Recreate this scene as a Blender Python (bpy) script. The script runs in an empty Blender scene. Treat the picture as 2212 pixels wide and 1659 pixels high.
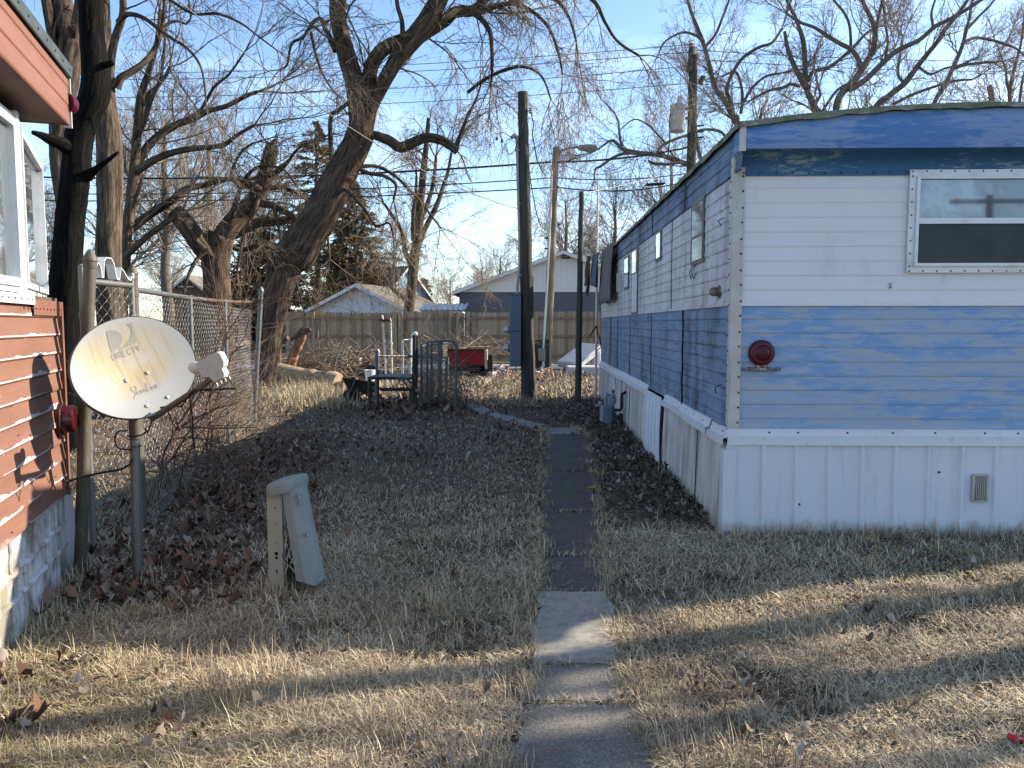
import bpy, math, random
import numpy as np
from mathutils import Vector, Matrix
random.seed(7); np.random.seed(7)
sc = bpy.context.scene
COL = sc.collection

# ---------------------------------------------------------------- camera model (pixel grid 2212 x 1659)
PW, PH, FPX = 2212.0, 1659.0, 1661.0
CAMH = 1.55
PITCH = math.atan((PH/2 - 700.0)/FPX)
CT, ST = math.cos(PITCH), math.sin(PITCH)
def ray(x, y):
    a = (x - PW/2)/FPX; b = (PH/2 - y)/FPX
    return Vector((a, CT + b*ST, -ST + b*CT))
def P(x, y, Y):
    d = ray(x, y); t = Y/d.y
    return Vector((d.x*t, Y, CAMH + d.z*t))
def G(x, y, z=0.0):
    d = ray(x, y); t = (z - CAMH)/d.z
    return Vector((d.x*t, d.y*t, z))
def hit(x, y, p0, n):
    d = ray(x, y); o = Vector((0, 0, CAMH))
    t = (Vector(p0) - o).dot(n)/d.dot(n)
    return o + d*t
cam = bpy.data.cameras.new('camera'); camo = bpy.data.objects.new('camera', cam); COL.objects.link(camo)
camo.location = (0, 0, CAMH); camo.rotation_euler = (math.pi/2 - PITCH, 0, 0)
cam.sensor_width = 36; cam.lens = 36*FPX/PW; cam.clip_start = 0.05; cam.clip_end = 2000
sc.camera = camo

# ---------------------------------------------------------------- light
SUN_EL = math.radians(27.5)
_az = Vector((1.0, 0.34, 0)).normalized()
SUNV = Vector((_az.x*math.cos(SUN_EL), _az.y*math.cos(SUN_EL), math.sin(SUN_EL)))
sl = bpy.data.lights.new('sun', 'SUN'); sl.energy = 5.0; sl.angle = math.radians(0.53); sl.color = (1.0, 0.88, 0.72)
so = bpy.data.objects.new('sun', sl); COL.objects.link(so); so.location = (20, 8, 15)
so.rotation_euler = SUNV.to_track_quat('Z', 'Y').to_euler()
w = bpy.data.worlds.new('World'); sc.world = w; w.use_nodes = True
nt = w.node_tree; nt.nodes.clear()
def nn(t, kind, **kw):
    n = t.nodes.new(kind)
    for k, v in kw.items(): setattr(n, k, v)
    return n
_out = nn(nt, 'ShaderNodeOutputWorld'); _bg = nn(nt, 'ShaderNodeBackground')
_sky = nn(nt, 'ShaderNodeTexSky', sky_type='NISHITA')
_sky.sun_disc = False; _sky.sun_elevation = SUN_EL; _sky.sun_rotation = math.atan2(_az.x, _az.y)
_sky.altitude = 200; _sky.air_density = 1.0; _sky.dust_density = 0.35; _sky.ozone_density = 3.0
_tc = nn(nt, 'ShaderNodeTexCoord'); _mp = nn(nt, 'ShaderNodeMapping'); _mp.inputs['Scale'].default_value = (1.3, 1.3, 5.5)
_nz = nn(nt, 'ShaderNodeTexNoise'); _nz.inputs['Scale'].default_value = 2.4; _nz.inputs['Detail'].default_value = 7; _nz.inputs['Roughness'].default_value = 0.55
_nz.inputs['Distortion'].default_value = 0.5
_mr = nn(nt, 'ShaderNodeMapRange'); _mr.inputs[1].default_value = 0.48; _mr.inputs[2].default_value = 0.8; _mr.inputs[3].default_value = 0.0; _mr.inputs[4].default_value = 0.45
_mx = nn(nt, 'ShaderNodeMix', data_type='RGBA'); _mx.inputs[7].default_value = (5.6, 6.3, 7.0, 1)
nt.links.new(_tc.outputs['Generated'], _mp.inputs[0]); nt.links.new(_mp.outputs[0], _nz.inputs['Vector'])
nt.links.new(_nz.outputs[0], _mr.inputs[0]); nt.links.new(_mr.outputs[0], _mx.inputs[0])
nt.links.new(_sky.outputs[0], _mx.inputs[6]); nt.links.new(_mx.outputs[2], _bg.inputs[0])
nt.links.new(_bg.outputs[0], _out.inputs[0]); _bg.inputs[1].default_value = 0.115
sc.view_settings.view_transform = 'Standard'; sc.view_settings.look = 'None'
sc.view_settings.exposure = 1.4; sc.view_settings.gamma = 1.0
sc.cycles.use_denoising = True
sc.cycles.max_bounces = 6; sc.cycles.diffuse_bounces = 3; sc.cycles.glossy_bounces = 3; sc.cycles.transparent_max_bounces = 6
sc.cycles.sample_clamp_indirect = 8.0

# ---------------------------------------------------------------- materials
class N:
    """tiny node helper"""
    def __init__(s, name):
        s.m = bpy.data.materials.new(name); s.m.use_nodes = True
        s.t = s.m.node_tree; s.b = s.t.nodes['Principled BSDF']; s.pos = None
    def n(s, k, **kw): return nn(s.t, k, **kw)
    def l(s, a, b): s.t.links.new(a, b)
    def position(s, attr=None):
        if attr:
            a = s.n('ShaderNodeAttribute'); a.attribute_name = attr; return a.outputs['Vector']
        if s.pos is None: s.pos = s.n('ShaderNodeNewGeometry').outputs['Position']
        return s.pos
    def noise(s, scale, sv=(1,1,1), detail=5, rough=0.6, dist=0.0, attr=None, vec=None):
        mp = s.n('ShaderNodeMapping'); mp.inputs['Scale'].default_value = sv
        s.l(vec if vec is not None else s.position(attr), mp.inputs[0])
        z = s.n('ShaderNodeTexNoise'); z.inputs['Scale'].default_value = scale; z.inputs['Detail'].default_value = detail
        z.inputs['Roughness'].default_value = rough; z.inputs['Distortion'].default_value = dist
        s.l(mp.outputs[0], z.inputs['Vector']); return z.outputs[0]
    def rng(s, v, a, b, c=0.0, d=1.0):
        r = s.n('ShaderNodeMapRange'); r.inputs[1].default_value = a; r.inputs[2].default_value = b
        r.inputs[3].default_value = c; r.inputs[4].default_value = d; s.l(v, r.inputs[0]); return r.outputs[0]
    def math(s, op, a, b=None):
        r = s.n('ShaderNodeMath', operation=op)
        for i, v in enumerate((a, b)):
            if v is None: continue
            if isinstance(v, (int, float)): r.inputs[i].default_value = v
            else: s.l(v, r.inputs[i])
        return r.outputs[0]
    def mix(s, f, a, b):
        r = s.n('ShaderNodeMix', data_type='RGBA')
        if isinstance(f, (int, float)): r.inputs[0].default_value = f
        else: s.l(f, r.inputs[0])
        for i, v in ((6, a), (7, b)):
            if isinstance(v, tuple): r.inputs[i].default_value = (*v, 1)
            else: s.l(v, r.inputs[i])
        return r.outputs[2]
    def ramp(s, f, stops):
        r = s.n('ShaderNodeValToRGB'); e = r.color_ramp.elements
        while len(e) < len(stops): e.new(0.5)
        for i, (p, c) in enumerate(stops): e[i].position = p; e[i].color = (*c, 1)
        s.l(f, r.inputs[0]); return r.outputs[0]
    def fin(s, col, rough=0.8, spec=0.3, metal=0.0, bump=None, bs=0.3, bd=0.01):
        if isinstance(col, tuple): s.b.inputs['Base Color'].default_value = (*col, 1)
        else: s.l(col, s.b.inputs['Base Color'])
        if isinstance(rough, (int, float)): s.b.inputs['Roughness'].default_value = rough
        else: s.l(rough, s.b.inputs['Roughness'])
        s.b.inputs['Specular IOR Level'].default_value = spec
        s.b.inputs['Metallic'].default_value = metal
        if bump is not None:
            b = s.n('ShaderNodeBump'); b.inputs['Strength'].default_value = bs; b.inputs['Distance'].default_value = bd
            s.l(bump, b.inputs['Height']); s.l(b.outputs[0], s.b.inputs['Normal'])
        return s.m
def mat(name, col, rough=0.8, spec=0.3, metal=0.0, layers=(), bump=None, attr=None):
    """layers: (colour, noise scale, stretch, lo, hi, strength)"""
    q = N(name); c = col
    for (c2, scl, sv, lo, hi, k) in layers:
        f = q.rng(q.noise(scl, sv, 6, 0.65, attr=attr), lo, hi, 0, k); c = q.mix(f, c, c2)
    b = None
    if bump: b = q.noise(bump[0], bump[1], 6, 0.6, attr=attr)
    return q.fin(c, rough, spec, metal, b, bump[2] if bump else 0, bump[3] if bump else 0.01)

M = {}
M['galv'] = mat('galvanised_steel', (.15,.155,.155), .5, .5, .55, [((.12,.11,.09), 9, (1,1,.4), .45, .75, .7)], (30,(1,1,1),.15,.004))
M['galv_old'] = mat('weathered_steel', (.082,.08,.062), .65, .4, .35, [((.09,.075,.05), 7, (1,1,.25), .4, .7, .8), ((.22,.21,.16), 20, (1,1,.3), .55,.75,.6)], (40,(1,1,1),.2,.003))
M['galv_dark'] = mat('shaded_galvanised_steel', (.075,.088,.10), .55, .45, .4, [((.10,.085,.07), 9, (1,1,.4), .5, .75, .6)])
M['wire'] = mat('chain_link_wire', (.24,.24,.225), .5, .5, .4, [((.17,.13,.09), 2, (1,1,1), .5, .7, .7)])
M['black_steel'] = mat('black_painted_steel', (.012,.013,.016), .5, .4, 0, [((.06,.05,.045), 12, (1,1,1), .55, .75, .6)])
M['black_cable'] = mat('black_cable', (.012,.012,.013), .6, .3)
M['grey_cable'] = mat('grey_cable', (.07,.075,.085), .6, .3)
M['white_cable'] = mat('pale_cable', (.34,.33,.31), .5, .4)
M['dark_gap'] = mat('dark_interior', (.01,.01,.01), .9, .1)
M['white_alu'] = mat('white_aluminium', (.62,.64,.66), .4, .5, .15, [((.36,.34,.31), 8, (1,1,1), .5, .75, .6)])
M['alu'] = mat('bare_aluminium', (.44,.44,.43), .45, .5, .4, [((.2,.18,.15), 8, (1,1,.4), .45, .75, .7)])
M['screw'] = mat('screw_head', (.035,.035,.04), .5, .4, .3)

# ---------------------------------------------------------------- objects
ORIG = {}
def empty(name, loc, label=None, cat=None, group=None, kind=None):
    o = bpy.data.objects.new(name, None); COL.objects.link(o); o.location = loc; o.empty_display_size = 0.1
    ORIG[o.name] = Vector(loc)
    if label: o['label'] = label
    if cat: o['category'] = cat
    if group: o['group'] = group
    if kind: o['kind'] = kind
    return o
def tag(o, label=None, cat=None, group=None, kind=None):
    if label: o['label'] = label
    if cat: o['category'] = cat
    if group: o['group'] = group
    if kind: o['kind'] = kind
    return o
def link(name, me, mats, parent=None, origin=None):
    """mesh coordinates are world coordinates; they are moved to the parent's origin (or to `origin`)"""
    if not isinstance(mats, (list, tuple)): mats = [mats]
    for m in mats: me.materials.append(m)
    o = bpy.data.objects.new(name, me); COL.objects.link(o)
    if parent is not None:
        og = ORIG[parent.name]; o.parent = parent; ORIG[o.name] = og
    else:
        og = Vector(origin) if origin is not None else Vector((0,0,0)); o.location = og; ORIG[o.name] = og
    if og.length > 0: me.transform(Matrix.Translation(-og))
    return o
class MB:
    def __init__(s, xf=None): s.v=[]; s.f=[]; s.m=[]; s.t=[]; s.xf=xf; s.tint=0.5
    def add(s, vs, fs, mi=0):
        k = len(s.v)
        for p in vs:
            p = Vector(p); s.v.append(s.xf @ p if s.xf else p)
        for f in fs: s.f.append([i+k for i in f]); s.m.append(mi); s.t.append(s.tint)
    def box(s, c, d, R=None, mi=0, taper=1.0):
        x,y,z = d[0]/2, d[1]/2, d[2]/2; c = Vector(c)
        vs = [Vector(q) for q in ((-x,-y,-z),(x,-y,-z),(x,y,-z),(-x,y,-z),(-x*taper,-y*taper,z),(x*taper,-y*taper,z),(x*taper,y*taper,z),(-x*taper,y*taper,z))]
        if R is not None: vs = [R @ q for q in vs]
        s.add([c+q for q in vs], [(3,2,1,0),(4,5,6,7),(0,1,5,4),(1,2,6,5),(2,3,7,6),(3,0,4,7)], mi)
    def box2(s, a, b, mi=0):
        s.box([(a[i]+b[i])/2 for i in range(3)], [abs(b[i]-a[i]) for i in range(3)], None, mi)
    def bbox(s, c, d, bev=0.01, R=None, mi=0):
        """box with chamfered edges along all sides"""
        x,y,z = d[0]/2, d[1]/2, d[2]/2; b = min(bev, x*.49, y*.49, z*.49); c = Vector(c)
        vs=[]; idx={}
        for sx in (-1,1):
            for sy in (-1,1):
                for sz in (-1,1):
                    for ax in range(3):
                        q=[sx*(x-b),sy*(y-b),sz*(z-b)]; q[ax]=(sx*x,sy*y,sz*z)[ax]
                        idx[(sx,sy,sz,ax)]=len(vs); vs.append(Vector(q))
        fs=[]
        for sx in (-1,1): fs.append([idx[(sx,a,b_,0)] for a,b_ in ((-1,-1),(1,-1),(1,1),(-1,1))][::sx])
        for sy in (-1,1): fs.append([idx[(a,sy,b_,1)] for a,b_ in ((-1,-1),(-1,1),(1,1),(1,-1))][::sy])
        for sz in (-1,1): fs.append([idx[(a,b_,sz,2)] for a,b_ in ((-1,-1),(1,-1),(1,1),(-1,1))][::sz])
        for sx in (-1,1):
            for sy in (-1,1): fs.append([idx[(sx,sy,-1,0)],idx[(sx,sy,-1,1)],idx[(sx,sy,1,1)],idx[(sx,sy,1,0)]][::sx*sy])
            for sz in (-1,1): fs.append([idx[(sx,-1,sz,0)],idx[(sx,1,sz,0)],idx[(sx,1,sz,2)],idx[(sx,-1,sz,2)]][::sx*sz])
        for sy in (-1,1):
            for sz in (-1,1): fs.append([idx[(-1,sy,sz,1)],idx[(-1,sy,sz,2)],idx[(1,sy,sz,2)],idx[(1,sy,sz,1)]][::sy*sz])
        for sx in (-1,1):
            for sy in (-1,1):
                for sz in (-1,1): fs.append([idx[(sx,sy,sz,0)],idx[(sx,sy,sz,1)],idx[(sx,sy,sz,2)]][::sx*sy*sz])
        if R is not None: vs=[R@q for q in vs]
        s.add([c+q for q in vs], fs, mi)
    def tube(s, pts, r, n=8, cap=True, mi=0):
        pts=[Vector(p) for p in pts]; m=len(pts)
        rs = r if isinstance(r,(list,tuple)) else [r]*m
        t0=(pts[1]-pts[0]).normalized(); a=t0.orthogonal().normalized(); vs=[]
        for i in range(m):
            t=(pts[min(i+1,m-1)]-pts[max(i-1,0)]).normalized()
            a=(a-t*a.dot(t)).normalized(); b=t.cross(a)
            for k in range(n):
                g=2*math.pi*k/n; vs.append(pts[i]+(a*math.cos(g)+b*math.sin(g))*rs[i])
        fs=[(i*n+k, i*n+(k+1)%n, (i+1)*n+(k+1)%n, (i+1)*n+k) for i in range(m-1) for k in range(n)]
        if cap: fs.append(list(range(n))[::-1]); fs.append([(m-1)*n+k for k in range(n)])
        s.add(vs, fs, mi)
    def lathe(s, prof, c, axis=(0,0,1), n=24, mi=0, sx=1.0):
        """prof: (radius, height) along axis"""
        ax=Vector(axis).normalized(); a=ax.orthogonal().normalized(); b=ax.cross(a); c=Vector(c); vs=[]
        for (r,h) in prof:
            for k in range(n):
                g=2*math.pi*k/n; vs.append(c+ax*h+(a*math.cos(g)*sx+b*math.sin(g))*max(r,1e-4))
        m=len(prof)
        fs=[(i*n+k, i*n+(k+1)%n, (i+1)*n+(k+1)%n, (i+1)*n+k) for i in range(m-1) for k in range(n)]
        fs.append(list(range(n))[::-1]); fs.append([(m-1)*n+k for k in range(n)])
        s.add(vs, fs, mi)
    def prism(s, poly, d, mi=0):
        """poly: 3-D points of a flat polygon; d: extrusion vector"""
        poly=[Vector(p) for p in poly]; d=Vector(d); n=len(poly)
        s.add(poly+[p+d for p in poly], [list(range(n))[::-1], list(range(n,2*n))]+[(i,(i+1)%n,n+(i+1)%n,n+i) for i in range(n)], mi)
    def sweep(s, prof, A, B, nrm, mi=0, mis=None):
        """profile of (z, out) swept from A to B; nrm = outward direction"""
        A=Vector(A);B=Vector(B);nrm=Vector(nrm); vs=[]
        for (z,o) in prof:
            vs.append(A+nrm*o+Vector((0,0,z))); vs.append(B+nrm*o+Vector((0,0,z)))
        for i in range(len(prof)-1):
            k=len(s.v)
            s.add([vs[2*i],vs[2*i+1],vs[2*i+3],vs[2*i+2]], [(0,1,2,3)], mis[i] if mis else mi)
    def build(s, name, mats, parent=None, smooth=False, origin=None, label=None):
        me=bpy.data.meshes.new(name); me.from_pydata([tuple(v) for v in s.v], [], s.f)
        me.polygons.foreach_set('material_index', s.m)
        if smooth:
            me.polygons.foreach_set('use_smooth', [True]*len(s.f))
        at=me.attributes.new('tint','FLOAT','FACE'); at.data.foreach_set('value', s.t)
        me.update()
        o=link(name, me, mats, parent, origin)
        if smooth: 
            try: me.set_sharp_from_angle(angle=math.radians(40))
            except Exception: pass
        if label: o['label']=label
        return o
def np_mesh(name, V, polys, mats, parent=None, origin=None, smooth=False, attrs=None):
    """polys: list of integer arrays (n, k)"""
    me=bpy.data.meshes.new(name); V=np.asarray(V,dtype=np.float32)
    me.vertices.add(len(V)); me.vertices.foreach_set('co', V.ravel())
    tot=sum(p.size for p in polys); nf=sum(len(p) for p in polys)
    me.loops.add(tot); me.polygons.add(nf)
    me.loops.foreach_set('vertex_index', np.concatenate([p.ravel() for p in polys]).astype(np.int32))
    ls=[]; k=0
    for p in polys:
        ls.append(k+np.arange(len(p))*p.shape[1]); k+=p.size
    me.polygons.foreach_set('loop_start', np.concatenate(ls).astype(np.int32))
    if smooth: me.polygons.foreach_set('use_smooth', np.ones(nf,dtype=bool))
    for nm,(typ,dom,arr) in (attrs or {}).items():
        a=me.attributes.new(nm,typ,dom)
        a.data.foreach_set('vector' if typ=='FLOAT_VECTOR' else 'value', np.asarray(arr,dtype=np.float32).ravel())
    me.update(calc_edges=True)
    return link(name, me, mats, parent, origin)
def vnoise(x, y, seed=0):
    xi=np.floor(x).astype(np.int64); yi=np.floor(y).astype(np.int64); fx=x-xi; fy=y-yi
    def h(a,b):
        n=(a*374761393+b*668265263+seed*982451653)&0xffffffff
        n=((n^(n>>13))*1274126177)&0xffffffff
        return ((n^(n>>16))&0xffff)/65535.0
    fx=fx*fx*(3-2*fx); fy=fy*fy*(3-2*fy)
    return (h(xi,yi)*(1-fx)+h(xi+1,yi)*fx)*(1-fy)+(h(xi,yi+1)*(1-fx)+h(xi+1,yi+1)*fx)*fy
def fbm(x, y, seed=0):
    return (vnoise(x,y,seed)+.5*vnoise(x*2.1,y*2.1,seed+1)+.25*vnoise(x*4.3,y*4.3,seed+2))/1.75
# ================================================================ right-hand blue and white mobile home
_c = G(1560, 1150); TC = Vector((P(1583, 700, _c.y).x, _c.y, 0))
TY = math.radians(1.5)
UX = Vector((math.cos(TY), -math.sin(TY), 0)); VY = Vector((math.sin(TY), math.cos(TY), 0)); UP = Vector((0,0,1))
def T(u, v, z): return TC + UX*u + VY*v + UP*z
def fr(x, y):       # pixel -> (u, z) on the front face
    q = hit(x, y, TC, VY) - TC; return q.dot(UX), q.z
def sd(x, y):       # pixel -> (v, z) on the long side
    q = hit(x, y, TC, UX) - TC; return q.dot(VY), q.z
TW, TL = 3.66, sd(1298, 800)[0]
RT = Matrix((UX, VY, UP)).transposed()
Z_SK = fr(1700, 957)[1]; Z_TR = fr(1700, 930)[1]; Z_BL = fr(1700, 659)[1]; Z_WH = fr(1700, 376)[1]
Z_FA = (P(1600, 321, TC.y-.2)).z; Z_RE = P(1600, 268, TC.y-.2).z; Z_RP = P(2100, 230, TC.y-.2).z
def roofz(u): 
    s = abs((u-TW/2)/(TW/2)); return Z_RE + (Z_RP-Z_RE)*(1 - s**2.2)

def paint(name, base, scuff, sv, lo, hi, k, dirt=(.03,.035,.04), dk=0.0, dsv=(3,3,.3), dlo=.5, dhi=.75, second=None, rough=.55, seed=0.0, splash=False):
    q = N(name); c = base
    ps = q.n('ShaderNodeMapping'); ps.inputs['Location'].default_value = (seed, seed*.7, seed*.3); q.l(q.position(), ps.inputs[0]); v = ps.outputs[0]
    big = q.noise(1.0, (1.3,1.3,4.5), 4, .6, vec=v); fine = q.noise(1.0, sv, 8, .72, .4, vec=v)
    f = q.rng(q.math('ADD', q.math('MULTIPLY', big, .55), q.math('MULTIPLY', fine, .45)), lo, hi, 0, k)
    c = q.mix(f, c, scuff)
    if second: c = q.mix(q.rng(q.noise(1.0, second[1], 6, .7, vec=v), second[2], second[3], 0, second[4]), c, second[0])
    if dk: c = q.mix(q.rng(q.noise(1.0, dsv, 7, .7, vec=v), dlo, dhi, 0, dk), c, dirt)
    if splash:
        sz=q.n('ShaderNodeSeparateXYZ'); q.l(q.position(), sz.inputs[0])
        hm=q.math('ADD', sz.outputs['Z'], q.math('MULTIPLY', q.noise(1.0,(9,9,3),6,.7,vec=v), -.30))
        c=q.mix(q.rng(hm, -.13, -.05, .5, 0), c, (.16,.125,.09))
    return q.fin(c, rough, .35, 0, fine, .06, .003)
M['tr_white'] = paint('white_siding_paint', (.66,.66,.68), (.60,.595,.61), (3,3,14), .45, .6, .5, (.25,.23,.22), .35, (5,5,1.2), .58, .8)
M['tr_blue'] = paint('light_blue_siding_paint', (.165,.305,.53), (.30,.38,.485), (5,5,26), .455, .515, .85, (.11,.20,.42), .18, (3,3,40), .56, .7, second=((.36,.39,.42),(3.6,3.6,24),.515,.56,.7))
M['tr_royal'] = paint('royal_blue_fascia_paint', (.062,.165,.385), (.20,.285,.45), (6,6,30), .475, .54, .75, (.02,.06,.22), .4, (4,4,30), .55, .7, second=((.17,.25,.42),(5,5,30),.53,.60,.6))
M['tr_cove'] = paint('dark_blue_cove_paint', (.024,.105,.235), (.28,.37,.37), (9,9,50), .545, .60, .7, (.012,.04,.12), .4, (4,4,30), .55, .7)
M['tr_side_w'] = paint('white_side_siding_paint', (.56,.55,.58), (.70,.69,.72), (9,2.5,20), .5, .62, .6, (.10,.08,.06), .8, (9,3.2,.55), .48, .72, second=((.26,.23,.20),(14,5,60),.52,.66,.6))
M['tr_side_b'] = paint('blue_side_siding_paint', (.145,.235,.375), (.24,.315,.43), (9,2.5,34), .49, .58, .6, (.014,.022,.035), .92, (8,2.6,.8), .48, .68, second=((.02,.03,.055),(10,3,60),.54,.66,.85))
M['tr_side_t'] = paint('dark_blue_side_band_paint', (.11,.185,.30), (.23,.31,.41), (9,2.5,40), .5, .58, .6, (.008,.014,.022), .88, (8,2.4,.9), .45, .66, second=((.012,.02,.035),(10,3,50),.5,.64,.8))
M['tr_skirt'] = paint('white_skirting_paint', (.56,.60,.66), (.62,.65,.70), (3,3,3), .45, .6, .5, (.28,.25,.20), .6, (12,12,.8), .55, .8, splash=True)
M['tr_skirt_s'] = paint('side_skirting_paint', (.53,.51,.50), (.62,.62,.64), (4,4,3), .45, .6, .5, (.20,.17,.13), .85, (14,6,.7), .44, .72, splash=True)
M['tr_trim'] = paint('white_trim_paint', (.62,.65,.70), (.55,.56,.58), (6,6,6), .5, .6, .5, (.22,.19,.15), .5, (16,16,6), .58, .74)
M['tr_corner'] = paint('corner_strip_paint', (.44,.43,.40), (.56,.56,.55), (6,6,5), .45, .6, .6, (.13,.11,.08), .6, (14,14,2), .55, .72)
M['tr_roof'] = mat('mossy_roof_edge', (.16,.17,.12), .9, .2, 0, [((.30,.29,.27), 14, (1,1,1), .5, .6, .8), ((.06,.075,.03), 5, (1,1,1), .45, .65, .8)], (30,(1,1,1),.6,.01))
M['red_lens'] = mat('red_lens', (.065,.002,.014), .3, .3, 0, [((.03,.003,.01), 30, (1,1,1), .45, .65, .6)], (60,(1,1,3),.3,.004))
M['red_ring'] = mat('bright_red_ring', (.15,.006,.022), .35, .4)
M['rusty_chrome'] = mat('rusty_chrome', (.34,.35,.38), .4, .5, .5, [((.10,.035,.02), 40, (1,1,1), .45, .55, .95)])
def glass(name, col, rough=.03, metal=0.0, layers=(), spec=.6):
    m = mat(name, col, rough, spec, metal, layers); m.node_tree.nodes['Principled BSDF'].inputs['Coat Weight'].default_value = .35
    m.node_tree.nodes['Principled BSDF'].inputs['Coat Roughness'].default_value = .02
    return m
M['pane_up'] = glass('window_pane_with_painted_sky', (.20,.22,.235), .03, .5, [((.34,.365,.38), 3.5, (1,1,.8), .48, .62, .8), ((.11,.13,.145), 2.2, (1,1,1.5), .55, .7, .6)])  # pale blue-grey of the upper pane paints in the sky reflection
M['pane_lo'] = glass('dark_screened_pane', (.014,.018,.026), .12, .0, [((.03,.035,.045), 3, (1,1,1), .5, .65, .8)], .25)
M['pane_lo'].node_tree.nodes['Principled BSDF'].inputs['Coat Weight'].default_value = .04
M['pane_side'] = glass('grimy_side_pane', (.05,.055,.06), .06, .25, [((.14,.14,.13), 6, (1,1,1), .5, .65, .5)])
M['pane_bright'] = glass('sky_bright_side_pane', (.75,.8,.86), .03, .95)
M['alu_dirty'] = mat('grimy_aluminium_frame', (.20,.19,.17), .5, .4, .3, [((.10,.085,.065), 14, (1,1,.6), .5, .7, .7)])
M['blind'] = mat('white_blind', (.6,.6,.62), .7, .2)

def lap(z0, z1, pitch, out=.011, base=.0):
    """profile (z, out) of horizontal lap courses from z0 up to z1"""
    pr = []; z = z0
    while z < z1-1e-4:
        zt = min(z+pitch, z1); h = zt-z
        pr += [(z, base), (z+.006, base+out*.75), (z+.012, base+out), (z+h*.26, base+out*.9), (z+h*.5, base+out*.5), (z+h*.86, base+out*.1), (zt-.002, base)]
        z = zt
    pr.append((z1, base)); return pr

home = empty('mobile_home', T(TW/2, TL/2, 0), 'long blue and white mobile home with peeling paint and white ribbed skirting', 'mobile home')
PIT = (Z_WH-Z_BL)/9.0
b = MB(); b.box(T(TW/2, TL/2, (Z_SK+Z_RE)/2), (TW-.06, TL-.06, Z_RE-Z_SK-.02), RT); b.build('body', M['dark_gap'], home)
b = MB(); b.sweep(lap(Z_BL, Z_WH, PIT, .0038), T(.04,0,0), T(TW,0,0), -VY); b.build('end_wall', M['tr_white'], home, label='white upper siding of the end wall')
b = MB(); b.sweep(lap(Z_TR-.02, Z_BL, (Z_BL-Z_TR+.02)/9, .0042), T(.04,0,0), T(TW,0,0), -VY); b.build('end_wall', M['tr_blue'], home, label='light blue lower siding of the end wall with scuffed patches')
b = MB(); b.sweep([(Z_BL-.006,.004),(Z_BL-.006,.017),(Z_BL+.02,.015),(Z_BL+.022,.006)], T(.04,0,0), T(TW,0,0), -VY); b.build('trim', M['tr_white'], home)
# long side, split where the seams are
b = MB(); b.sweep(lap(Z_BL, Z_WH, PIT, .007), T(0,.04,0), T(0,TL,0), -UX); b.build('side_wall', M['tr_side_w'], home, label='dirty white upper siding of the long side')
b = MB(); b.sweep(lap(Z_TR-.02, Z_BL, (Z_BL-Z_TR+.02)/9, .007), T(0,.04,0), T(0,TL,0), -UX); b.build('side_wall', M['tr_side_b'], home, label='mildewed blue lower siding of the long side')
b = MB(); b.sweep(lap(Z_WH, Z_RE-.01, .105, .008, .006), T(0,-.19,0), T(0,TL,0), -UX)
b.box2; b.build('side_wall', M['tr_side_t'], home, label='dark blue band under the eave of the long side, streaked black')
b = MB(); b.sweep([(Z_BL-.004,.003),(Z_BL-.004,.016),(Z_BL+.018,.014),(Z_BL+.02,.004)], T(0,.04,0), T(0,TL,0), -UX); b.build('trim', M['tr_side_w'], home)
# vertical seams on the side
b = MB()
for px, y0, y1 in ((1478,672,886),(1409,685,880),(1363,690,800),(1336,690,800),(1320,690,760)):
    v, _ = sd(px, 700); pts = [T(-.012+.003*math.sin(i*1.7), v+.006*math.sin(i*2.3+px), Z_TR+(Z_BL-.01-Z_TR)*i/11) for i in range(12)]
    b.tube(pts, .008 if px==1478 else .004, 5); b.build('seam', M['dark_gap'], home); b=MB()
for px in (1453, 1375):
    v, _ = sd(px, 600); b.tube([T(-.011, v, Z_BL), T(-.012, v+.003, (Z_BL+Z_WH)/2), T(-.011, v, Z_WH)], .0035, 5); b.build('seam', M['dark_gap'], home); b=MB()
for px in (1482, 1412, 1385):
    v, _ = sd(px, 500); b.tube([T(-.016, v, Z_WH), T(-.017, v, Z_RE-.03)], .004, 5); b.build('seam', M['dark_gap'], home); b=MB()
# fascia over the end, cove under it
b = MB(); n = 30
for i in range(n):
    u0, u1 = -.02+(TW+.04)*i/n, -.02+(TW+.04)*(i+1)/n
    zs = lambda u: roofz(min(max(u,0),TW))-.02
    for k in range(6):
        a0, a1 = k/6, (k+1)/6
        o = lambda a: -.20-.012*math.sin(math.pi*a)
        b.add([T(u0,o(a0),Z_FA+(zs(u0)-Z_FA)*a0), T(u1,o(a0),Z_FA+(zs(u1)-Z_FA)*a0), T(u1,o(a1),Z_FA+(zs(u1)-Z_FA)*a1), T(u0,o(a1),Z_FA+(zs(u0)-Z_FA)*a1)], [(0,1,2,3)])
b.add([T(-.02,-.20,Z_FA),T(-.02,-.20,Z_RE-.02),T(-.02,0,Z_RE-.02),T(-.02,0,Z_FA)],[(0,1,2,3)])
b.build('fascia', M['tr_royal'], home)
b = MB(); pr=[]
for k in range(13):
    a=k/12*math.pi/2; pr.append((Z_WH-.012+(Z_FA-Z_WH+.012)*math.sin(a)**1.0, .016+.184*(1-math.cos(a))**1.5))
b.sweep(pr, T(-.0,0,0), T(TW,0,0), -VY); b.sweep([(Z_WH-.014,.0),(Z_WH-.014,.018),(Z_WH-.006,.018)], T(0.04,0,0), T(TW,0,0), -VY)
b.build('cove', M['tr_cove'], home)
b = MB()
for i in range(30): b.lathe([(.007,0),(.006,.006),(.002,.008)], T(.05+i*.115,-.018,Z_WH+.006), -VY, 8)
b.build('screws', M['screw'], home)
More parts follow.
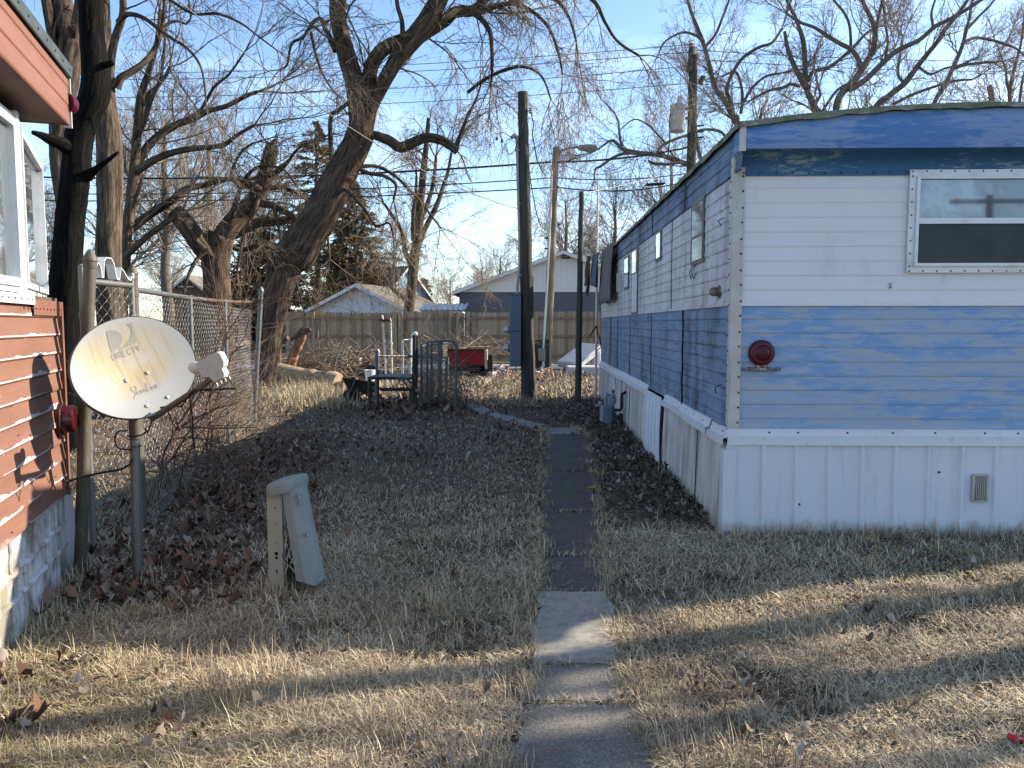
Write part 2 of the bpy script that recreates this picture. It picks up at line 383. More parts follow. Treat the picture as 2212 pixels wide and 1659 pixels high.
# roof sheet with a rough rolled edge
b = MB(); us=[-.045+(TW+.09)*i/36 for i in range(37)]; rv=random.Random(3)
jag=[rv.uniform(-.006,.012) for _ in us]
rz=lambda u: roofz(min(max(u,0),TW))
for i in range(36):
    for (va,vb) in ((-.23,TL*.33),(TL*.33,TL*.66),(TL*.66,TL+.05)):
        b.add([T(us[i],va,rz(us[i])+.012),T(us[i+1],va,rz(us[i+1])+.012),T(us[i+1],vb,rz(us[i+1])+.012),T(us[i],vb,rz(us[i])+.012)],[(0,1,2,3)])
    b.add([T(us[i],-.23,rz(us[i])+.012),T(us[i+1],-.23,rz(us[i+1])+.012),T(us[i+1],-.232,rz(us[i+1])-.028+jag[i+1]),T(us[i],-.232,rz(us[i])-.028+jag[i])],[(0,3,2,1)])
m=60
for i in range(m):
    v0,v1=-.23+(TL+.28)*i/m,-.23+(TL+.28)*(i+1)/m; j0,j1=.008*math.sin(i*1.9),.008*math.sin((i+1)*1.9)
    b.add([T(-.045,v0,Z_RE+.012),T(-.045,v1,Z_RE+.012),T(-.047,v1,Z_RE-.03+j1),T(-.047,v0,Z_RE-.03+j0)],[(0,1,2,3)])
b.build('roof', M['tr_roof'], home)
# corner strip
b = MB()
def strip(z0,z1,mi=0):
    a=.058
    b.prism([T(-.022,-.02,z0),T(a,-.02,z0),T(a,-.012,z0),T(-.012,-.012,z0),T(-.012,a,z0),T(-.022,a,z0)], UP*(z1-z0))
strip(Z_TR+.0, Z_FA-.02)
b.build('corner_strip', M['tr_corner'], home)
b=MB(); b.prism([T(-.03,-.222,Z_FA-.02),T(.006,-.222,Z_FA-.02),T(.006,-.216,Z_FA-.02),T(-.024,-.216,Z_FA-.02),T(-.024,-.18,Z_FA-.02),T(-.03,-.18,Z_FA-.02)],UP*(Z_RE-Z_FA-.0)); b.build('corner_strip', M['tr_corner'], home)
b=MB()
for i in range(18):
    z=Z_TR+.06+i*(Z_FA-Z_TR-.1)/17
    b.lathe([(.008,0),(.007,.005),(.002,.007)], T(.045+.003*math.sin(i),-.02,z+.004*math.sin(i*3)), -VY, 8); b.lathe([(.008,0),(.007,.005)], T(-.022,.048,z-.03), -UX, 8)
b.build('screws', M['screw'], home)
# belly trim on the end
b=MB(); b.sweep([(Z_SK-.012,.0),(Z_SK-.012,.036),(Z_SK+.055,.038),(Z_SK+.058,.022),(Z_TR+.012,.02),(Z_TR+.012,.0)], T(-.03,0,0), T(TW+.02,0,0), -VY)
b.build('belly_trim', M['tr_trim'], home)
b=MB()
for px in (1660,1722,1828,1926,2017,2124,2195): u,_=fr(px,938); b.lathe([(.008,0),(.006,.005)], T(u,-.021,Z_TR-.012), -VY, 8)
b.build('screws', M['screw'], home)
# skirting, end: ribbed sheet
def ribbed(A, B, nrm, z0, z1, pitch, rib=.022, out=.014, start=.0, lean=0.0):
    b=MB(); d=(B-A); L=d.length; d=d/L; xs=[(0,0)]; s=start
    while s<L-.03:
        xs+=[(s-rib,0),(s-rib*.45,out),(s+rib*.45,out),(s+rib,0)]; s+=pitch
    xs=[x for x in xs if 0<=x[0]<=L]+[(L,0)]
    vs=[]
    for (x,o) in xs:
        for k in range(4):
            a=k/3; zb=z0+(z1-z0)*a
            vs.append(A+d*x+nrm*(o+lean*(1-a)+.004*math.sin(x*3+a*2))+UP*zb)
    b.add(vs,[(i*4+k,(i+1)*4+k,(i+1)*4+k+1,i*4+k+1) for i in range(len(xs)-1) for k in range(3)])
    return b
b=ribbed(T(-.03,-.012,0),T(TW,-.012,0),-VY,-.03,Z_SK,.241,.026,.016,.27,.025); b.build('skirting', M['tr_skirt'], home)
b=MB()
for px,y in ((1723,1087),(1727,1148),(2023,1018),(2062,1150)):
    u,z=fr(px,y); b.lathe([(.009,0),(.007,.006)], T(u,-.036,max(z,.02)), -VY, 8)
b.build('screws', M['screw'], home)
b=MB(); b.prism([T(-.062,-.062,-.02),T(.03,-.062,-.02),T(.03,-.03,-.02),T(-.03,.04,-.02),T(-.062,.04,-.02)],UP*(Z_SK-.02)); b.build('skirting_corner', M['tr_skirt'], home)
# long-side skirting in sheets, one sheet slipped loose
v_gap0, v_gap1 = sd(1437,960)[0], sd(1405,900)[0]
b=ribbed(T(-.02,-.012,0),T(-.02,v_gap0-.02,0),-UX,-.03,Z_SK,.10,.018,.012,.06,.03); b.build('skirting', M['tr_skirt_s'], home)
b=ribbed(T(-.02,v_gap1+.02,0),T(-.02,TL,0),-UX,-.03,Z_SK,.12,.018,.012,.06,.02); b.build('skirting', M['tr_skirt_s'], home)
b=MB()
for px in (1516,1365,1346,1333): v,_=sd(px,980); b=MB(); b.tube([T(-.058,v,0.0),T(-.038,v,Z_SK)],.004,5); b.build('seam', M['dark_gap'], home)
_lv0, _lv1 = v_gap0+.02, v_gap1+.14
b=MB(); rb=[0,.1,.13,.16,.3,.33,.36,.5,.53,.56,.7,.73,.76,.9,1]; ro=[0,0,.012,0]*3+[0,0,0]
vs=[]
for i,x in enumerate(rb):
    o=.012 if i in (2,5,8,11) else 0
    for k in range(5):
        a=k/4; vs.append(T(-.035-.018*math.sin(a*2.6)-.06*(1-a)-o, _lv0+(_lv1-_lv0)*x-.22*(1-a), .02+(Z_SK+.05)*a))
b.add(vs,[(i*5+k,(i+1)*5+k,(i+1)*5+k+1,i*5+k+1) for i in range(len(rb)-1) for k in range(4)])
o=b.build('skirting', M['tr_skirt'], home, label='loose white skirting sheet leaning out of place'); 
sm=o.modifiers.new('thick','SOLIDIFY'); sm.thickness=.003
# bent belly trim on the long side
def side_trim(v0, v1, dz, tilt, name_m='tr_trim'):
    b=MB(); n=14
    prof=[(0,.03),(0,.055),(.055,.058),(.06,.03),(.12,.014),(.125,.0)]
    for i in range(n):
        a0,a1=i/n,(i+1)/n
        f=lambda a:(v0+(v1-v0)*a, dz+tilt*a+.003*math.sin(a*9+v0*3), .006*math.sin(a*6+v0))
        (va,za,oa),(vb,zb,ob)=f(a0),f(a1)
        for (p,q) in zip(prof[:-1],prof[1:]):
            b.add([T(-p[1]-oa,va,Z_SK-.02+za+p[0]),T(-p[1]-ob,vb,Z_SK-.02+zb+p[0]),T(-q[1]-ob,vb,Z_SK-.02+zb+q[0]),T(-q[1]-oa,va,Z_SK-.02+za+q[0])],[(0,1,2,3)])
    return b.build('belly_trim', M[name_m], home)
side_trim(-.02, .62, 0, -.012); side_trim(.55, v_gap0-.03, .0, .015); side_trim(v_gap1+.1, 6.6, .012, .0); side_trim(6.5, TL, .0, .0)
b=MB()
for i in range(26):
    v=.1+i*.35
    if v_gap0-.1<v<v_gap1+.1: continue
    b.lathe([(.007,0),(.005,.005)], T(-.03,v,Z_SK+.075+.006*math.sin(i*2.1)), (-UX+UP*.3), 6)
b.build('screws', M['screw'], home)
# end window
def window(base, du, dn, nrm, zt, zm, zb, mats, fw=.05, fd=.03, mid=.03, screws=True, double=True):
    """base: bottom corner; du: width vector; nrm outward"""
    L=du.length; d=du/L; R=Matrix((d,-nrm,UP)).transposed()
    w=empty('window', base); w.parent=home; w.location=base-ORIG[home.name]
    def bx(b,x0,x1,z0,z1,o0,o1):
        b.box(base+d*((x0+x1)/2)+nrm*((o0+o1)/2)+UP*((z0+z1)/2-base.z), (x1-x0,o1-o0,z1-z0), R)
    b=MB()
    bx(b,-fw,L+fw,zt,zt+fw,.0,fd*.5); bx(b,-fw,L+fw,zb-fw,zb,.0,fd*.5); bx(b,-fw,0,zb,zt,.0,fd*.5); bx(b,L,L+fw,zb,zt,.0,fd*.5)
    s=.022 if screws else .013
    bx(b,0,L,zt-s,zt,.0,fd); bx(b,0,L,zb,zb+s,.0,fd); bx(b,0,s,zb+s,zt-s,.0,fd); bx(b,L-s,L,zb+s,zt-s,.0,fd)
    if double: bx(b,s,L-s,zm-mid/2,zm+mid/2,.0,fd)
    fo=b.build('frame', M[mats[2]], w)
    b=MB(); bx(b,s,L-s,zm+(mid/2 if double else 0),zt-s,.002,.009); b.build('pane', M[mats[0]], w)
    b=MB(); bx(b,s,L-s,zb+s,zm-(mid/2 if double else 0),.002,.007); b.build('screen', M[mats[1]], w)
    if screws:
        b=MB(); k=max(2,int(L/.095))
        for i in range(k+1):
            for z in (zt+fw*.75, zb-fw*.75): b.lathe([(.007,0),(.005,.004)], base+d*(-fw*.6+(L+fw*1.2)*i/k)+nrm*(fd*.5)+UP*(z-base.z), nrm, 6)
        for i in range(8): b.lathe([(.007,0),(.005,.004)], base+d*(-fw*.6)+nrm*(fd*.5)+UP*(zb+(zt-zb)*i/7-base.z), nrm, 6)
        b.build('screws', M['screw'], w)
    return w
M['win_white']=M['white_alu']
u0,zt=fr(1976,382); _,zb=fr(1976,576); _,zm=fr(1976,479)
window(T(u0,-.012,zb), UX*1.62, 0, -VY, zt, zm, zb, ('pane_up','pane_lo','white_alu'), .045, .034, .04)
# side windows
for (xa,xb,yt,ym,yb,mm) in ((1521,1496,438,511,565,('pane_side','pane_side','alu_dirty')),(1429,1418.5,503,530,560,('pane_bright','pane_bright','alu_dirty')),(1379.5,1367,540,590,676,('pane_bright','blind','alu_dirty')),(1359.5,1350,557,592,622,('pane_bright','blind','alu_dirty'))):
    va,_=sd(xa,600); vb,_=sd(xb,600); zt=sd((xa+xb)/2,yt)[1]; zb=sd((xa+xb)/2,yb)[1]; zm=sd((xa+xb)/2,ym)[1]
    window(T(-.012,va,zb), VY*(vb-va), 0, -UX, zt, zm, zb, mm, .02, .012, .02, False, mm[1]!='pane_bright')
# louvre / hook box near far end
v,z=sd(1344,610); b=MB(); b.box(T(-.05,v,z),(.08,.06,.3),RT); b.build('outlet_box', M['alu'], home)
# round exhaust cap
v,z=sd(1556,630); b=MB(); ax=-UX
b.lathe([(.052,0),(.05,.008),(.03,.012)],T(-.008,v,z),ax,20); b.lathe([(.03,.01),(.036,.03),(.034,.06),(.02,.075)],T(-.008,v,z),ax,18)
b.build('exhaust_cap', mat('stained_brass',(.23,.19,.12),.5,.4,.3,[((.08,.06,.04),20,(1,1,1),.45,.6,.8)]), home, True)
# tail light and plate lamp
u,z=fr(1643,762)
tl=empty('tail_light', T(u,-.012,z)); tl.parent=home; tl.location=T(u,-.012,z)-ORIG[home.name]
b=MB(); b.lathe([(.095,0),(.094,.022),(.088,.034),(.070,.040)],T(u,-.012,z),-VY,36); b.lathe([(.062,.038),(.05,.046),(.025,.052),(.002,.053)],T(u,-.012,z),-VY,32); b.build('lens', M['red_lens'], tl, True)
b=MB(); b.lathe([(.072,.036),(.070,.046),(.062,.047),(.060,.036)],T(u,-.012,z),-VY,36); b.build('ring', M['red_ring'], tl, True)
b=MB(); u0,z0=fr(1602,800); u1,z1=fr(1684,793); zc=(z0+z1)/2
b.bbox(T((u0+u1)/2,-.03,zc),(u1-u0,.03,.026),.006,RT); b.bbox(T((u0+u1)/2,-.026,zc+.022),(.08,.02,.03),.004,RT)
b.bbox(T(u0+.045,-.044,zc),(.08,.012,.012),.003,RT,1); b.bbox(T(u1-.05,-.044,zc),(.09,.012,.012),.003,RT,1)
b.build('plate_lamp', [M['rusty_chrome'], M['galv']], home)
# skirting vent
u0,z1=fr(2096,1024); u1,z0=fr(2125,1080)
b=MB(); uc=(u0+u1)/2; zc=(z0+z1)/2; hw=(u1-u0)/2; hh=(z1-z0)/2; o=-.04
for (cx,cz,sx,sz) in ((uc,zc+hh,hw*2,.014),(uc,zc-hh,hw*2,.014),(uc-hw,zc,.014,hh*2),(uc+hw,zc,.014,hh*2)): b.box(T(cx,o,cz),(sx,.014,sz),RT)
b.box(T(uc,o+.008,zc),(hw*2,.003,hh*2),RT,1)
for i in range(7): b.box(T(uc-hw*.78+i*hw*.26,o,zc),(.006,.012,hh*1.8),RT)
b.build('vent', [M['alu'], M['galv_old']], home)
# loose wires hanging under the first side window, small hook on blue siding
b=MB(); v,z=sd(1508,572)
for s_,dv in ((1,.0),(-1,.16)):
    b.tube([T(-.02,v+dv,z),T(-.05,v+dv+.04*s_,z-.06),T(-.03,v+dv+.02*s_,z-.12),T(-.02,v+dv-.03*s_,z-.08)],.004,5)
v,z=sd(1570,470); b.tube([T(-.02,v,z),T(-.06,v+.03,z-.02),T(-.03,v+.05,z-.05)],.004,5)
v,z=sd(1563,830); b.tube([T(-.02,v,z),T(-.05,v+.05,z-.03),T(-.03,v+.12,z-.08)],.004,5)
b.build('loose_wires', M['black_cable'], home)
# paint chip hole on the white end siding
u,z=fr(1922,617); b=MB(); b.bbox(T(u,-.012,z),(.014,.006,.04),.003,RT); b.build('hole', M['rusty_chrome'], home)
# clothes and cover hung over the far eave
M['cloth_grey']=mat('grey_cloth',(.14,.14,.145),.95,.1,0,[((.21,.205,.20),6,(1,1,.5),.4,.7,.8)],(60,(1,1,1),.3,.003))
M['cloth_slate']=mat('slate_cloth',(.11,.14,.19),.95,.1,0,[((.12,.14,.17),6,(1,1,.5),.4,.7,.8)],(60,(1,1,1),.3,.003))
M['cloth_brown']=mat('brown_cloth',(.07,.05,.035),.95,.1,0,[((.12,.09,.06),6,(1,1,.5),.4,.7,.8)],(60,(1,1,1),.3,.003))
def garment(x0,x1,yt0,yt1,yb0,yb1,off,mname,label,folds=5,Yf=None):
    """sheet hanging in front of the long side between two pixel columns"""
    v0,v1=sd(x0,600)[0],sd(x1,600)[0]; n,m=28,16; V=[]
    zt0,zt1=sd(x0,yt0)[1],sd(x1,yt1)[1]; zb0,zb1=sd(x0,yb0)[1],sd(x1,yb1)[1]
    for i in range(n+1):
        a=i/n; v=v0+(v1-v0)*a
        for k in range(m+1):
            c=k/m; z=(zt0+(zt1-zt0)*a)*(1-c)+(zb0+(zb1-zb0)*a)*c+.03*math.sin(a*17)*c
            fo=off+.035*math.sin(a*folds*2*math.pi+.8*math.sin(c*3))*(.3+c)+.04*c
            V.append(T(-fo,v+.03*math.sin(c*5+a*3),z))
    bb=MB(); bb.add(V,[(i*(m+1)+k,(i+1)*(m+1)+k,(i+1)*(m+1)+k+1,i*(m+1)+k+1) for i in range(n) for k in range(m)])
    o=bb.build('hanging_garment',M[mname],None,True,origin=T(-off,(v0+v1)/2,(zb0+zb1)/2))
    md=o.modifiers.new('thick','SOLIDIFY'); md.thickness=.012
    tag(o,label,'garment','clothes hung at the far end of the blue mobile home'); return o
garment(1336,1311,522,542,650,655,.10,'cloth_grey','large grey cloth hung from the far eave of the blue mobile home')
garment(1315,1301,545,550,620,612,.20,'cloth_slate','slate blue garment hung beside the larger grey cloth',3)
garment(1304,1296,552,553,640,600,.28,'cloth_brown','narrow brown garment at the end of the hanging clothes',2)

# ================================================================ left-hand red mobile home (end wall with bay window and overhang)
LC = G(150, 1238); LA = math.radians(17.8)
LD = Vector((-math.sin(LA), math.cos(LA), 0)); LN = Vector((math.cos(LA), math.sin(LA), 0))   # LD along the wall away from camera, LN outwards
def lw(x, y, off=0.0):
    q = hit(x, y, LC+LN*off, LN) - LC; return q.dot(LD), q.z
def L(s, o, z): return LC + LD*s + LN*o + UP*z
RL = Matrix((LD, -LN, UP)).transposed()
q = N('red_siding_worn_white_laps')
sx = q.n('ShaderNodeSeparateXYZ'); q.l(q.position(), sx.inputs[0])
LPIT = .1085; LZ0 = lw(147,1060)[1]
ph = q.math('FRACT', q.math('DIVIDE', q.math('SUBTRACT', sx.outputs['Z'], LZ0), LPIT))
wob = q.noise(1.0, (3,3,1.5), 5, .6); brk = q.noise(1.0, (1.2,1.2,7), 3, .5)
edge = q.math('ADD', .07, q.math('MULTIPLY', q.rng(wob,.5,.75), .35))
st = q.math('MULTIPLY', q.math('LESS_THAN', ph, edge), q.rng(brk,.40,.47))
fl = q.rng(q.noise(1.0,(14,14,20),6,.7),.66,.70)
c = q.mix(q.rng(q.noise(1.0,(1.5,1.5,9),6,.7),.35,.7), (.150,.072,.050), (.195,.098,.068))
c = q.mix(q.math('MAXIMUM', st, q.math('MULTIPLY', fl, .7)), c, (.42,.42,.42))
M['lw_red'] = q.fin(c, .6, .3, 0, wob, .05, .003)
M['lw_fascia'] = paint('red_fascia_paint', (.165,.073,.050), (.20,.098,.072), (3,3,18), .47, .58, .6, (.30,.25,.23), .4, (10,10,50), .62, .72)
M['lw_soffit'] = mat('brown_soffit_board', (.13,.075,.05), .7, .2, 0, [((.07,.045,.035), 3, (1,1,1), .4, .7, .8)])
q = N('whitewashed_block_with_grime')
g1 = q.rng(q.noise(1.0,(4,4,2.5),7,.7),  .42,.58,0,.9); g2 = q.rng(q.noise(1.0,(16,16,9),7,.75),.56,.64,0,.7)
c = q.mix(g1, (.52,.52,.52), (.17,.155,.12)); c = q.mix(g2, c, (.075,.075,.065))
c = q.mix(q.rng(q.noise(1.0,(3,3,3),4,.5),.58,.72,0,.4), c, (.28,.26,.12))
M['lw_block'] = q.fin(c, .9, .2, 0, q.noise(1.0,(30,30,30),6,.7), .5, .006)
lhome = empty('mobile_home', L(-1.8, -1.5, 0), 'rusty red mobile home end wall with bay window, roof overhang and whitewashed block base', 'mobile home')
Z_F = lw(147,1064)[1]; Z_W = lw(147,655)[1]; SN = -3.6      # SN: near end of the wall, behind the camera
b=MB(); b.box(L((SN-.02)/2,-1.52,(Z_F+Z_W)/2),(-SN-.02,3.0,Z_W-Z_F-.02),RL); b.build('body', M['dark_gap'], lhome)
b=MB(); b.sweep(lap(Z_F, Z_W, LPIT, .012), L(SN,0,0), L(0,0,0), LN); b.build('end_wall', M['lw_red'], lhome)
b=MB(); b.sweep([(Z_F,.0),(Z_W+.01,.0)], L(0,-.0,0), L(0,-3,0), LD); b.build('side_wall', M['lw_red'], lhome)
# white capped ledge with nailed flange on top of the wall
b=MB(); b.sweep([(Z_W-.085,.012),(Z_W-.085,.022),(Z_W,.024),(Z_W+.006,-.02)], L(lw(62,650)[0],0,0), L(0.0,0,0), LN); b.build('flange', M['lw_fascia'], lhome)
b=MB(); b.sweep([(Z_W-.03,.012),(Z_W-.03,.03),(Z_W+.02,.03),(Z_W+.025,-.05)], L(SN,0,0), L(lw(62,650)[0],0,0), LN); b.build('flange', M['white_alu'], lhome)
b=MB()
for i in range(11): b.lathe([(.007,0),(.005,.004)], L(-.03-i*.075,.023,Z_W-.05), LN, 6)
for i in range(10): b.lathe([(.007,0),(.005,.004)], L(lw(62,650)[0]-.05-i*.1,.03,Z_W-.005), LN, 6)
for (px,y) in ((17,878),(74,866),(34,940),(60,940),(110,920),(20,1150),(115,1030),(45,1240),(140,780),(125,840)):
    s,z=lw(px,y); b.lathe([(.006,0),(.004,.004)], L(s,.012,z), LN, 6)
b.build('screws', M['screw'], lhome)
b=MB(); b.box(L(-1.2,-.6,Z_W+.012),(2.4,1.2,.02),RL); b.build('ledge', M['galv_old'], lhome)
# corner strip, dented
b=MB(); b.prism([L(-.015,.026,Z_F),L(.04,.022,Z_F),L(.04,-.02,Z_F),L(-.015,.012,Z_F)],UP*(Z_W-Z_F)); b.build('corner_strip', M['lw_fascia'], lhome)
b=MB(); b.prism([L(.04,.03,-.02),L(.052,.03,-.02),L(.052,-.03,-.02),L(.04,-.03,-.02)],UP*(Z_F+.01)); b.build('corner_strip', M['white_alu'], lhome)
# block base with proud mortar beads
b=MB(); b.box(L((SN)/2-.0,-.11,Z_F/2-.02),(-SN,.2,Z_F+.03),RL)
rb=random.Random(5)
for zr in (.195,.33):
    pts=[L(SN+(-SN-.02)*i/60,-.008+rb.uniform(-.004,.004),zr+.006*math.sin(i*1.3)+rb.uniform(-.004,.004)) for i in range(61)]; b.tube(pts,[.017+rb.uniform(-.003,.004) for _ in pts],8)
for row,(za,zb_) in enumerate(((-.02,.195),(.195,.33),(.33,Z_F-.01))):
    s=-.25-.2*(row%2)
    while s>SN:
        b.tube([L(s+rb.uniform(-.01,.01),-.008,za+(zb_-za)*k/3) for k in range(4)],.013,7); s-=.42
b.build('block_base', M['lw_block'], lhome)
# bay window
s1,zt=lw(40,130); zb=lw(44,620)[1]; zt=lw(44,140)[1]
W1=L(lw(43,400)[0],-.03,0); a2=L(lw(80,440,-.20)[0],-.20,0)
bay=empty('window', W1); bay.parent=lhome; bay.location=W1-ORIG[lhome.name]
zb=Z_W+.03; zt=2.62
def facade(b, A, B, o0, o1, z0, z1, mi=0):
    d=(B-A); Lh=d.length; d=d/Lh; nr=Vector((d.y,-d.x,0)); R=Matrix((d,-nr,UP)).transposed()
    b.box((A+B)/2+nr*((o0+o1)/2)+UP*((z0+z1)/2),(Lh,o1-o0,z1-z0),R,mi)
A0=L(SN,-.03,0)
def frame(b,A,B,z0,z1,w,o):
    d=(B-A).normalized(); facade(b,A,B,0,o,z1-w,z1); facade(b,A,B,0,o,z0,z0+w); facade(b,A,A+d*w,0,o,z0+w,z1-w); facade(b,B-d*w,B,0,o,z0+w,z1-w)
b=MB(); dW=LD
frame(b, A0, W1-dW*.045, zb, zt, .055, .03); frame(b, A0+dW*.0, W1-dW*.075, zb+.03, zt-.03, .04, .045)
b.box(W1-dW*.02+UP*((zb+zt)/2)+LN*.01,(.05,.06,zt-zb+.04),RL)
d2=(a2-W1).normalized(); frame(b, W1+d2*.0, a2, zb, zt-.02, .035, .03); frame(b, W1+d2*.05, a2-d2*.02, zb+.03, zt-.05, .03, .045)
b.build('frame', M['white_alu'], bay)
M['pane_left']=glass('reflecting_bay_pane',(.16,.19,.21),.02,.55,[((.30,.34,.36),2.5,(1,1,.5),.45,.6,.7)])
b=MB(); facade(b, A0+dW*.04, W1-dW*.11, .0, .012, zb+.06, zt-.06); facade(b, W1+d2*.06, a2-d2*.04, .0, .012, zb+.05, zt-.07); b.build('pane', M['pane_left'], bay)
b=MB(); facade(b, a2, a2-LN*1.6, -.03, 0, zb, zt); facade(b, a2-LN*1.6, A0-LN*1.6, -.03,0,zb,zt); b.build('side_panel', M['lw_fascia'], bay)
b=MB(); mid=[A0,W1,a2,a2-LN*1.5,A0-LN*1.5]; b.prism([p-LN*.15+UP*(zb+.01) for p in mid],UP*(zt-zb-.02)); b.build('interior', M['dark_gap'], bay)
# roof overhang
OF=.16
se,zo=lw(149,271,OF); zto=lw(147,152,OF)[1]
b=MB(); b.sweep(lap(zo, zto, (zto-zo)/3, .006), L(SN,OF,0), L(se,OF,0), LN); b.sweep([(zo,0),(zto,0)], L(se,OF,0), L(se,-3,0), LD); b.build('fascia', M['lw_fascia'], lhome)
b=MB(); b.prism([L(SN,OF-.004,zo+.006),L(se-.004,OF-.004,zo+.006),L(se-.004,-3,zo+.006),L(SN,-3,zo+.006)],UP*.02); b.build('soffit', M['lw_soffit'], lhome)
M['roof_metal']=mat('dark_metal_roof_edge',(.07,.085,.085),.45,.5,.4,[((.14,.15,.14),8,(1,1,1),.5,.7,.7)])
b=MB(); b.prism([L(SN,OF+.02,zto),L(se+.015,OF+.02,zto),L(se+.015,-3,zto),L(SN,-3,zto)],UP*.018)
b.sweep([(zto-.055,.018),(zto-.05,.024),(zto+.01,.03),(zto+.02,-.02)], L(SN,OF,0), L(se+.01,OF,0), LN); b.build('roof', M['roof_metal'], lhome)
b=MB()
for i in range(12): b.lathe([(.008,0),(.006,.005)], L(se-.05-i*.16,OF+.026,zto-.02), LN, 6)
b.build('screws', M['screw'], lhome)
b=MB(); b.prism([L(se,OF-.03,zo-.012),L(se+.016,OF-.03,zo-.012),L(se+.016,OF+.015,zo-.012),L(se,OF+.015,zo-.012)],UP*(zto-zo-.03)); b.build('corner_strip', M['tr_corner'], lhome)
# marker lamp on the far end of the overhang
b=MB(); zc=lw(150,225,OF)[1]; b.lathe([(.062,0),(.06,.025),(.05,.055),(.03,.075),(.002,.082)], L(se+.012,OF-.02,zc), (LD*.9+LN*.45), 20, sx=1.0); b.build('marker_lamp', M['red_lens'], lhome, True)
# red tail lamp on the wall
s,z=lw(124,906); tl=empty('tail_light', L(s,0,z)); tl.parent=lhome; tl.location=L(s,0,z)-ORIG[lhome.name]
b=MB(); b.lathe([(.098,.008),(.098,.03),(.085,.034)],L(s,0,z),LN,32); b.build('base', mat('dark_red_rim',(.025,.006,.006),.5,.4), tl, True)
b=MB(); b.lathe([(.083,.03),(.083,.085),(.076,.095),(.05,.10),(.002,.102)],L(s,0,z),LN,32); b.build('lens', mat('sunlit_red_lens',(.035,.003,.003),.25,.6,0,[((.055,.004,.005),40,(1,1,1),.45,.6,.7)]), tl, True)
# cable stub from the wall to the dish pole is part of the dish
# ================================================================ satellite dish on its pole
DB = G(297, 1258); dish = empty('satellite_dish', DB, 'stained off-white oval satellite dish on a steel pole before the chain-link fence', 'satellite dish')
DC = P(296, 792, DB.y-.12)
dn = Vector((.74,-.585,.30)).normalized(); e1 = Vector((-dn.y, dn.x, 0)).normalized(); e2 = dn.cross(e1)
rl = math.radians(17); E1 = e1*math.cos(rl)+e2*math.sin(rl); E2 = -e1*math.sin(rl)+e2*math.cos(rl)
DA, DBh, DD = .365, .292, .055
def dz_(u, v): return DD*((u/DA)**2+(v/DBh)**2) - DD
def DP(u, v, o=0.0): return DC + E1*u + E2*v + dn*(dz_(u,v)+o)
q = N('stained_dish_paint')
tcn = q.n('ShaderNodeAttribute'); tcn.attribute_name='duv'
sxx = q.n('ShaderNodeSeparateXYZ'); q.l(tcn.outputs['Vector'], sxx.inputs[0])
blot = q.noise(1.0,(4.5,4.5,1),5,.6,vec=tcn.outputs['Vector']); strk = q.noise(1.0,(34,3.0,1),5,.6,vec=tcn.outputs['Vector'])
du_ = q.math('ADD', sxx.outputs['X'], .04); dv_ = q.math('SUBTRACT', sxx.outputs['Y'], .05)
r2 = q.math('ADD', q.math('POWER', q.math('MULTIPLY', du_, 3.5), 2.0), q.math('POWER', q.math('MULTIPLY', dv_, 5.4), 2.0))
cen = q.rng(r2, 0.3, 1.6, 1.0, 0.0)
f1 = q.math('MULTIPLY', cen, q.rng(blot,.30,.55)); f2 = q.math('MULTIPLY', cen, q.rng(strk,.50,.62,0,.75))
c = q.mix(f1, (.215,.225,.23), (.225,.185,.092)); c = q.mix(f2, c, (.15,.125,.075))
M['dish'] = q.fin(c, .5, .35)
M['dish_back'] = mat('dark_dish_back',(.07,.07,.075),.6,.3)
M['dish_mark'] = mat('faded_grey_print',(.155,.152,.142),.6,.3)
nr, na = 14, 72; V=[]; uv=[]
for i in range(nr+1):
    for k in range(na):
        g=2*math.pi*k/na; u,v=DA*i/nr*math.cos(g),DBh*i/nr*math.sin(g); V.append(DP(u,v)); uv.append((u,v,0))
Q=np.array([(i*na+k,(i+1)*na+k,(i+1)*na+(k+1)%na,i*na+(k+1)%na) for i in range(nr) for k in range(na)])
np_mesh('reflector', [tuple(p) for p in V], [Q], M['dish'], dish, smooth=True, attrs={'duv':('FLOAT_VECTOR','POINT',uv)})
b=MB(); vs=[]
for i,(sc_,o) in enumerate(((1.0,.0),(1.012,.003),(1.018,-.006),(1.012,-.03),(.96,-.03),(.6,-.028),(.2,-.026),(.01,-.026))):
    for k in range(na):
        g=2*math.pi*k/na; u,v=DA*sc_*math.cos(g),DBh*sc_*math.sin(g); vs.append(DC+E1*u+E2*v+dn*((dz_(u,v) if sc_<1 else (0 if i<3 else 0))+o))
b.add(vs,[(i*na+k,i*na+(k+1)%na,(i+1)*na+(k+1)%na,(i+1)*na+k) for i in range(7) for k in range(na)]); b.build('back_shell', M['dish_back'], dish, True)
def dpx(x,y):
    p=hit(x,y,DC+dn*-.045,dn)-DC; return p.dot(E1),p.dot(E2)
def flat_poly(b, pts, o=.0015):
    """polygon in dish plane coordinates, fan of fine triangles laid on the curved face"""
    n=len(pts); cx=sum(p[0] for p in pts)/n; cy=sum(p[1] for p in pts)/n
    vs=[]; R=5
    for i in range(R+1):
        for (x,y) in pts: vs.append(DP(cx+(x-cx)*i/R,cy+(y-cy)*i/R,o))
    b.add(vs,[(i*n+k,(i+1)*n+k,(i+1)*n+(k+1)%n,i*n+(k+1)%n) for i in range(R) for k in range(n)])
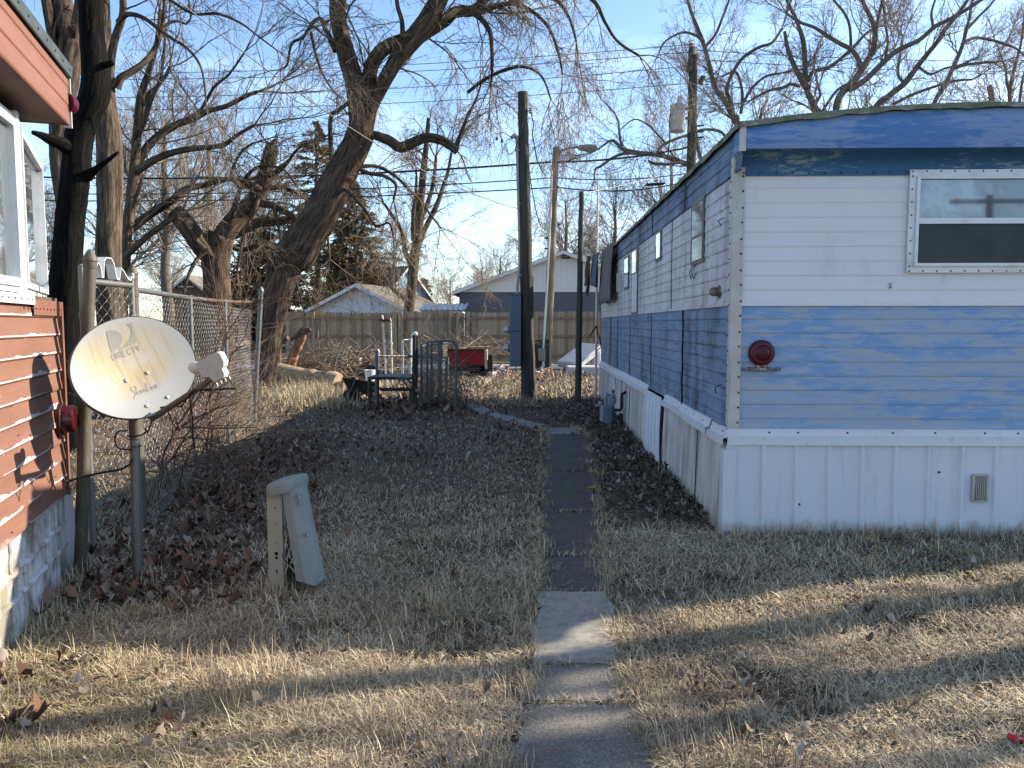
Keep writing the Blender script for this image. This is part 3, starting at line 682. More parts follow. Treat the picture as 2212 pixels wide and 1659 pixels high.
def ribbon(b, pts, w, o=.0015):
    rs=[]
    for i in range(len(pts)-1):
        for k in range(4): rs.append((pts[i][0]+(pts[i+1][0]-pts[i][0])*k/4, pts[i][1]+(pts[i+1][1]-pts[i][1])*k/4))
    rs.append(pts[-1]); vs=[]
    for i in range(len(rs)):
        a=rs[max(i-1,0)]; c=rs[min(i+1,len(rs)-1)]; dx,dy=c[0]-a[0],c[1]-a[1]; l=math.hypot(dx,dy) or 1
        nx,ny=-dy/l*w/2,dx/l*w/2; vs+= [DP(rs[i][0]+nx,rs[i][1]+ny,o),DP(rs[i][0]-nx,rs[i][1]-ny,o)]
    b.add(vs,[(2*i,2*i+1,2*i+3,2*i+2) for i in range(len(rs)-1)])
b=MB()
# emblem: filled half-round on the left, swept horn on the right (traced in the picture, laid on the dish)
Dp=[(224,719),(235,717),(247,718),(256,722),(262,729),(263,737),(259,745),(251,754),(243,761),(240,761),(236,753),(230,737)]
flat_poly(b,[dpx(*p) for p in Dp])
Hp=[(267,704),(279,700),(287,720),(295,738),(292,741),(280,746),(266,753),(254,757),(266,748),(277,738),(283,728),(281,716),(275,708)]
h=[dpx(*p) for p in Hp]
for seg in ((0,1,2,11 if 0 else 11),):
    pass
outer=[(267,704),(279,700),(284,713),(289,725),(295,738),(288,743),(272,750),(254,757)]; inner=[(267,704),(274,708),(279,714),(281,722),(279,731),(274,739),(265,748),(254,757)]
for i in range(7): 
    qd=[dpx(*outer[i]),dpx(*outer[i+1]),dpx(*inner[i+1]),dpx(*inner[i])]; vs=[DP(*p,.0015) for p in qd]; b.add(vs,[(0,1,2,3)])
# DIRECTV in strokes between two picture points
GL={'D':[[(0,0),(0,1),(.35,1),(.6,.8),(.6,.2),(.35,0),(0,0)]],'I':[[(0,0),(0,1)]],'R':[[(0,0),(0,1),(.4,1),(.55,.85),(.55,.65),(.4,.5),(0,.5)],[(.3,.5),(.58,0)]],'E':[[(.5,0),(0,0),(0,1),(.5,1)],[(0,.52),(.42,.52)]],
 'C':[[(.6,.85),(.4,1),(.2,1),(0,.75),(0,.25),(.2,0),(.4,0),(.6,.15)]],'T':[[(0,1),(.6,1)],[(.3,1),(.3,0)]],'V':[[(0,1),(.3,0),(.6,1)]]}
p0=Vector(dpx(245,778)); p1=Vector(dpx(304,757)); ax=(p1-p0); Lx=ax.length; ax/=Lx; ay=Vector((-ax.y,ax.x)); hgt=Lx*.19
wd={'I':.18}; tot=sum(wd.get(c,.62)+.26 for c in 'DIRECTV')-.26; k_=Lx/tot; xx=0
for ch in 'DIRECTV':
    for stv in GL[ch]: ribbon(b,[tuple(p0+ax*(xx+x)*k_+ay*y*hgt) for x,y in stv],.0058)
    xx+=wd.get(ch,.62)+.26
# SlimLine in script strokes
S=[[(.62,1.0),(.45,1.1),(.25,.95),(.3,.7),(.5,.5),(.45,.15),(.2,-.05),(.0,-.25),(.12,-.32)],[(.55,.1),(.75,.5),(.95,1.05),(.85,1.1),(.75,.6),(.78,.1),(.95,.05)],[(1.05,.5),(1.02,.1),(1.15,.05)],[(1.06,.72),(1.08,.76)],
   [(1.2,.45),(1.2,.05),(1.3,.4),(1.45,.45),(1.45,.05),(1.58,.4),(1.72,.45),(1.72,.05),(1.85,.1)],[(2.1,1.05),(1.95,.5),(1.9,.02),(2.2,.08),(2.4,.12)],[(2.35,.5),(2.34,.1),(2.45,.05)],[(2.38,.74),(2.4,.78)],[(2.52,.45),(2.52,.05),(2.62,.4),(2.78,.42),(2.78,.05),(2.9,.1)],[(2.92,.25),(3.12,.32),(3.1,.5),(2.98,.48),(2.92,.25),(3.0,.05),(3.25,.12)]]
p0=Vector(dpx(285,858)); p1=Vector(dpx(343,838)); ax=(p1-p0); Lx=ax.length; ax/=Lx; ay=Vector((-ax.y,ax.x)); k_=Lx/3.25
for stv in S: ribbon(b,[tuple(p0+ax*x*k_+ay*y*k_*.95) for x,y in stv],.0042)
b.build('lettering', M['dish_mark'], dish)
b=MB()
for p in ((319,805),(273,822),(357,861),(313,880)):
    u,v=dpx(*p); b.lathe([(.012,0),(.012,.004),(.008,.007),(.002,.008)],DP(u,v),dn,14)
b.build('bolts', mat('zinc_bolt',(.3,.3,.29),.3,.5,.6), dish)
# pole, bracket, feed arm, receiver
b=MB(); PT=DC-dn*.16+UP*-.10; PT=Vector((P(291,905,DB.y).x, DB.y, P(291,905,DB.y).z))
b.tube([DB-UP*.05, DB+(PT-DB)*.5, PT+UP*.12],.0285,16); b.build('pole', M['galv'], dish, True)
b=MB(); b.tube([PT-UP*.12, PT+UP*.10],.034,16); b.lathe([(.032,0),(.032,.006)],PT-UP*.165,(0,0,1),14); b.build('sleeve', M['galv_old'], dish, True)
b=MB(); b.tube([PT+UP*.06, PT+UP*.13-dn*-.03, DC-dn*.12+UP*-.05, DC-dn*.10],[.03,.035,.035,.03],8); b.bbox(DC-dn*.10,(.16,.06,.2),.01,Matrix((E1,-dn,E2)).transposed()); b.build('bracket', M['dish_back'], dish)
A0_=P(338,898,DB.y-.10); 
HD=P(458,795,DB.y-.42); ARM=P(436,834,DB.y-.38)
b=MB(); b.tube([A0_-dn*.05, A0_, ARM, HD-UP*.05],[.021,.02,.017,.017],8); b.build('feed_arm', M['galv_old'], dish)
M['lnb']=mat('pale_receiver_plastic',(.36,.365,.36),.5,.4,0,[((.28,.275,.255),12,(1,1,1),.5,.7,.6)])
hx=Vector((.80,-.15,.38)).normalized(); hn=Vector((.25,-.96,.10)); hn=(hn-hx*hn.dot(hx)).normalized(); hz=hx.cross(-hn); hz=hz if hz.z>0 else -hz
lnb=empty('receiver', HD); lnb.parent=dish; lnb.location=HD-DB
pl=[(-.075,.03),(-.07,.055),(-.055,.062),(.085,.062),(.1,.05),(.1,.0),(.085,-.02),(.068,-.03),(.066,-.06),(.05,-.075),(-.01,-.075),(-.022,-.062),(-.03,-.035),(-.05,-.03),(-.07,-.02)]
b=MB(); b.prism([HD+hx*x*.9+hz*y+hn*.022 for x,y in pl],-hn*.05); b.build('housing', M['lnb'], lnb)
b=MB(); fx=HD-hx*.045-hn*.01+hz*.02; fd=(DC-fx).normalized(); b.lathe([(.03,0),(.032,.05),(.034,.055),(.034,.075),(.026,.10),(.012,.12),(.002,.122)],fx,fd,18); b.build('feed_horn', mat('white_feed_cap',(.42,.42,.42),.4,.4), lnb, True)
b=MB()
for i in range(4):
    p=HD-hz*.08+hx*(-.02+i*.028); b.lathe([(.005,0),(.005,.012),(.004,.013),(.004,.018)],p,-hz,8)
b.build('connectors', M['galv'], lnb)
b=MB()
b.tube([HD-hz*.10+hx*.06, HD-hz*.15+hx*.05-hn*.03, ARM+UP*.0-hx*.06, ARM+(A0_-ARM)*.45-UP*.04, ARM+(A0_-ARM)*.6-UP*.005, A0_+(ARM-A0_)*.1+UP*.03],.0055,6)
pts=[P(330,905,DB.y-.06),P(322,928,DB.y-.04),P(306,940,DB.y-.035),P(291,943,DB.y-.045),P(276,942,DB.y-.02)]
b.tube(pts,.005,6)
b.tube([P(276,930,DB.y-.05)]+[P(262+14*math.cos(a),950+20*math.sin(a),DB.y-.05) for a in [ -1.2+i*-.42 for i in range(9)]]+[P(285,972,DB.y-.05)],.005,6)
b.tube([P(284,990,DB.y-.045),P(281,1003,DB.y-.05),P(262,1014,DB.y-.05),P(220,1021,DB.y-.06),P(180,1030,DB.y-.07),P(152,1038,DB.y-.03)],.0065,6); b.tube([P(152,1038,DB.y-.03),P(139,1041,DB.y-.06)],.011,6)
b.build('cable', M['black_cable'], dish, True)
p=P(370,905,DB.y-.2); b=MB(); b.tube([HD-hz*.1-hx*.05, P(408,845,DB.y-.3), P(416,905,DB.y-.15), P(415,935,DB.y+.0), P(421,968,DB.y+.1)],.0045,6); b.build('cable', M['black_cable'], dish, True)

# ================================================================ chain-link fence, gate and gate post on the left
def chainlink(A, B, z0, z1, r=.0022, pitch=.058):
    d=(B-A); Lh=d.length; d=d/Lh; nx=int(Lh/(pitch)); nz=int((z1-z0)/(pitch*.72)); nrm=Vector((d.y,-d.x,0))
    polys=[]
    for i in range(nx+1):
        zz=np.arange(nz+1); xs=(i+((zz+i)%2)-.5)*pitch; xs=np.clip(xs,0,Lh)
        p=np.zeros((nz+1,3)); p[:,0]=A.x+d.x*xs+nrm.x*.004*(zz%2); p[:,1]=A.y+d.y*xs+nrm.y*.004*(zz%2); p[:,2]=z0+zz*(z1-z0)/nz
        p[:,0]+=nrm.x*.012*np.sin(xs*3+p[:,2]*4); p[:,1]+=nrm.y*.012*np.sin(xs*3+p[:,2]*4)
        polys.append((p,np.full(nz+1,r)))
    return tubes_np(polys,3)
def tubes_np(polys, sides):
    """list of (points (n,3), radii (n,)) -> vertices, quads"""
    by={}
    for p,r in polys: by.setdefault(len(p),[]).append((p,r))
    Vs=[];Qs=[];k=0
    ang=np.arange(sides)*2*np.pi/sides; ca,sa=np.cos(ang),np.sin(ang)
    for n,lst in by.items():
        Pp=np.array([a for a,_ in lst],dtype=np.float64); Rr=np.array([r for _,r in lst],dtype=np.float64); m=len(lst)
        t=np.empty_like(Pp); t[:,1:-1]=Pp[:,2:]-Pp[:,:-2]; t[:,0]=Pp[:,1]-Pp[:,0]; t[:,-1]=Pp[:,-1]-Pp[:,-2]
        t/=np.linalg.norm(t,axis=2,keepdims=True)+1e-9
        mt=np.abs(t.mean(axis=1)); ref=np.zeros((m,1,3)); ref[np.arange(m),0,np.argmin(mt,axis=1)]=1
        a=np.cross(t,np.broadcast_to(ref,t.shape)); a/=np.linalg.norm(a,axis=2,keepdims=True)+1e-9; bb=np.cross(t,a)
        v=Pp[:,:,None,:]+Rr[:,:,None,None]*(a[:,:,None,:]*ca[None,None,:,None]+bb[:,:,None,:]*sa[None,None,:,None])
        Vs.append(v.reshape(-1,3))
        i=np.arange(n-1)[:,None]; kk=np.arange(sides)[None,:]
        qd=np.stack([i*sides+kk,i*sides+(kk+1)%sides,(i+1)*sides+(kk+1)%sides,(i+1)*sides+kk],axis=-1).reshape(-1,4)
        Qs.append((qd[None]+(np.arange(m)*n*sides)[:,None,None]).reshape(-1,4)+k); k+=m*n*sides
    return np.concatenate(Vs),np.concatenate(Qs)
def post(b, base, top, r, cap=True, n=14):
    b.tube([base-UP*.05, base+(top-base)*.5, top], r, n)
    if cap:
        ax=(top-base).normalized(); b.lathe([(r*1.06,-.045),(r*1.08,-.04),(r*1.08,-.005),(r*1.22,0),(r*1.15,.012),(r*.7,.045),(r*.15,.07)], top, ax, n)
GPb=G(172,1240); GPt=P(194,552,GPb.y-.0)
gp=empty('gate_post', GPb, 'thick leaning steel gate post with pointed cap beside the red mobile home', 'post')
b=MB(); post(b,GPb,GPt-UP*.03,.036); o=b.build('post', M['galv_old'], gp, True)
# gate leaf
GA=G(203,1212); GBy=GA.y+.62; GB=Vector((P(287,700,GBy).x,GBy,0)); zgt=P(240,612,(GA.y+GBy)/2).z
gate=empty('chain_link_gate', (GA+GB)/2, 'narrow chain-link gate with wavy metal strip along its top rail', 'gate')
b=MB()
for p in (GA,GB): b.tube([p+UP*.06,p+UP*(zgt+.05)],.021,12)
b.tube([GA+UP*zgt,GB+UP*zgt],.021,12)
b.tube([GA+UP*(zgt+.05),GA+UP*(zgt+.10)],[.023,.018],12); b.tube([GB+UP*(zgt+.05),GB+UP*(zgt+.09)],[.028,.024],12)
for z in (.25,.75,1.15,zgt-.22):
    for p in (GA,GB): b.tube([p+UP*(z-.02),p+UP*(z+.02)],.027,10)
b.build('frame', M['galv'], gate, True)
V,Q=chainlink(GA,GB,.14,zgt-.03,.0024); np_mesh('mesh_panel',V,[Q],M['wire'],gate)
b=MB(); dg=(GB-GA).normalized(); Lg=(GB-GA).length; nz_=Vector((dg.y,-dg.x,0))
pts=[]
prof=[(.06,.10),(.10,.105),(.13,.03),(.17,.07),(.24,.125),(.28,.10),(.30,.03),(.335,.03),(.36,.14),(.40,.165),(.50,.165),(.55,.13),(.60,.03),(.66,.03),(.70,.11),(.75,.09),(.84,.04),(.90,.03),(.94,.06)]
for a,h in prof: pts.append(GA+dg*(a*Lg)+UP*(zgt+h))
vs=[]
for p in pts: vs+=[p+nz_*.03,p-nz_*.03]
b.add(vs,[(2*i,2*i+1,2*i+3,2*i+2) for i in range(len(pts)-1)])
o=b.build('wavy_strip', M['white_alu'], gate); md=o.modifiers.new('thick','SOLIDIFY'); md.thickness=.006
# fence run
FA_=Vector((P(291,700,GBy+.06).x,GBy+.06,0)); FB=G(548,912); 
fence=empty('chain_link_fence', FA_, 'tall chain-link fence with capped posts running back from the gate to the leaning tree', 'fence')
zF=P(291,625,FA_.y).z; zFe=P(560,652,FB.y).z
b=MB(); post(b,FA_,FA_+UP*(P(291,592,FA_.y).z),.033); b.tube([FA_+UP*(zF-.05),FA_+UP*(zF-.0)],.038,14); b.build('post', M['galv_old'], fence, True)
b=MB(); post(b,FB,Vector((P(564,628,FB.y).x,FB.y,P(564,628,FB.y).z)),.036); b.build('post', M['galv'], fence, True)
for a in (.30,.62):
    p=FA_+(FB-FA_)*a; b=MB(); post(b,p,p+UP*(zF+(zFe-zF)*a),.026,False); b.build('post', M['galv'], fence, True)
pm=[FA_+(FB-FA_)*a+UP*(zF+(zFe-zF)*a-.03*math.sin(a*3.1)) for a in [i/12 for i in range(13)]]
b=MB(); b.tube(pm[:6],.021,10); b.build('top_rail', M['galv'], fence, True)
b=MB(); b.tube(pm[5:],.0205,10); b.build('top_rail', mat('rusty_rail',(.11,.062,.042),.7,.3,.2,[((.13,.115,.10),8,(1,1,1),.5,.7,.7)]), fence, True, label='rusty far length of the top rail')
V,Q=chainlink(FA_,FB,.03,zF-.03,.0023); np_mesh('mesh_panel',V,[Q],M['wire'],fence)

# ================================================================ cable pedestal
PB=G(604,1278); ped=empty('utility_pedestal', PB, 'beige utility pedestal with its cover hanging open in the grass', 'utility pedestal')
ry=math.radians(-14); px_=Vector((math.cos(ry),math.sin(ry),0)); py_=Vector((-math.sin(ry),math.cos(ry),0)); RP=Matrix((px_,py_,UP)).transposed()
M['ped']=mat('weathered_beige_plastic',(.30,.30,.25),.7,.25,0,[((.24,.24,.20),6,(1,1,.4),.45,.7,.7),((.14,.13,.10),25,(1,1,1),.62,.72,.6)],(80,(1,1,1),.15,.002))
M['ped_grey']=mat('faded_grey_green_cover',(.20,.225,.215),.75,.25,0,[((.28,.295,.265),5,(1,1,.4),.45,.7,.6)],(120,(1,1,1),.2,.002))
def Q_(x,y,z): return PB+px_*x+py_*y+UP*z
ph_=P(600,1050,PB.y).z
b=MB(); b.prism([Q_(-.05,-.03,-.05),Q_(.046,-.03,-.05),Q_(.046,-.022,-.05),Q_(-.042,-.022,-.05),Q_(-.042,.15,-.05),Q_(-.05,.15,-.05)],UP*(ph_+.05)); b.box2
b.build('back_panel', M['ped'], ped)
b=MB()
for z,r in ((.235,.011),(.21,.009),(.41,.004),(.30,.004),(.135,.005),(.125,.005),(.50,.005)): b.lathe([(r,0),(r*.9,.002)],Q_(.004,-.0305,z),-py_,12)
b.build('knockouts', M['dark_gap'], ped)
tilt=math.radians(9)
def C_(x,y,z):      # cover local: hinged at top, swung to the right
    h=ph_-z; return Q_(.05+x*(1+.18*h/ph_)+math.sin(tilt)*h, y*(1+.1*h/ph_), ph_-math.cos(tilt)*h)
prof=[(.0,-.04),(.005,-.048),(.05,-.044),(.078,-.01),(.082,.07),(.066,.13),(.0,.15)]
b=MB(); vs=[]
for k in range(9):
    z=ph_*(1-k/8)+.075*k/8
    for (x,y) in prof: vs.append(C_(x,y,z+(.0 if k<8 else -.025*(x>.05)+.012*(abs(x-.006)<.01))))
m_=len(prof); b.add(vs,[(i*m_+k,(i+1)*m_+k,(i+1)*m_+k+1,i*m_+k+1) for i in range(8) for k in range(m_-1)])
o=b.build('cover', M['ped_grey'], ped); md=o.modifiers.new('thick','SOLIDIFY'); md.thickness=.004
b=MB()
for (x,y,z,w_,h_) in ((.092,-.018,ph_-.05,.022,.03),(.092,-.018,ph_-.085,.018,.022),(.096,-.014,ph_-.27,.022,.022)):
    c=C_(x,y,z); dx=(C_(.10,-.01,z)-C_(.065,-.05,z)).normalized(); dzv=(C_(x,y,z+.05)-C_(x,y,z)).normalized(); nn_=dx.cross(dzv).normalized()
    Rm=Matrix((dx,-nn_,dzv)).transposed(); b.box(c+nn_*.0035,(w_*1.2,.002,h_),Rm)
    for j in range(3): b.box(c+nn_*.005+dzv*(h_*(-.3+.3*j)),(w_*.8,.002,h_*.12),Rm,1)
b.build('sticker', [mat('dark_sticker',(.10,.12,.13),.5,.3),mat('pale_print',(.4,.42,.42),.6,.3)], ped)
b=MB(); cap=[]
for k in range(28):
    g=2*math.pi*k/28; cs,sn=math.cos(g),math.sin(g); f=lambda c_,p_: math.copysign(abs(c_)**p_,c_); cap.append((.088*f(cs,.55),.13*f(sn,.6)))
vs=[]; rings=[(1.0,-.045),(1.02,-.04),(1.02,.0),(.97,.018),(.85,.028),(.5,.034),(.02,.036)]
for (s_,h_) in rings:
    for (x,y) in cap: vs.append(Q_(.036+x*s_,.055+y*s_,ph_+.01+h_+.25*(x*s_)))
b.add(vs,[(i*28+k,i*28+(k+1)%28,(i+1)*28+(k+1)%28,(i+1)*28+k) for i in range(6) for k in range(28)]); b.build('cap', M['ped_grey'], ped, True)
b=MB(); b.box(Q_(.055,.11,ph_*.5),(.07,.02,ph_*.95),RP); b.bbox(Q_(.075,.05,.12),(.09,.07,.14),.01,RP); b.bbox(Q_(.07,.04,.28),(.05,.05,.06),.01,RP); b.build('terminal_block', mat('dark_green_terminal',(.015,.03,.028),.6,.3), ped)
rw=random.Random(4); b=MB()
for i in range(7):
    x=.055+rw.uniform(0,.04); pts=[Q_(x+rw.uniform(-.01,.03)*j*.5, -.03+rw.uniform(-.012,.02), .40-.055*j+rw.uniform(-.01,.01)) for j in range(6)]; b.tube(pts,.0025,5,mi=i%2)
b.build('wires', [mat('pale_wire',(.5,.48,.42),.5,.3),M['black_cable']], ped)
# ================================================================ poles
def vary(pts_r, n=14, seed=1):
    """weathered round timber between points with radii: (pos, r) list -> MB tube with small wobble"""
    r_=random.Random(seed); out=[];rs=[]
    for (p,r),(q,s) in zip(pts_r[:-1],pts_r[1:]):
        for k in range(n):
            a=k/n; out.append(p.lerp(q,a)+Vector((r_.uniform(-.006,.006),r_.uniform(-.006,.006),0))); rs.append((r+(s-r)*a)*(1+r_.uniform(-.025,.025)))
    out.append(pts_r[-1][0]); rs.append(pts_r[-1][1]); return out,rs
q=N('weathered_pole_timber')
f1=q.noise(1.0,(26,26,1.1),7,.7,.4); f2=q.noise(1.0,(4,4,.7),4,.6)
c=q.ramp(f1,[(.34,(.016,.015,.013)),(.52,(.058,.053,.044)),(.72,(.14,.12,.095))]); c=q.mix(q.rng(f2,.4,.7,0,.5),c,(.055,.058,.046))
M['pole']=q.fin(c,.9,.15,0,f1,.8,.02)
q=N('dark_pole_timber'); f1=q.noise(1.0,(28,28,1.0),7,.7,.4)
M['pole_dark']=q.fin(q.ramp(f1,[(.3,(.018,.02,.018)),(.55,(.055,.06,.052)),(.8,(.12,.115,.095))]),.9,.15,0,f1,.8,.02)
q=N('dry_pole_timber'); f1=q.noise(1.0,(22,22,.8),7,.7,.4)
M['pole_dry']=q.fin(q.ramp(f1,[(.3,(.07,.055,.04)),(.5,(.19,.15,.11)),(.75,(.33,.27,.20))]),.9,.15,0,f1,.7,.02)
B1=G(1142,861); D1=B1.y
pole1=empty('utility_pole', B1, 'tall stout timber pole with grey meter cabinet and conduit on its left', 'utility pole')
top1=P(1129,199,D1)
pt,rr=vary([(B1-UP*.1,.155),(B1.lerp(top1,.5),.13),(top1,.10)],16,2)
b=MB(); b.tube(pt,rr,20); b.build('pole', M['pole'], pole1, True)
cb=empty('meter_cabinet', P(1112,715,D1)); cb.parent=pole1; cb.location=P(1112,715,D1)-B1
z0,z1=P(1112,791,D1).z,P(1112,637,D1).z; x0,x1=P(1101,700,D1).x,P(1125.5,700,D1).x
M['cab']=mat('blue_grey_cabinet_paint',(.085,.12,.15),.5,.4,0,[((.13,.16,.18),3,(1,1,.5),.45,.7,.6),((.05,.06,.065),14,(1,1,.5),.6,.72,.6)])
b=MB(); b.bbox(((x0+x1)/2,D1-.02,(z0+z1)/2),(x1-x0,.34,z1-z0),.012); b.box(((x0+x1)/2-.012,D1-.02,z1+.008),(x1-x0+.03,.37,.016)); b.build('box', M['cab'], cb)
b=MB()
for y in (690,790): pass
b.box2((x0+.02,D1-.194,P(0,716,D1).z),(x1-.02,D1-.191,P(0,714,D1).z)); b.build('seam', M['black_steel'], cb)
M['meter_glass']=mat('meter_glass',(.38,.42,.45),.08,.7,.3)
for y in (713,752):
    c=P(1101,y,D1); b=MB(); b.lathe([(.085,0),(.085,.03),(.075,.035)],c,(-1,0,0),20,1); b.lathe([(.072,.03),(.07,.10),(.06,.125),(.002,.13)],c,(-1,0,0),20); b.build('meter', [M['meter_glass'],M['galv']], cb, True)
b=MB()
za,zb=P(1128,862,D1).z,P(1128,622,D1).z; b.box2((P(1126.5,0,D1).x,D1-.06,0),(P(1130.5,0,D1).x,D1-.02,zb)); b.box2((P(1152,0,D1).x,D1-.05,P(0,745,D1).z),(P(1153.5,0,D1).x,D1+.05,P(0,598,D1).z)); b.build('mounting_board', M['pole_dark'], pole1)
b=MB(); b.bbox(P(1118.5,650,D1-.1),(.105,.10,.235),.01); b.build('junction_box', mat('grey_plastic_box',(.16,.17,.17),.6,.3), pole1)
b=MB(); pts=[P(1117.5,640,D1-.06),P(1117.5,618,D1-.06),P(1120,598,D1-.05),P(1122.5,575,D1-.04),P(1122,500,D1-.04),P(1119,400,D1-.04),P(1117,318,D1-.04),P(1117,305,D1-.04)]
b.tube(pts,.03,10); b.tube([P(1118,309,D1-.04),P(1116.5,297,D1-.05),P(1111,293,D1-.08),P(1105,297,D1-.10)],[.034,.045,.05,.035],12)
for y in (595,440,325): b.box(P(1121 if y>350 else 1117.5,y,D1-.04),(.09,.08,.03))
b.build('conduit', mat('grey_conduit',(.26,.27,.26),.5,.4,.3), pole1, True)
b=MB(); c=P(1147,239,D1-.05); b.lathe([(.02,-.06),(.055,-.045),(.035,-.02),(.055,0),(.035,.02),(.05,.045),(.015,.06)],c,(0,0,1),12); b.tube([c,c+Vector((-.1,.05,0))],.012,6); b.build('insulator', mat('porcelain_insulator',(.42,.38,.36),.3,.5), pole1, True)
b=MB()
b.tube([P(1106,297,D1-.1),P(1095,303,D1-.15),P(1090,318,D1-.15),P(1100,335,D1-.12),P(1112,325,D1-.1),P(1120,300,D1-.14),P(1130,262,D1-.14)],.009,5)
b.tube([P(1105,297,D1-.1),P(1088,286,D1-.15),P(1075,288,D1-.2),P(1073,296,D1-.2)],.007,5); b.tube([P(1073,296,D1-.2),P(1073.5,303,D1-.2)],.022,6); b.tube([P(1084,300,D1-.2),P(1084.5,308,D1-.2)],.022,6)
b.tube([P(1108,297,D1-.1),P(1094,312,D1-.18),P(1098,336,D1-.16),P(1110,330,D1-.12)],.006,5)
b.tube([P(1148,247,D1-.05),P(1153,268,D1-.03),P(1150,290,D1-.05),P(1155,318,D1),P(1160,345,D1+.1),P(1170,368,D1+.3),P(1178,379,D1+.5)],.014,6)
b.build('service_cable', M['black_cable'], pole1, True)
# pole 2 (street lamp)
B2=G(1180,797); D2=B2.y; top2=P(1201,318,D2)
pole2=empty('utility_pole', B2, 'leaning sunlit timber pole with breaker box and bracket street lamp', 'utility pole')
pt,rr=vary([(B2-UP*.1,.17),(B2.lerp(top2,.5),.145),(top2,.105)],14,5)
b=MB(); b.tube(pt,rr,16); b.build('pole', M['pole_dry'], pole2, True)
b=MB(); b.box(P(1171,776,D2-.2),(.50,.05,1.35)); b.build('mounting_board', M['pole_dark'], pole2)
b=MB(); b.bbox(P(1170.5,766,D2-.28),(.24,.13,.43),.015); b.build('breaker_box', mat('beige_breaker_box',(.22,.215,.18),.5,.4), pole2)
b=MB(); b.tube([P(1173.5,752,D2-.24),P(1177,700,D2-.24),P(1183,600,D2-.2),P(1190,440,D2-.18),P(1191.5,370,D2-.16),P(1188,364,D2-.2)],.038,8); b.tube([P(1173,780,D2-.24),P(1174,790,D2-.24),P(1167,800,D2-.25),P(1160,806,D2-.25)],.05,8); b.build('conduit', mat('white_conduit',(.58,.58,.55),.5,.4,.2), pole2, True)
b=MB(); b.tube([P(1206,346,D2),P(1208,334,D2),P(1214,325,D2),P(1228,320,D2),P(1250,318,D2)],.035,8); b.build('lamp_arm', M['galv'], pole2, True)
b=MB(); b.lathe([(.06,0),(.11,.1),(.14,.35),(.13,.6),(.05,.68)],P(1248,319,D2),(1,.0,-.05),14,sx=.6); b.build('lamp_head', mat('mossy_lamp_head',(.20,.21,.16),.6,.3), pole2, True)
b=MB()
for y in (515,538,485): b.tube([P(1186 if y>500 else 1205,y,D2-.1),P(1176 if y>500 else 1211,y-1,D2-.12)],.03,6)
b.build('brackets', M['black_steel'], pole2)
# pole 3 (short dark)
B3=G(1248,876); D3=B3.y; top3=P(1256,414,D3)
pole3=empty('timber_post', B3, 'slim dark timber post standing between the stout pole and the blue home', 'post')
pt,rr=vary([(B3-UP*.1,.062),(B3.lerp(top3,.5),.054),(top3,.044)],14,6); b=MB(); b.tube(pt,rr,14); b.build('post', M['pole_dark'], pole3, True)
# transformer pole
D4=29.0; B4=Vector((P(1486,700,D4).x,D4,0)); pole4=empty('utility_pole', B4, 'distant power pole with grey transformer can rising behind the blue home', 'utility pole')
t4=P(1498,110,D4); pt,rr=vary([(B4,.2),(B4.lerp(t4,.5),.18),(t4,.15)],12,8); b=MB(); b.tube(pt,rr,14); b.tube([P(1489,155,D4-.2),P(1493,96,D4-.2)],[.1,.08],8); b.build('pole', M['pole'], pole4, True)
b=MB(); c=P(1463,284,D4-.25); hh=P(0,226,D4).z-P(0,284,D4).z; b.lathe([(.20,-.03),(.27,0),(.275,hh*.9),(.285,hh*.93),(.285,hh*.97),(.22,hh),(.02,hh*1.03)],c,(0,0,1),22); b.build('transformer', mat('pale_grey_transformer',(.36,.38,.38),.5,.4,0,[((.25,.25,.24),5,(1,1,.4),.5,.7,.6)]), pole4, True)
b=MB()
for (x,y) in ((1467,216),(1493,94),(1501,109)): b.lathe([(.06,-.14),(.09,-.1),(.05,-.05),(.09,0),(.05,.05),(.08,.1),(.02,.15)],P(x,y,D4-.2),(0,0,1),10)
b.build('insulator', mat('pale_insulator',(.5,.5,.5),.3,.5), pole4, True)
b=MB(); b.tube([P(1478,235,D4-.2),P(1490,235,D4-.1)],.05,6); b.tube([P(1478,256,D4-.2),P(1490,255,D4-.1)],.05,6); b.tube([P(1509,178,D4-.2),P(1516,164,D4-.2),P(1524,167,D4-.2)],.04,6); b.tube([P(1513,182,D4-.2),P(1520,168,D4-.2)],.07,6)
for y in (273,286,298): b.tube([P(1500,y,D4-.1),P(1521,y-2,D4-.3)],.035,5)
b.build('brackets', M['galv_old'], pole4)
b=MB(); b.tube([P(1451,231,D4-.3),P(1446,260,D4-.4),P(1447,300,D4-.4),P(1443,335,D4-.3),P(1440,345,D4-.2)],.025,5); b.build('drop_cable', M['black_cable'], pole4)
# white mast at the far end of the mobile home
B5=P(1287,846,15.7); B5.z=0; mast=empty('antenna_mast', B5, 'thin pale metal mast at the far corner of the blue home', 'mast')
t5=P(1292,392,B5.y); b=MB(); b.tube([B5,P(1289,600,B5.y),t5],[.026,.024,.017],8); 
for y in (560,735): b.tube([P(1289.3,y-4,B5.y),P(1289.3,y+4,B5.y)],.034,8)
b.build('pole', mat('pale_mast_metal',(.50,.49,.46),.5,.4,.3,[((.3,.27,.23),7,(1,1,.4),.5,.7,.7)]), mast, True)
b=MB(); b.tube([P(1289,704,B5.y-.05),P(1282,712,B5.y-.1),P(1274,727,B5.y-.1)],.016,5); b.tube([P(1289,704,B5.y-.05),P(1291,720,B5.y-.08),P(1297,735,B5.y-.05),P(1298,750,B5.y-.05),P(1290,757,B5.y)],.012,5); b.build('cable', M['black_cable'], mast)

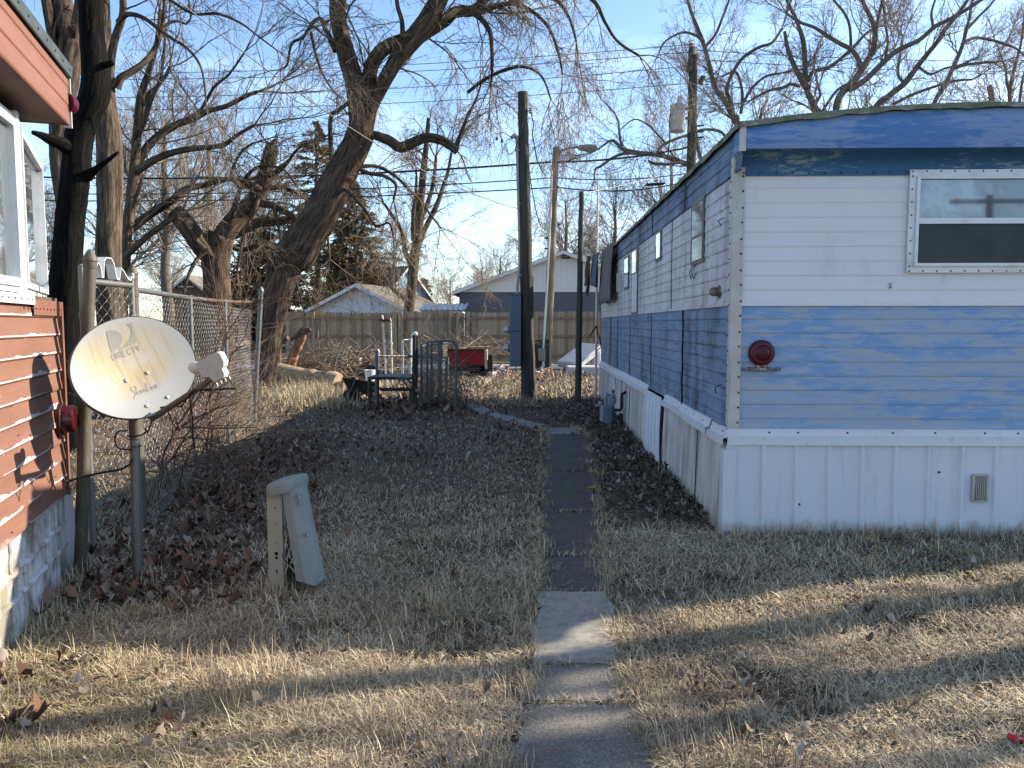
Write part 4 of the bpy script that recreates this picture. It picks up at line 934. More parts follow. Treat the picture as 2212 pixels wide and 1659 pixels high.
# ================================================================ gas meter by the skirting
GMy=G(1316,921).y; gm=empty('gas_meter', P(1318,921,GMy)*1.0, 'blue-grey gas meter with regulator and dark pipe against the side skirting', 'gas meter')
M['gm']=mat('blue_grey_meter_paint',(.10,.15,.19),.55,.4,0,[((.06,.075,.08),9,(1,1,1),.5,.7,.7)]); M['gm_l']=mat('light_grey_meter_paint',(.22,.26,.27),.55,.4); M['rust_pipe']=mat('rusty_dark_pipe',(.045,.028,.022),.8,.2,0,[((.10,.045,.025),20,(1,1,1),.5,.68,.8)])
x0,x1=P(1297,900,GMy).x,P(1323,900,GMy).x; zt=P(1310,878,GMy).z
b=MB(); b.bbox(((x0+x1)/2+.03,GMy+.02,zt/2+.02),(x1-x0-.05,.2,zt-.0),.04); b.build('case', M['gm'], gm)
b=MB(); b.bbox((x0+.035,GMy+.02,zt/2+.04),(.07,.17,zt-.05),.03); b.tube([P(1286,876,GMy),P(1297,876,GMy)],.022,10); b.lathe([(.03,-.02),(.045,0),(.03,.03)],P(1297,872,GMy),(0,0,1),12); b.build('index_cover', M['gm_l'], gm)
b=MB(); b.tube([P(1308,878,GMy),P(1308,858,GMy),P(1310,852,GMy),P(1316,853,GMy+.02),P(1320,866,GMy+.02),P(1321,876,GMy)],.026,10); b.lathe([(.05,-.03),(.075,-.01),(.075,.01),(.05,.03)],P(1322,864,GMy),(.3,-.9,.3),16); b.lathe([(.03,0),(.035,.05),(.02,.07)],P(1323,858,GMy),(.2,0,1),12); b.lathe([(.03,0),(.04,.03),(.03,.06)],P(1322,872,GMy),(0,0,-1),12); b.build('regulator', M['gm_l'], gm, True)
b=MB(); zz=P(1335,0,GMy).x; b.box2((P(1331,0,GMy).x,GMy-.02,0),(P(1335.5,0,GMy).x,GMy+.03,P(0,842,GMy).z)); b.build('stake', M['pole_dark'], gm)
b=MB(); b.tube([P(1322,882,GMy),P(1328,886,GMy),P(1340,886,GMy),P(1343,882,GMy),P(1343,860,GMy),P(1344,851,GMy),P(1350,848,GMy+.05),P(1359,847,GMy+.15)],.024,10); b.tube([P(1357,848,GMy+.1),P(1357,917,GMy+.1)],.012,6); b.tube([P(1341,918,GMy),P(1341,897,GMy),P(1341,893,GMy)],[.04,.04,.025],10); b.build('pipe', M['rust_pipe'], gm, True)

# ================================================================ yard frames (old pen) in the middle distance
def tubep(b, pts, r, n=8): b.tube(pts, r, n)
Ya=G(815,886).y
pa=empty('fence_post', G(815,886), 'lone galvanised fence post with bent pale tip beside the black frame', 'post')
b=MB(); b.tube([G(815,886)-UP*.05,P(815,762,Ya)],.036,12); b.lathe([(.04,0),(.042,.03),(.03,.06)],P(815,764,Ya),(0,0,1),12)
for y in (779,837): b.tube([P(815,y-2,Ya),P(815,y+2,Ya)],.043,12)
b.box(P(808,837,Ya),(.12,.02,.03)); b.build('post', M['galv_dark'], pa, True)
b=MB(); b.tube([P(817,768,Ya-.02),P(818.5,760,Ya-.02),P(816,755,Ya-.02)],.018,8); b.build('tip', M['white_alu'], pa)
Yb=G(965,862).y+.5
fr_=empty('black_frame', G(850,888), 'black steel bench-like frame with tall double upright and braces', 'metal frame'); Yf=G(799,895).y
b=MB()
b.tube([P(799,896,Yf),P(798,815,Yf)],.03,8); b.tube([P(798,817,Yf),P(893,817,Yf+.2)],.035,4); b.tube([P(820,841,Yf+.1),P(890,841,Yf+.2)],.03,8)
b.tube([P(892,872,Yf+.2),P(893,845,Yf+.2)],.075,8); b.tube([P(893,850,Yf+.2),P(895,723,Yf+.2)],.034,8); b.tube([P(898.5,838,Yf+.25),P(900.5,724,Yf+.25)],.03,8)
b.tube([P(868,819,Yf+.1),P(882,838,Yf+.1)],.015,6); b.tube([P(874,816,Yf+.3),P(890,828,Yf+.3)],.015,6); b.tube([P(870,822,Yf-.2),P(874,816,Yf-.2)],.02,6)
b.tube([P(798,817,Yf),P(812,812,Yf+.9)],.03,6); b.tube([P(812,812,Yf+.9),P(896,812,Yf+1.1)],.03,6); b.tube([P(812,812,Yf+.9),P(812,862,Yf+.9)],.025,6)
b.build('frame', M['black_steel'], fr_, True)
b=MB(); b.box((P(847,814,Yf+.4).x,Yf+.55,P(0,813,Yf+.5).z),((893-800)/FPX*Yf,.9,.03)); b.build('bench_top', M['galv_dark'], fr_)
b=MB(); b.lathe([(.04,0),(.045,.04),(.02,.06)],P(897,724,Yf+.2),(0,0,1),10); b.build('cap', M['white_alu'], fr_)
rail=empty('rail', P(820,769,Ya), 'thin black rail tied between two fence posts above the bench frame', 'rail')
b=MB(); b.tube([P(817,769,Ya),P(860,769,Ya+.4),P(900,770,Ya+.8),P(962,773,Yb)],.022,8); rr_=random.Random(2)
b.build('pipe', M['black_steel'], rail, True)
b=MB()
for i in range(14): c=P(826+i*9.6,769.3+i*.25,Ya+.06*i+.05); b.tube([c+Vector((0,-.02,-.04)),c+Vector((.02,-.03,.03)),c+Vector((.03,.03,.02))],.006,5)
b.build('wire_ties', M['galv_old'], rail)
pb=empty('fence_post', G(964,862), 'galvanised post with metal bands inside the chain-link pen', 'post'); yb=G(964,862).y
b=MB(); b.tube([G(964,862)-UP*.05,P(966,770,yb)],.038,12)
for y in (785,806): b.tube([P(966,y-2,yb),P(966,y+2,yb)],.046,12)
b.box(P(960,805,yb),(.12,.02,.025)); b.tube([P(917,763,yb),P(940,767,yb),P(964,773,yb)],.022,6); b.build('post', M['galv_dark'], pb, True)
# gate frame with rounded corner
yg=G(985,892).y; gf=empty('chain_link_gate', G(985,892), 'detached chain-link gate leaf with rounded top corner leaning in the old pen', 'gate')
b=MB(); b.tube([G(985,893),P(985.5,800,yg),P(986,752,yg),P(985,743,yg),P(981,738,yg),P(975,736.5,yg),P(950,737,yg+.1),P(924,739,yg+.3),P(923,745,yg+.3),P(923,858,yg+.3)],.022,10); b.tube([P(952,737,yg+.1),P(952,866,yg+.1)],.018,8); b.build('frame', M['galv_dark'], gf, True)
ga=Vector((P(923,0,yg+.3).x,yg+.3,0)); gb_=Vector((P(985,0,yg).x,yg,0)); V,Q=chainlink(ga,gb_,.05,P(0,740,yg).z,  .0028,.062); np_mesh('mesh_panel',V,[Q],mat('dark_rusty_mesh',(.10,.08,.065),.7,.3,.3),gf)
# second pen side, going away from the camera
yp=Yf+.2; pn=empty('chain_link_fence', P(900,870,yp), 'chain-link panel tangled with dead vines behind the black frame', 'fence panel')
p0_=Vector((P(903,0,yp+.3).x,yp+.3,0)); p1_=Vector((P(962,0,yb+.4).x,yb+.4,0)); V,Q=chainlink(p0_,p1_,.03,1.15,  .0028,.06); np_mesh('mesh_panel',V,[Q],M['wire'],pn)
b=MB()
for a in (0,.35,.62): p=p0_.lerp(p1_,a); b.tube([p,p+UP*1.2],.022,8)
b.tube([p0_+UP*1.16,p1_+UP*1.16],.018,8); b.build('frame', M['galv_dark'], pn, True)
# far pale gate leaf
yq=20.0; gq=empty('chain_link_gate', P(880,828,yq), 'pale chain-link gate leaf standing behind the tall black upright', 'gate')
b=MB(); q0=P(868,830,yq); q0.z=0; b.tube([q0,P(869,736,yq),P(873,734,yq),P(893,734,yq+.2)],.02,8); b.tube([P(871,826,yq),P(871.5,740,yq)],.012,6); b.tube([P(888,731,yq+.1),P(887,836,yq+.1)],.03,8); b.build('frame', M['white_alu'], gq, True)
V,Q=chainlink(Vector((P(869,0,yq).x,yq,0)),Vector((P(893,0,yq+.2).x,yq+.2,0)),.02,1.25,.003,.06); np_mesh('mesh_panel',V,[Q],M['wire'],gq)
# two pale sunlit posts clamped together
ys=18.6; tp=empty('gate_posts', P(838,838,ys), 'pair of pale sunlit pipes clamped together with mesh between, before the board fence', 'gate')
b=MB(); b.tube([P(834.5,837,ys),P(831,760,ys),P(826.5,690,ys),P(825,681,ys)],.026,8); b.tube([P(847.5,838,ys+.05),P(845,745,ys+.05),P(843.5,693,ys+.05),P(842,687,ys+.05)],.022,8)
for (x,y) in ((827,702),(830,736),(833,783),(845,742),(834,822)): b.tube([P(x,y-2,ys),P(x,y+2,ys)],.035,8)
b.build('pipe', mat('sun_bleached_pipe',(.55,.54,.50),.5,.4,.3,[((.33,.3,.26),10,(1,1,.4),.5,.7,.7)]), tp, True)
b=MB(); b.tube([P(819,692,ys-.05),P(822,690,ys-.05),P(829,693,ys-.05),P(836,691,ys-.03),P(842,692,ys)],[.05,.03,.035,.03,.045],8); b.build('clamp', M['rust_pipe'], tp, True)
V,Q=chainlink(Vector((P(829,0,ys).x,ys,0)),Vector((P(845,0,ys).x,ys+.02,0)),.02,1.72,.0025,.06); np_mesh('mesh_panel',V,[Q],M['wire'],tp)

# ================================================================ wheelbarrow, bucket, logs, brush trailer, red trailer, mattress
yw=15.2; wb=empty('wheelbarrow', P(770,868,yw), 'rusty orange and black wheelbarrow parked nose-left by the black frame', 'wheelbarrow')
M['rust_o']=mat('rusty_orange_tray',(.16,.055,.028),.75,.25,0,[((.04,.02,.015),6,(1,1,1),.45,.65,.8)]); M['tray_d']=mat('dark_tray',(.02,.017,.016),.7,.3,0,[((.06,.03,.02),8,(1,1,1),.5,.7,.7)])
rim=[(741,818),(764,821),(800,827),(812,829)]; A=lambda x,y,dy: P(x,y,yw+dy)
b=MB(); vs=[A(741,817,-.28),A(812,828,-.28),A(812,828,.32),A(741,817,.32),A(753,845,-.2),A(800,850,-.2),A(800,850,.22),A(753,845,.22)]
b.add(vs,[(0,1,5,4),(1,2,6,5),(2,3,7,6)],1); b.add(vs,[(3,0,4,7),(4,5,6,7)],0); b.tube([vs[0],vs[1],vs[2],vs[3],vs[0]],.018,6,mi=1)
o=b.build('tray', [M['rust_o'],M['tray_d']], wb); md=o.modifiers.new('thick','SOLIDIFY'); md.thickness=.008
b=MB(); c=A(759,862,.0); b.lathe([(.06,-.04),(.17,-.045),(.20,-.03),(.20,.03),(.17,.045),(.06,.04)],c,(.25,1,0),26); b.build('wheel', mat('dark_tyre',(.016,.016,.016),.9,.2), wb, True)
b=MB()
for dy in (-.16,.16): b.tube([A(757,862,dy*.5),A(775,853,dy),A(800,846,dy*1.3),A(822,838,dy*1.7)],.02,6); b.tube([A(793,848,dy),A(790,868,dy),A(799,866,dy),A(805,846,dy)],.014,6)
b.build('handle', M['pole_dark'], wb)
b=MB(); b.tube([A(768,819,-.32),A(757,846,-.34),A(752,852,-.32)],.018,6); b.build('brace', M['galv_old'], wb)
bk=empty('bucket', P(800,838,17.0), 'white plastic bucket behind the wheelbarrow', 'bucket'); c=P(800,822,17.0)
b=MB(); b.lathe([(.105,0),(.12,.20),(.13,.21),(.13,.235),(.122,.24),(.115,.2),(.1,.02)],c,(0,0,1),24); b.tube([P(796,802,16.87),P(795.5,800,16.86)],.012,6,mi=1); b.build('bucket', [mat('white_bucket_plastic',(.62,.62,.6),.5,.4,0,[((.45,.42,.37),9,(1,1,1),.5,.7,.6)]),M['black_steel']], bk, True)
# block under the bucket
b=MB(); g0=P(800,822,17.0); b.bbox((g0.x,g0.y,g0.z/2-.01),(.42,.3,g0.z),.02); o=b.build('stump_block', M['pole_dry'], None, origin=(g0.x,g0.y,0)); tag(o,'short timber block that carries the white bucket','block')
q=N('bare_log_wood'); f1=q.noise(1.0,(3,3,3),5,.6); f2=q.noise(1.0,(2.2,22,22),6,.65,.5)
c=q.ramp(f2,[(.3,(.16,.11,.07)),(.5,(.34,.26,.17)),(.75,(.46,.37,.26))]); c=q.mix(q.rng(f1,.58,.64,0,.9),c,(.07,.045,.03)); M['log']=q.fin(c,.9,.2,0,f2,.6,.02)
q=N('torn_reddish_wood'); f2=q.noise(1.0,(16,16,1.6),6,.65,.5); M['torn']=q.fin(q.ramp(f2,[(.3,(.05,.028,.02)),(.5,(.20,.11,.07)),(.75,(.40,.29,.19))]),.9,.2,0,f2,.8,.02)
q=N('dark_rotten_wood'); f2=q.noise(1.0,(4,14,14),6,.65,.5); M['rotten']=q.fin(q.ramp(f2,[(.3,(.03,.02,.015)),(.55,(.12,.08,.055)),(.8,(.24,.17,.11))]),.9,.2,0,f2,.8,.02)
def log(name,a,c,ra,rc,mname,label,seed=1,n=18,rough=.07,cat='log',grp=None):
    r_=random.Random(seed); pts=[];rs=[]
    for i in range(n+1):
        t=i/n; pts.append(a.lerp(c,t)+Vector((0,0,.03*math.sin(t*5+seed)))+Vector((0,r_.uniform(-.015,.015),r_.uniform(-.012,.012)))); rs.append((ra+(rc-ra)*t)*(1+r_.uniform(-rough,rough)))
    b=MB(); b.tube(pts,rs,18); o=b.build(name,M[mname],None,True,origin=(a+c)/2); tag(o,label,cat,grp); return o
yl=18.3; log('log',P(597,800,yl+.3),P(730,824,yl-.2),.20,.17,'log','large bare sunlit log lying beside the foot of the leaning tree',3)
log('log',P(592,828,yl+.2),P(690,836,yl+.1),.14,.12,'rotten','dark rotten log lying under the pale sunlit log',7)
log('log',P(668,826,yl-.1),P(745,838,yl-.3),.13,.10,'rotten','shorter dark log under the right end of the pale log',9)
log('tree_stump',P(624,795,yl+.6),P(655,722,yl+.3),.13,.10,'torn','splintered reddish stump leaning over the pale log',11,16,.12,'stump')
b=MB(); b.tube([P(648,722,yl+.3),P(655,716,yl+.3),P(662,714,yl+.3),P(671,711,yl+.2)],[.10,.11,.09,.03],9); b.tube([P(652,722,yl+.28),P(640,726,yl+.28),P(628,735,yl+.4)],[.09,.06,.02],8); o=b.build('broken_branch',M['rotten'],None,True,origin=P(655,720,yl+.3)); tag(o,'jagged dark broken branch caught on top of the splintered stump','branch')
b=MB(); b.tube([P(622,730,yl+.7),P(606,737,yl+.8),P(598,760,yl+.9),P(600,795,yl+.9)],[.06,.08,.10,.12],10); b.tube([P(618,706,yl+.9),P(613,720,yl+.9),P(606,737,yl+.9)],[.02,.04,.05],8); o=b.build('dead_root',M['rotten'],None,True,origin=P(600,790,yl+.9)); tag(o,'dark twisted dead root between the leaning tree and the stump','root')
# flat brush trailer bed
yt=20.5; bt=empty('flatbed_trailer', P(775,832,yt), 'low dark flatbed trailer loaded with dead branches before the board fence', 'trailer'); za=P(0,801,yt).z
x0,x1=P(690,0,yt).x,P(832,0,yt).x
M['grey_plank']=mat('grey_plank',(.12,.12,.12),.85,.2,0,[((.2,.2,.2),3,(1,8,8),.45,.65,.7)])
b=MB()
for i in range(7): b.box(((x0+x1)/2,yt+.1+i*.27,za),(x1-x0,.25,.05))
b.build('deck', M['grey_plank'], bt)
b=MB(); b.box(((x0+x1)/2+.25,yt-.06,za-.03),(x1-x0-.9,.06,.13)); b.box(((x0+x1)/2,yt+1.9,za-.05),(x1-x0,.06,.12)); b.build('rail', mat('slate_trailer_rail',(.10,.125,.125),.6,.3), bt)
b=MB()
for (x,y) in ((x0+.4,yt+.1),(x1-.5,yt+.1),(x0+.4,yt+1.7),(x1-.5,yt+1.7)): b.lathe([(.05,-.06),(.2,-.07),(.23,-.05),(.23,.05),(.2,.07),(.05,.06)],(x,y,.22),(0,1,0),20)
b.build('wheel', M['black_steel'], bt, True)
c=P(772,791,yt+.5); c.z=za+.026; b=MB(); b.bbox(c+UP*.155,(.24,.2,.31),.05); b.lathe([(.12,.1),(.118,.3),(.09,.33)],c,(0,0,1),16); o=b.build('concrete_block',mat('pale_rough_concrete',(.38,.32,.26),.9,.2,0,[((.25,.2,.17),12,(1,1,1),.45,.65,.7)],(50,(1,1,1),.6,.01)),None,True,origin=c); tag(o,'stubby pale concrete block standing on the flatbed among branches','concrete block')
c=P(716,782,yt-.3); lpl=MB(); Rp=Matrix.Rotation(math.radians(-11),3,'Y'); lpl.box(c,(.60,.012,.27),Rp)
for i in range(5): lpl.box(c+Rp@Vector((-.2+i*.1,-.008,0)),(.05,.004,.13),Rp,1)
o=lpl.build('registration_plate',[mat('pale_grey_plate',(.33,.34,.33),.5,.3),mat('grey_plate_print',(.14,.14,.15),.6,.3)],None,origin=c); tag(o,'tilted pale sign plate with worn grey characters in the brush heap','sign')
c=P(704,770,yt-.1); b=MB(); b.box(c,(.34,.2,.12),Matrix.Rotation(math.radians(-14),3,'Y')); b.box(c+Vector((-.12,0,-.1)),(.09,.18,.1)); o=b.build('metal_bracket',M['black_steel'],None,origin=c); tag(o,'dark metal bracket lying on top of the brush heap','bracket')
rb_=random.Random(12); 
def sticks(name,n,cx,cy,cz,sx,sy,sz,Lr,label,kind='stuff',rr=(.006,.018),up=.15,mname='stick'):
    polys=[]
    for i in range(n):
        p=np.array([cx+rb_.gauss(0,sx),cy+rb_.gauss(0,sy),max(.02,cz+abs(rb_.gauss(0,sz)))]); a=rb_.uniform(0,2*math.pi); Ls=rb_.uniform(*Lr); d=np.array([math.cos(a),.5*math.sin(a),rb_.gauss(up,.25)]); d/=np.linalg.norm(d); pts=[p-d*Ls/2]
        for k in range(4): d=d+np.array([rb_.gauss(0,.14) for _ in range(3)]); d/=np.linalg.norm(d); pts.append(pts[-1]+d*Ls/4)
        r=rb_.uniform(*rr); pp=np.array(pts); pp[:,2]=np.maximum(pp[:,2],.015); polys.append((pp,np.linspace(r,r*.4,5)))
    V,Q=tubes_np(polys,5); o=np_mesh(name,V,[Q],M[mname],None,origin=(cx,cy,0)); o['kind']=kind; o['label']=label; o['category']='brush'; return o
M['stick']=mat('dry_stick_bark',(.20,.155,.115),.9,.15,0,[((.34,.28,.20),6,(1,1,1),.48,.62,.9),((.08,.06,.045),4,(1,1,1),.55,.7,.7)])
xc=P(730,790,yt+.7).x
sticks('brush_heap',620,xc-.1,yt+.8,za+.06,.75,.35,.17,(.5,1.7),'heap of dead branches and twigs on and around the flatbed')
sticks('brush_heap',260,P(660,0,19.8).x,19.9,.15,.6,.35,.24,(.4,1.5),'tangle of dead twigs behind the pale log')
sticks('brush_heap',200,P(1000,0,23.5).x,24.2,.75,.8,.4,.14,(.6,1.8),'dead branches piled over the red trailer')
sticks('brush_heap',420,P(945,0,14.6).x,14.5,.05,.34,.45,.32,(.3,1.0),'dead vines and stems tangled in the chain-link pen',up=.7,rr=(.003,.007))
b=MB()
for (pa_,pb2,r) in (((705,795),(760,702),.02),((722,790),(751,741),.016),((735,775),(754,756),.014),((738,775),(763,757),.013),((742,778),(762,766),.014),((640,800),(632,740),.022),((697,815),(683,750),.02),((757,822),(748,770),.012),((770,820),(742,770),.012),((752,822),(775,790),.010)):
    b.tube([P(*pa_,yt-.4),P((pa_[0]+pb2[0])/2+3,(pa_[1]+pb2[1])/2+3,yt-.3),P(*pb2,yt-.2)],[r,r*.8,r*.4],6)
o=b.build('long_sticks',M['stick'],None,origin=P(735,780,yt-.3)); tag(o,'longer pale sticks poking up out of the brush heap','brush',None,'stuff')
# red utility trailer
yr=22.6; rt=empty('utility_trailer', P(1020,815,yr), 'small red wooden-sided utility trailer with pale end board', 'trailer')
M['red_board']=mat('faded_red_board',(.20,.012,.018),.7,.3,0,[((.10,.012,.014),3,(1,6,6),.45,.65,.8)]); M['dark_board']=mat('dark_board',(.035,.028,.024),.85,.2)
zt,zb=P(0,757,yr).z,P(0,789,yr).z; xr=P(1045,0,yr).x; xl=P(962,0,yr).x
b=MB(); b.box(((xl+xr)/2,yr,(zt+zb)/2),(xr-xl,.04,zt-zb)); b.build('side_board', M['red_board'], rt); b=MB(); b.box(((xl+xr)/2,yr+1.3,(zt+zb)/2),(xr-xl,.04,zt-zb)); b.build('side_board', M['red_board'], rt)
b=MB(); b.box(((xl+xr)/2,yr-.01,zt+.02),(xr-xl,.09,.05)); b.box(((xl+xr)/2,yr+.65,zb-.1),(xr-xl,1.3,.16)); b.build('frame', M['dark_board'], rt)
b=MB(); b.box((xr+.035,yr+.0,(zt+zb)/2-.05),(.07,.09,zt-zb+.1)); b.box((xr+.04,yr+.65,(zt+zb)/2+.05),(.03,1.3,zt-zb-.1)); b.build('end_board', mat('pale_sunlit_board',(.42,.36,.26),.8,.2), rt)
b=MB(); b.box((xr+.16,yr+.1,(zt+zb)/2-.16),(.14,.3,.5)); b.build('fender', M['dark_board'], rt)
b=MB(); b.box2((xr-.15,yr,0),(xr+.08,yr+.12,.5)); 
b.lathe([(.06,-.07),(.22,-.08),(.27,-.05),(.27,.05),(.22,.08),(.06,.07)],(xr-.25,yr+.3,.26),(0,1,0),20); b.lathe([(.06,-.07),(.22,-.08),(.27,-.05),(.27,.05),(.22,.08),(.06,.07)],(xr-.25,yr+1.2,.26),(0,1,0),20); b.build('wheel', M['black_steel'], rt, True)
# mattress, plastic chair/tub, kerb slab
ym=G(1240,806).y; mt=[(1203,798),(1204,789),(1255,758),(1283,765),(1286,772),(1259,806),(1247,809),(1222,804)]
o_=P(1244,790,ym); b=MB()
ma=P(1207,800,ym-.25); mb_=P(1264,757,ym+.55); mw=Vector((.62,-.35,.08)); du=mb_-ma; nm=du.cross(mw).normalized(); Rm_=Matrix((du.normalized(),(nm.cross(du.normalized())),nm)).transposed()
b.bbox((ma+mb_)/2+mw*.42+UP*.12,(du.length,.95,.22),.07,Rm_); o=b.build('mattress',mat('quilted_grey_mattress',(.34,.35,.38),.9,.15,0,[((.42,.42,.43),4,(1,1,1),.45,.6,.6)],(14,(1,1,1),.5,.02)),None,True,origin=(o_.x,o_.y,0)); tag(o,'old pale grey mattress propped up at an angle behind the dark post','mattress')
c=P(1289,781,24.3); b=MB(); b.lathe([(.18,-.32),(.19,-.1),(.21,.2),(.2,.33),(.19,.34)],c,(0,0,1),22); b.bbox(c+Vector((-.2,.1,-.05)),(.3,.3,.25),.06); o=b.build('plastic_tub',mat('white_plastic',(.62,.63,.64),.5,.4),None,True,origin=c); tag(o,'white plastic tub behind the mattress at the end of the blue home','tub')
c=G(1280,812); b=MB(); b.bbox((c.x-.1,c.y+.4,.14),(1.3,.8,.28),.03); o=b.build('concrete_slab',mat('pale_slab',(.42,.42,.42),.9,.2),None,origin=c); tag(o,'low pale concrete slab under the mattress','slab')

# ================================================================ wooden board fence
yF=31.2; zt0=P(700,674,yF).z
q=N('weathered_fence_boards'); at=q.n('ShaderNodeAttribute'); at.attribute_name='tint'
f1=q.noise(1.0,(40,40,1.2),6,.65,.3); c=q.ramp(at.outputs['Fac'],[(0,(.22,.155,.10)),(.5,(.30,.22,.145)),(1,(.38,.29,.20))]); c=q.mix(q.rng(f1,.5,.72,0,.6),c,(.14,.10,.07)); c=q.mix(q.rng(q.noise(1.0,(.5,.5,.9),4,.6),.52,.68,0,.45),c,(.17,.155,.14)); M['fence']=q.fin(c,.9,.15,0,f1,.3,.01)
M['fence_rail']=mat('reddish_fence_rail',(.20,.125,.085),.85,.15,0,[((.27,.19,.13),4,(1,1,1),.4,.65,.7)])
wf=empty('board_fence', P(950,782,yF), 'long weathered brown wooden privacy fence across the back of the yard', 'fence')
fx0,fx1=P(600,0,yF).x,P(1420,0,yF).x; rf=random.Random(8)
posts=[P(x,0,yF).x for x in (664,845,858,968,985,1008,1160,1298)]
x=fx0; sec=0; b=MB(); nb=0
while x<fx1:
    wdt=.139; step=.145; zt=zt0+.03*math.sin(x*.4)+rf.uniform(-.012,.012)+(.06 if P(858,0,yF).x<x<P(975,0,yF).x else 0)
    b.tint=rf.random(); y=yF+.02+rf.uniform(-.006,.006)
    b.prism([(x,y,.03),(x+wdt,y,.03),(x+wdt,y,zt-.045),(x+wdt-.03,y,zt),(x+.03,y,zt),(x,y,zt-.045)],(0,.018,0)); x+=step; nb+=1
    if nb%24==0: b.build('board_panel', M['fence'], wf); b=MB()
b.build('board_panel', M['fence'], wf)
for z in (.28,1.05,1.78):
    b=MB(); xs=[fx0]+posts[:]; 
    for i,xx in enumerate(xs):
        xe=xs[i+1] if i+1<len(xs) else fx1
        b.box(((xx+xe)/2,yF-.025-.002*(i%2),z+.02*math.sin(i*2.2)),(xe-xx-.004,.045,.09))
    b.build('rail', M['fence_rail'], wf)
for i,xx in enumerate(posts): b=MB(); b.bbox((xx,yF-.09-.003*(i%2),(zt0+.0)/2),(.12 if i not in (1,2) else .2,.09,zt0+.02),.01); b.build('post', M['fence'], wf)

# ================================================================ houses beyond the fence
def vinyl(name,col,pitch=.11,dark=.6):
    q=N(name); s=q.n('ShaderNodeSeparateXYZ'); q.l(q.position(),s.inputs[0]); fr_=q.math('FRACT',q.math('DIVIDE',s.outputs['Z'],pitch)); c=q.mix(q.rng(q.noise(1.0,(.8,.8,.8),4,.5),.4,.7,0,.3),col,tuple(k*.85 for k in col)); return q.fin(c,.6,.3,0,fr_,.9,.03)
M['vin_w']=vinyl('white_vinyl_siding',(.58,.60,.66),.15); M['vin_g']=vinyl('slate_grey_vinyl_siding',(.105,.115,.145),.19); M['vin_b']=vinyl('pale_blue_siding',(.30,.46,.58),.18)
M['shingle']=mat('grey_brown_shingles',(.15,.135,.12),.95,.1,0,[((.24,.21,.18),3,(1,1,1),.45,.65,.8),((.08,.075,.07),9,(1,1,3),.5,.7,.7)],(12,(1,1,3),.6,.03))
M['trimw']=mat('white_house_trim',(.66,.67,.68),.6,.3)
q=N('white_vertical_board_siding'); s=q.n('ShaderNodeSeparateXYZ'); q.l(q.position(),s.inputs[0]); fv=q.math('LESS_THAN',q.math('FRACT',q.math('DIVIDE',s.outputs['X'],.30)),.05); M['bb']=q.fin(q.mix(fv,(.66,.65,.63),(.50,.49,.47)),.7,.3)
def house(name,label,c,w,dp,ze,zr,yaw,wallm,roofm,gable=None,over=.3,door=True,cat='house'):
    """gable wall faces -y of the local frame; ridge along local y"""
    R=Matrix.Rotation(yaw,3,'Z'); c=Vector(c); X=lambda x,y,z: c+R@Vector((x,y,z)); h=empty(name,c,label,cat)
    b=MB(); b.add([X(-w/2,0,0),X(w/2,0,0),X(w/2,0,ze),X(-w/2,0,ze)],[(0,1,2,3)]); b.add([X(w/2,0,0),X(w/2,dp,0),X(w/2,dp,ze),X(w/2,0,ze)],[(0,1,2,3)]); b.add([X(-w/2,dp,0),X(-w/2,0,0),X(-w/2,0,ze),X(-w/2,dp,ze)],[(0,1,2,3)]); b.add([X(w/2,dp,0),X(-w/2,dp,0),X(-w/2,dp,ze),X(0,dp,zr),X(w/2,dp,ze)],[(0,1,2,3,4)][:0]+[(0,1,2,3,4)])
    b.build('wall', wallm, h)
    b=MB(); b.add([X(-w/2,-.004,ze-.0),X(w/2,-.004,ze-.0),X(0,-.004,zr)],[(0,1,2)]); b.build('gable', gable or wallm, h)
    sl=(zr-ze)/(w/2); b=MB()
    for s_ in (-1,1):
        e=X(s_*(w/2+over),-over,ze-over*sl); e2_=X(s_*(w/2+over),dp+over,ze-over*sl); r0=X(0,-over,zr); r1=X(0,dp+over,zr); u=UP*.12
        b.add([e,e2_,r1,r0,e+u,e2_+u,r1+u,r0+u],[(0,1,2,3),(4,7,6,5),(0,4,5,1),(1,5,6,2),(3,2,6,7),(0,3,7,4)] if s_<0 else [(0,3,2,1),(4,5,6,7),(0,1,5,4),(1,2,6,5),(3,7,6,2),(0,4,7,3)])
    b.build('roof', roofm, h)
    b=MB()
    for s_ in (-1,1):
        p0=X(s_*(w/2+over),-over-.03,ze-over*sl-.06); p1=X(0,-over-.03,zr-.06); b.prism([p0,p1,p1+UP*.16,p0+UP*.16],R@Vector((0,.03,0)))
    b.build('bargeboard', M['trimw'], h)
    return h,X
yA=36.0; pk=P(775,618,yA); ev=P(668,669,yA)
hA,XA=house('house','white-sided gabled house with grey shingle roof behind the board fence',(pk.x,yA,0),2*(pk.x-ev.x)*.97,5.5,ev.z+.05,pk.z,math.radians(-14),M['vin_w'],M['shingle'],None,.35)
yB=51.0; pB=P(877,578,yB); b_=P(851,640,yB)
hB,XB=house('house','pale blue house with steep grey roof behind the white gable',(pB.x+.05,yB,0),5.2,7,b_.z-.6,pB.z,math.radians(52),M['vin_b'],M['shingle'],None,.25)
yC=38.0; pC=P(1216,547,yC); eC=P(992,628,yC)
hC,XC=house('house','long grey house with white gable top and small dark gable plaque',(pC.x,yC,0),2*(pC.x-eC.x),14,P(0,630,yC).z,pC.z,0,M['vin_g'],M['shingle'],M['bb'],.35)
b=MB(); zz=P(0,628.5,yC).z; b.box((pC.x,yC-.03,zz),(2*(pC.x-eC.x),.05,.10)); b.build('trim', M['trimw'], hC)
b=MB(); c=P(1224,553,yC-.4); c.y=yC-.06; b.box(c,(.42,.05,.20),None,0)
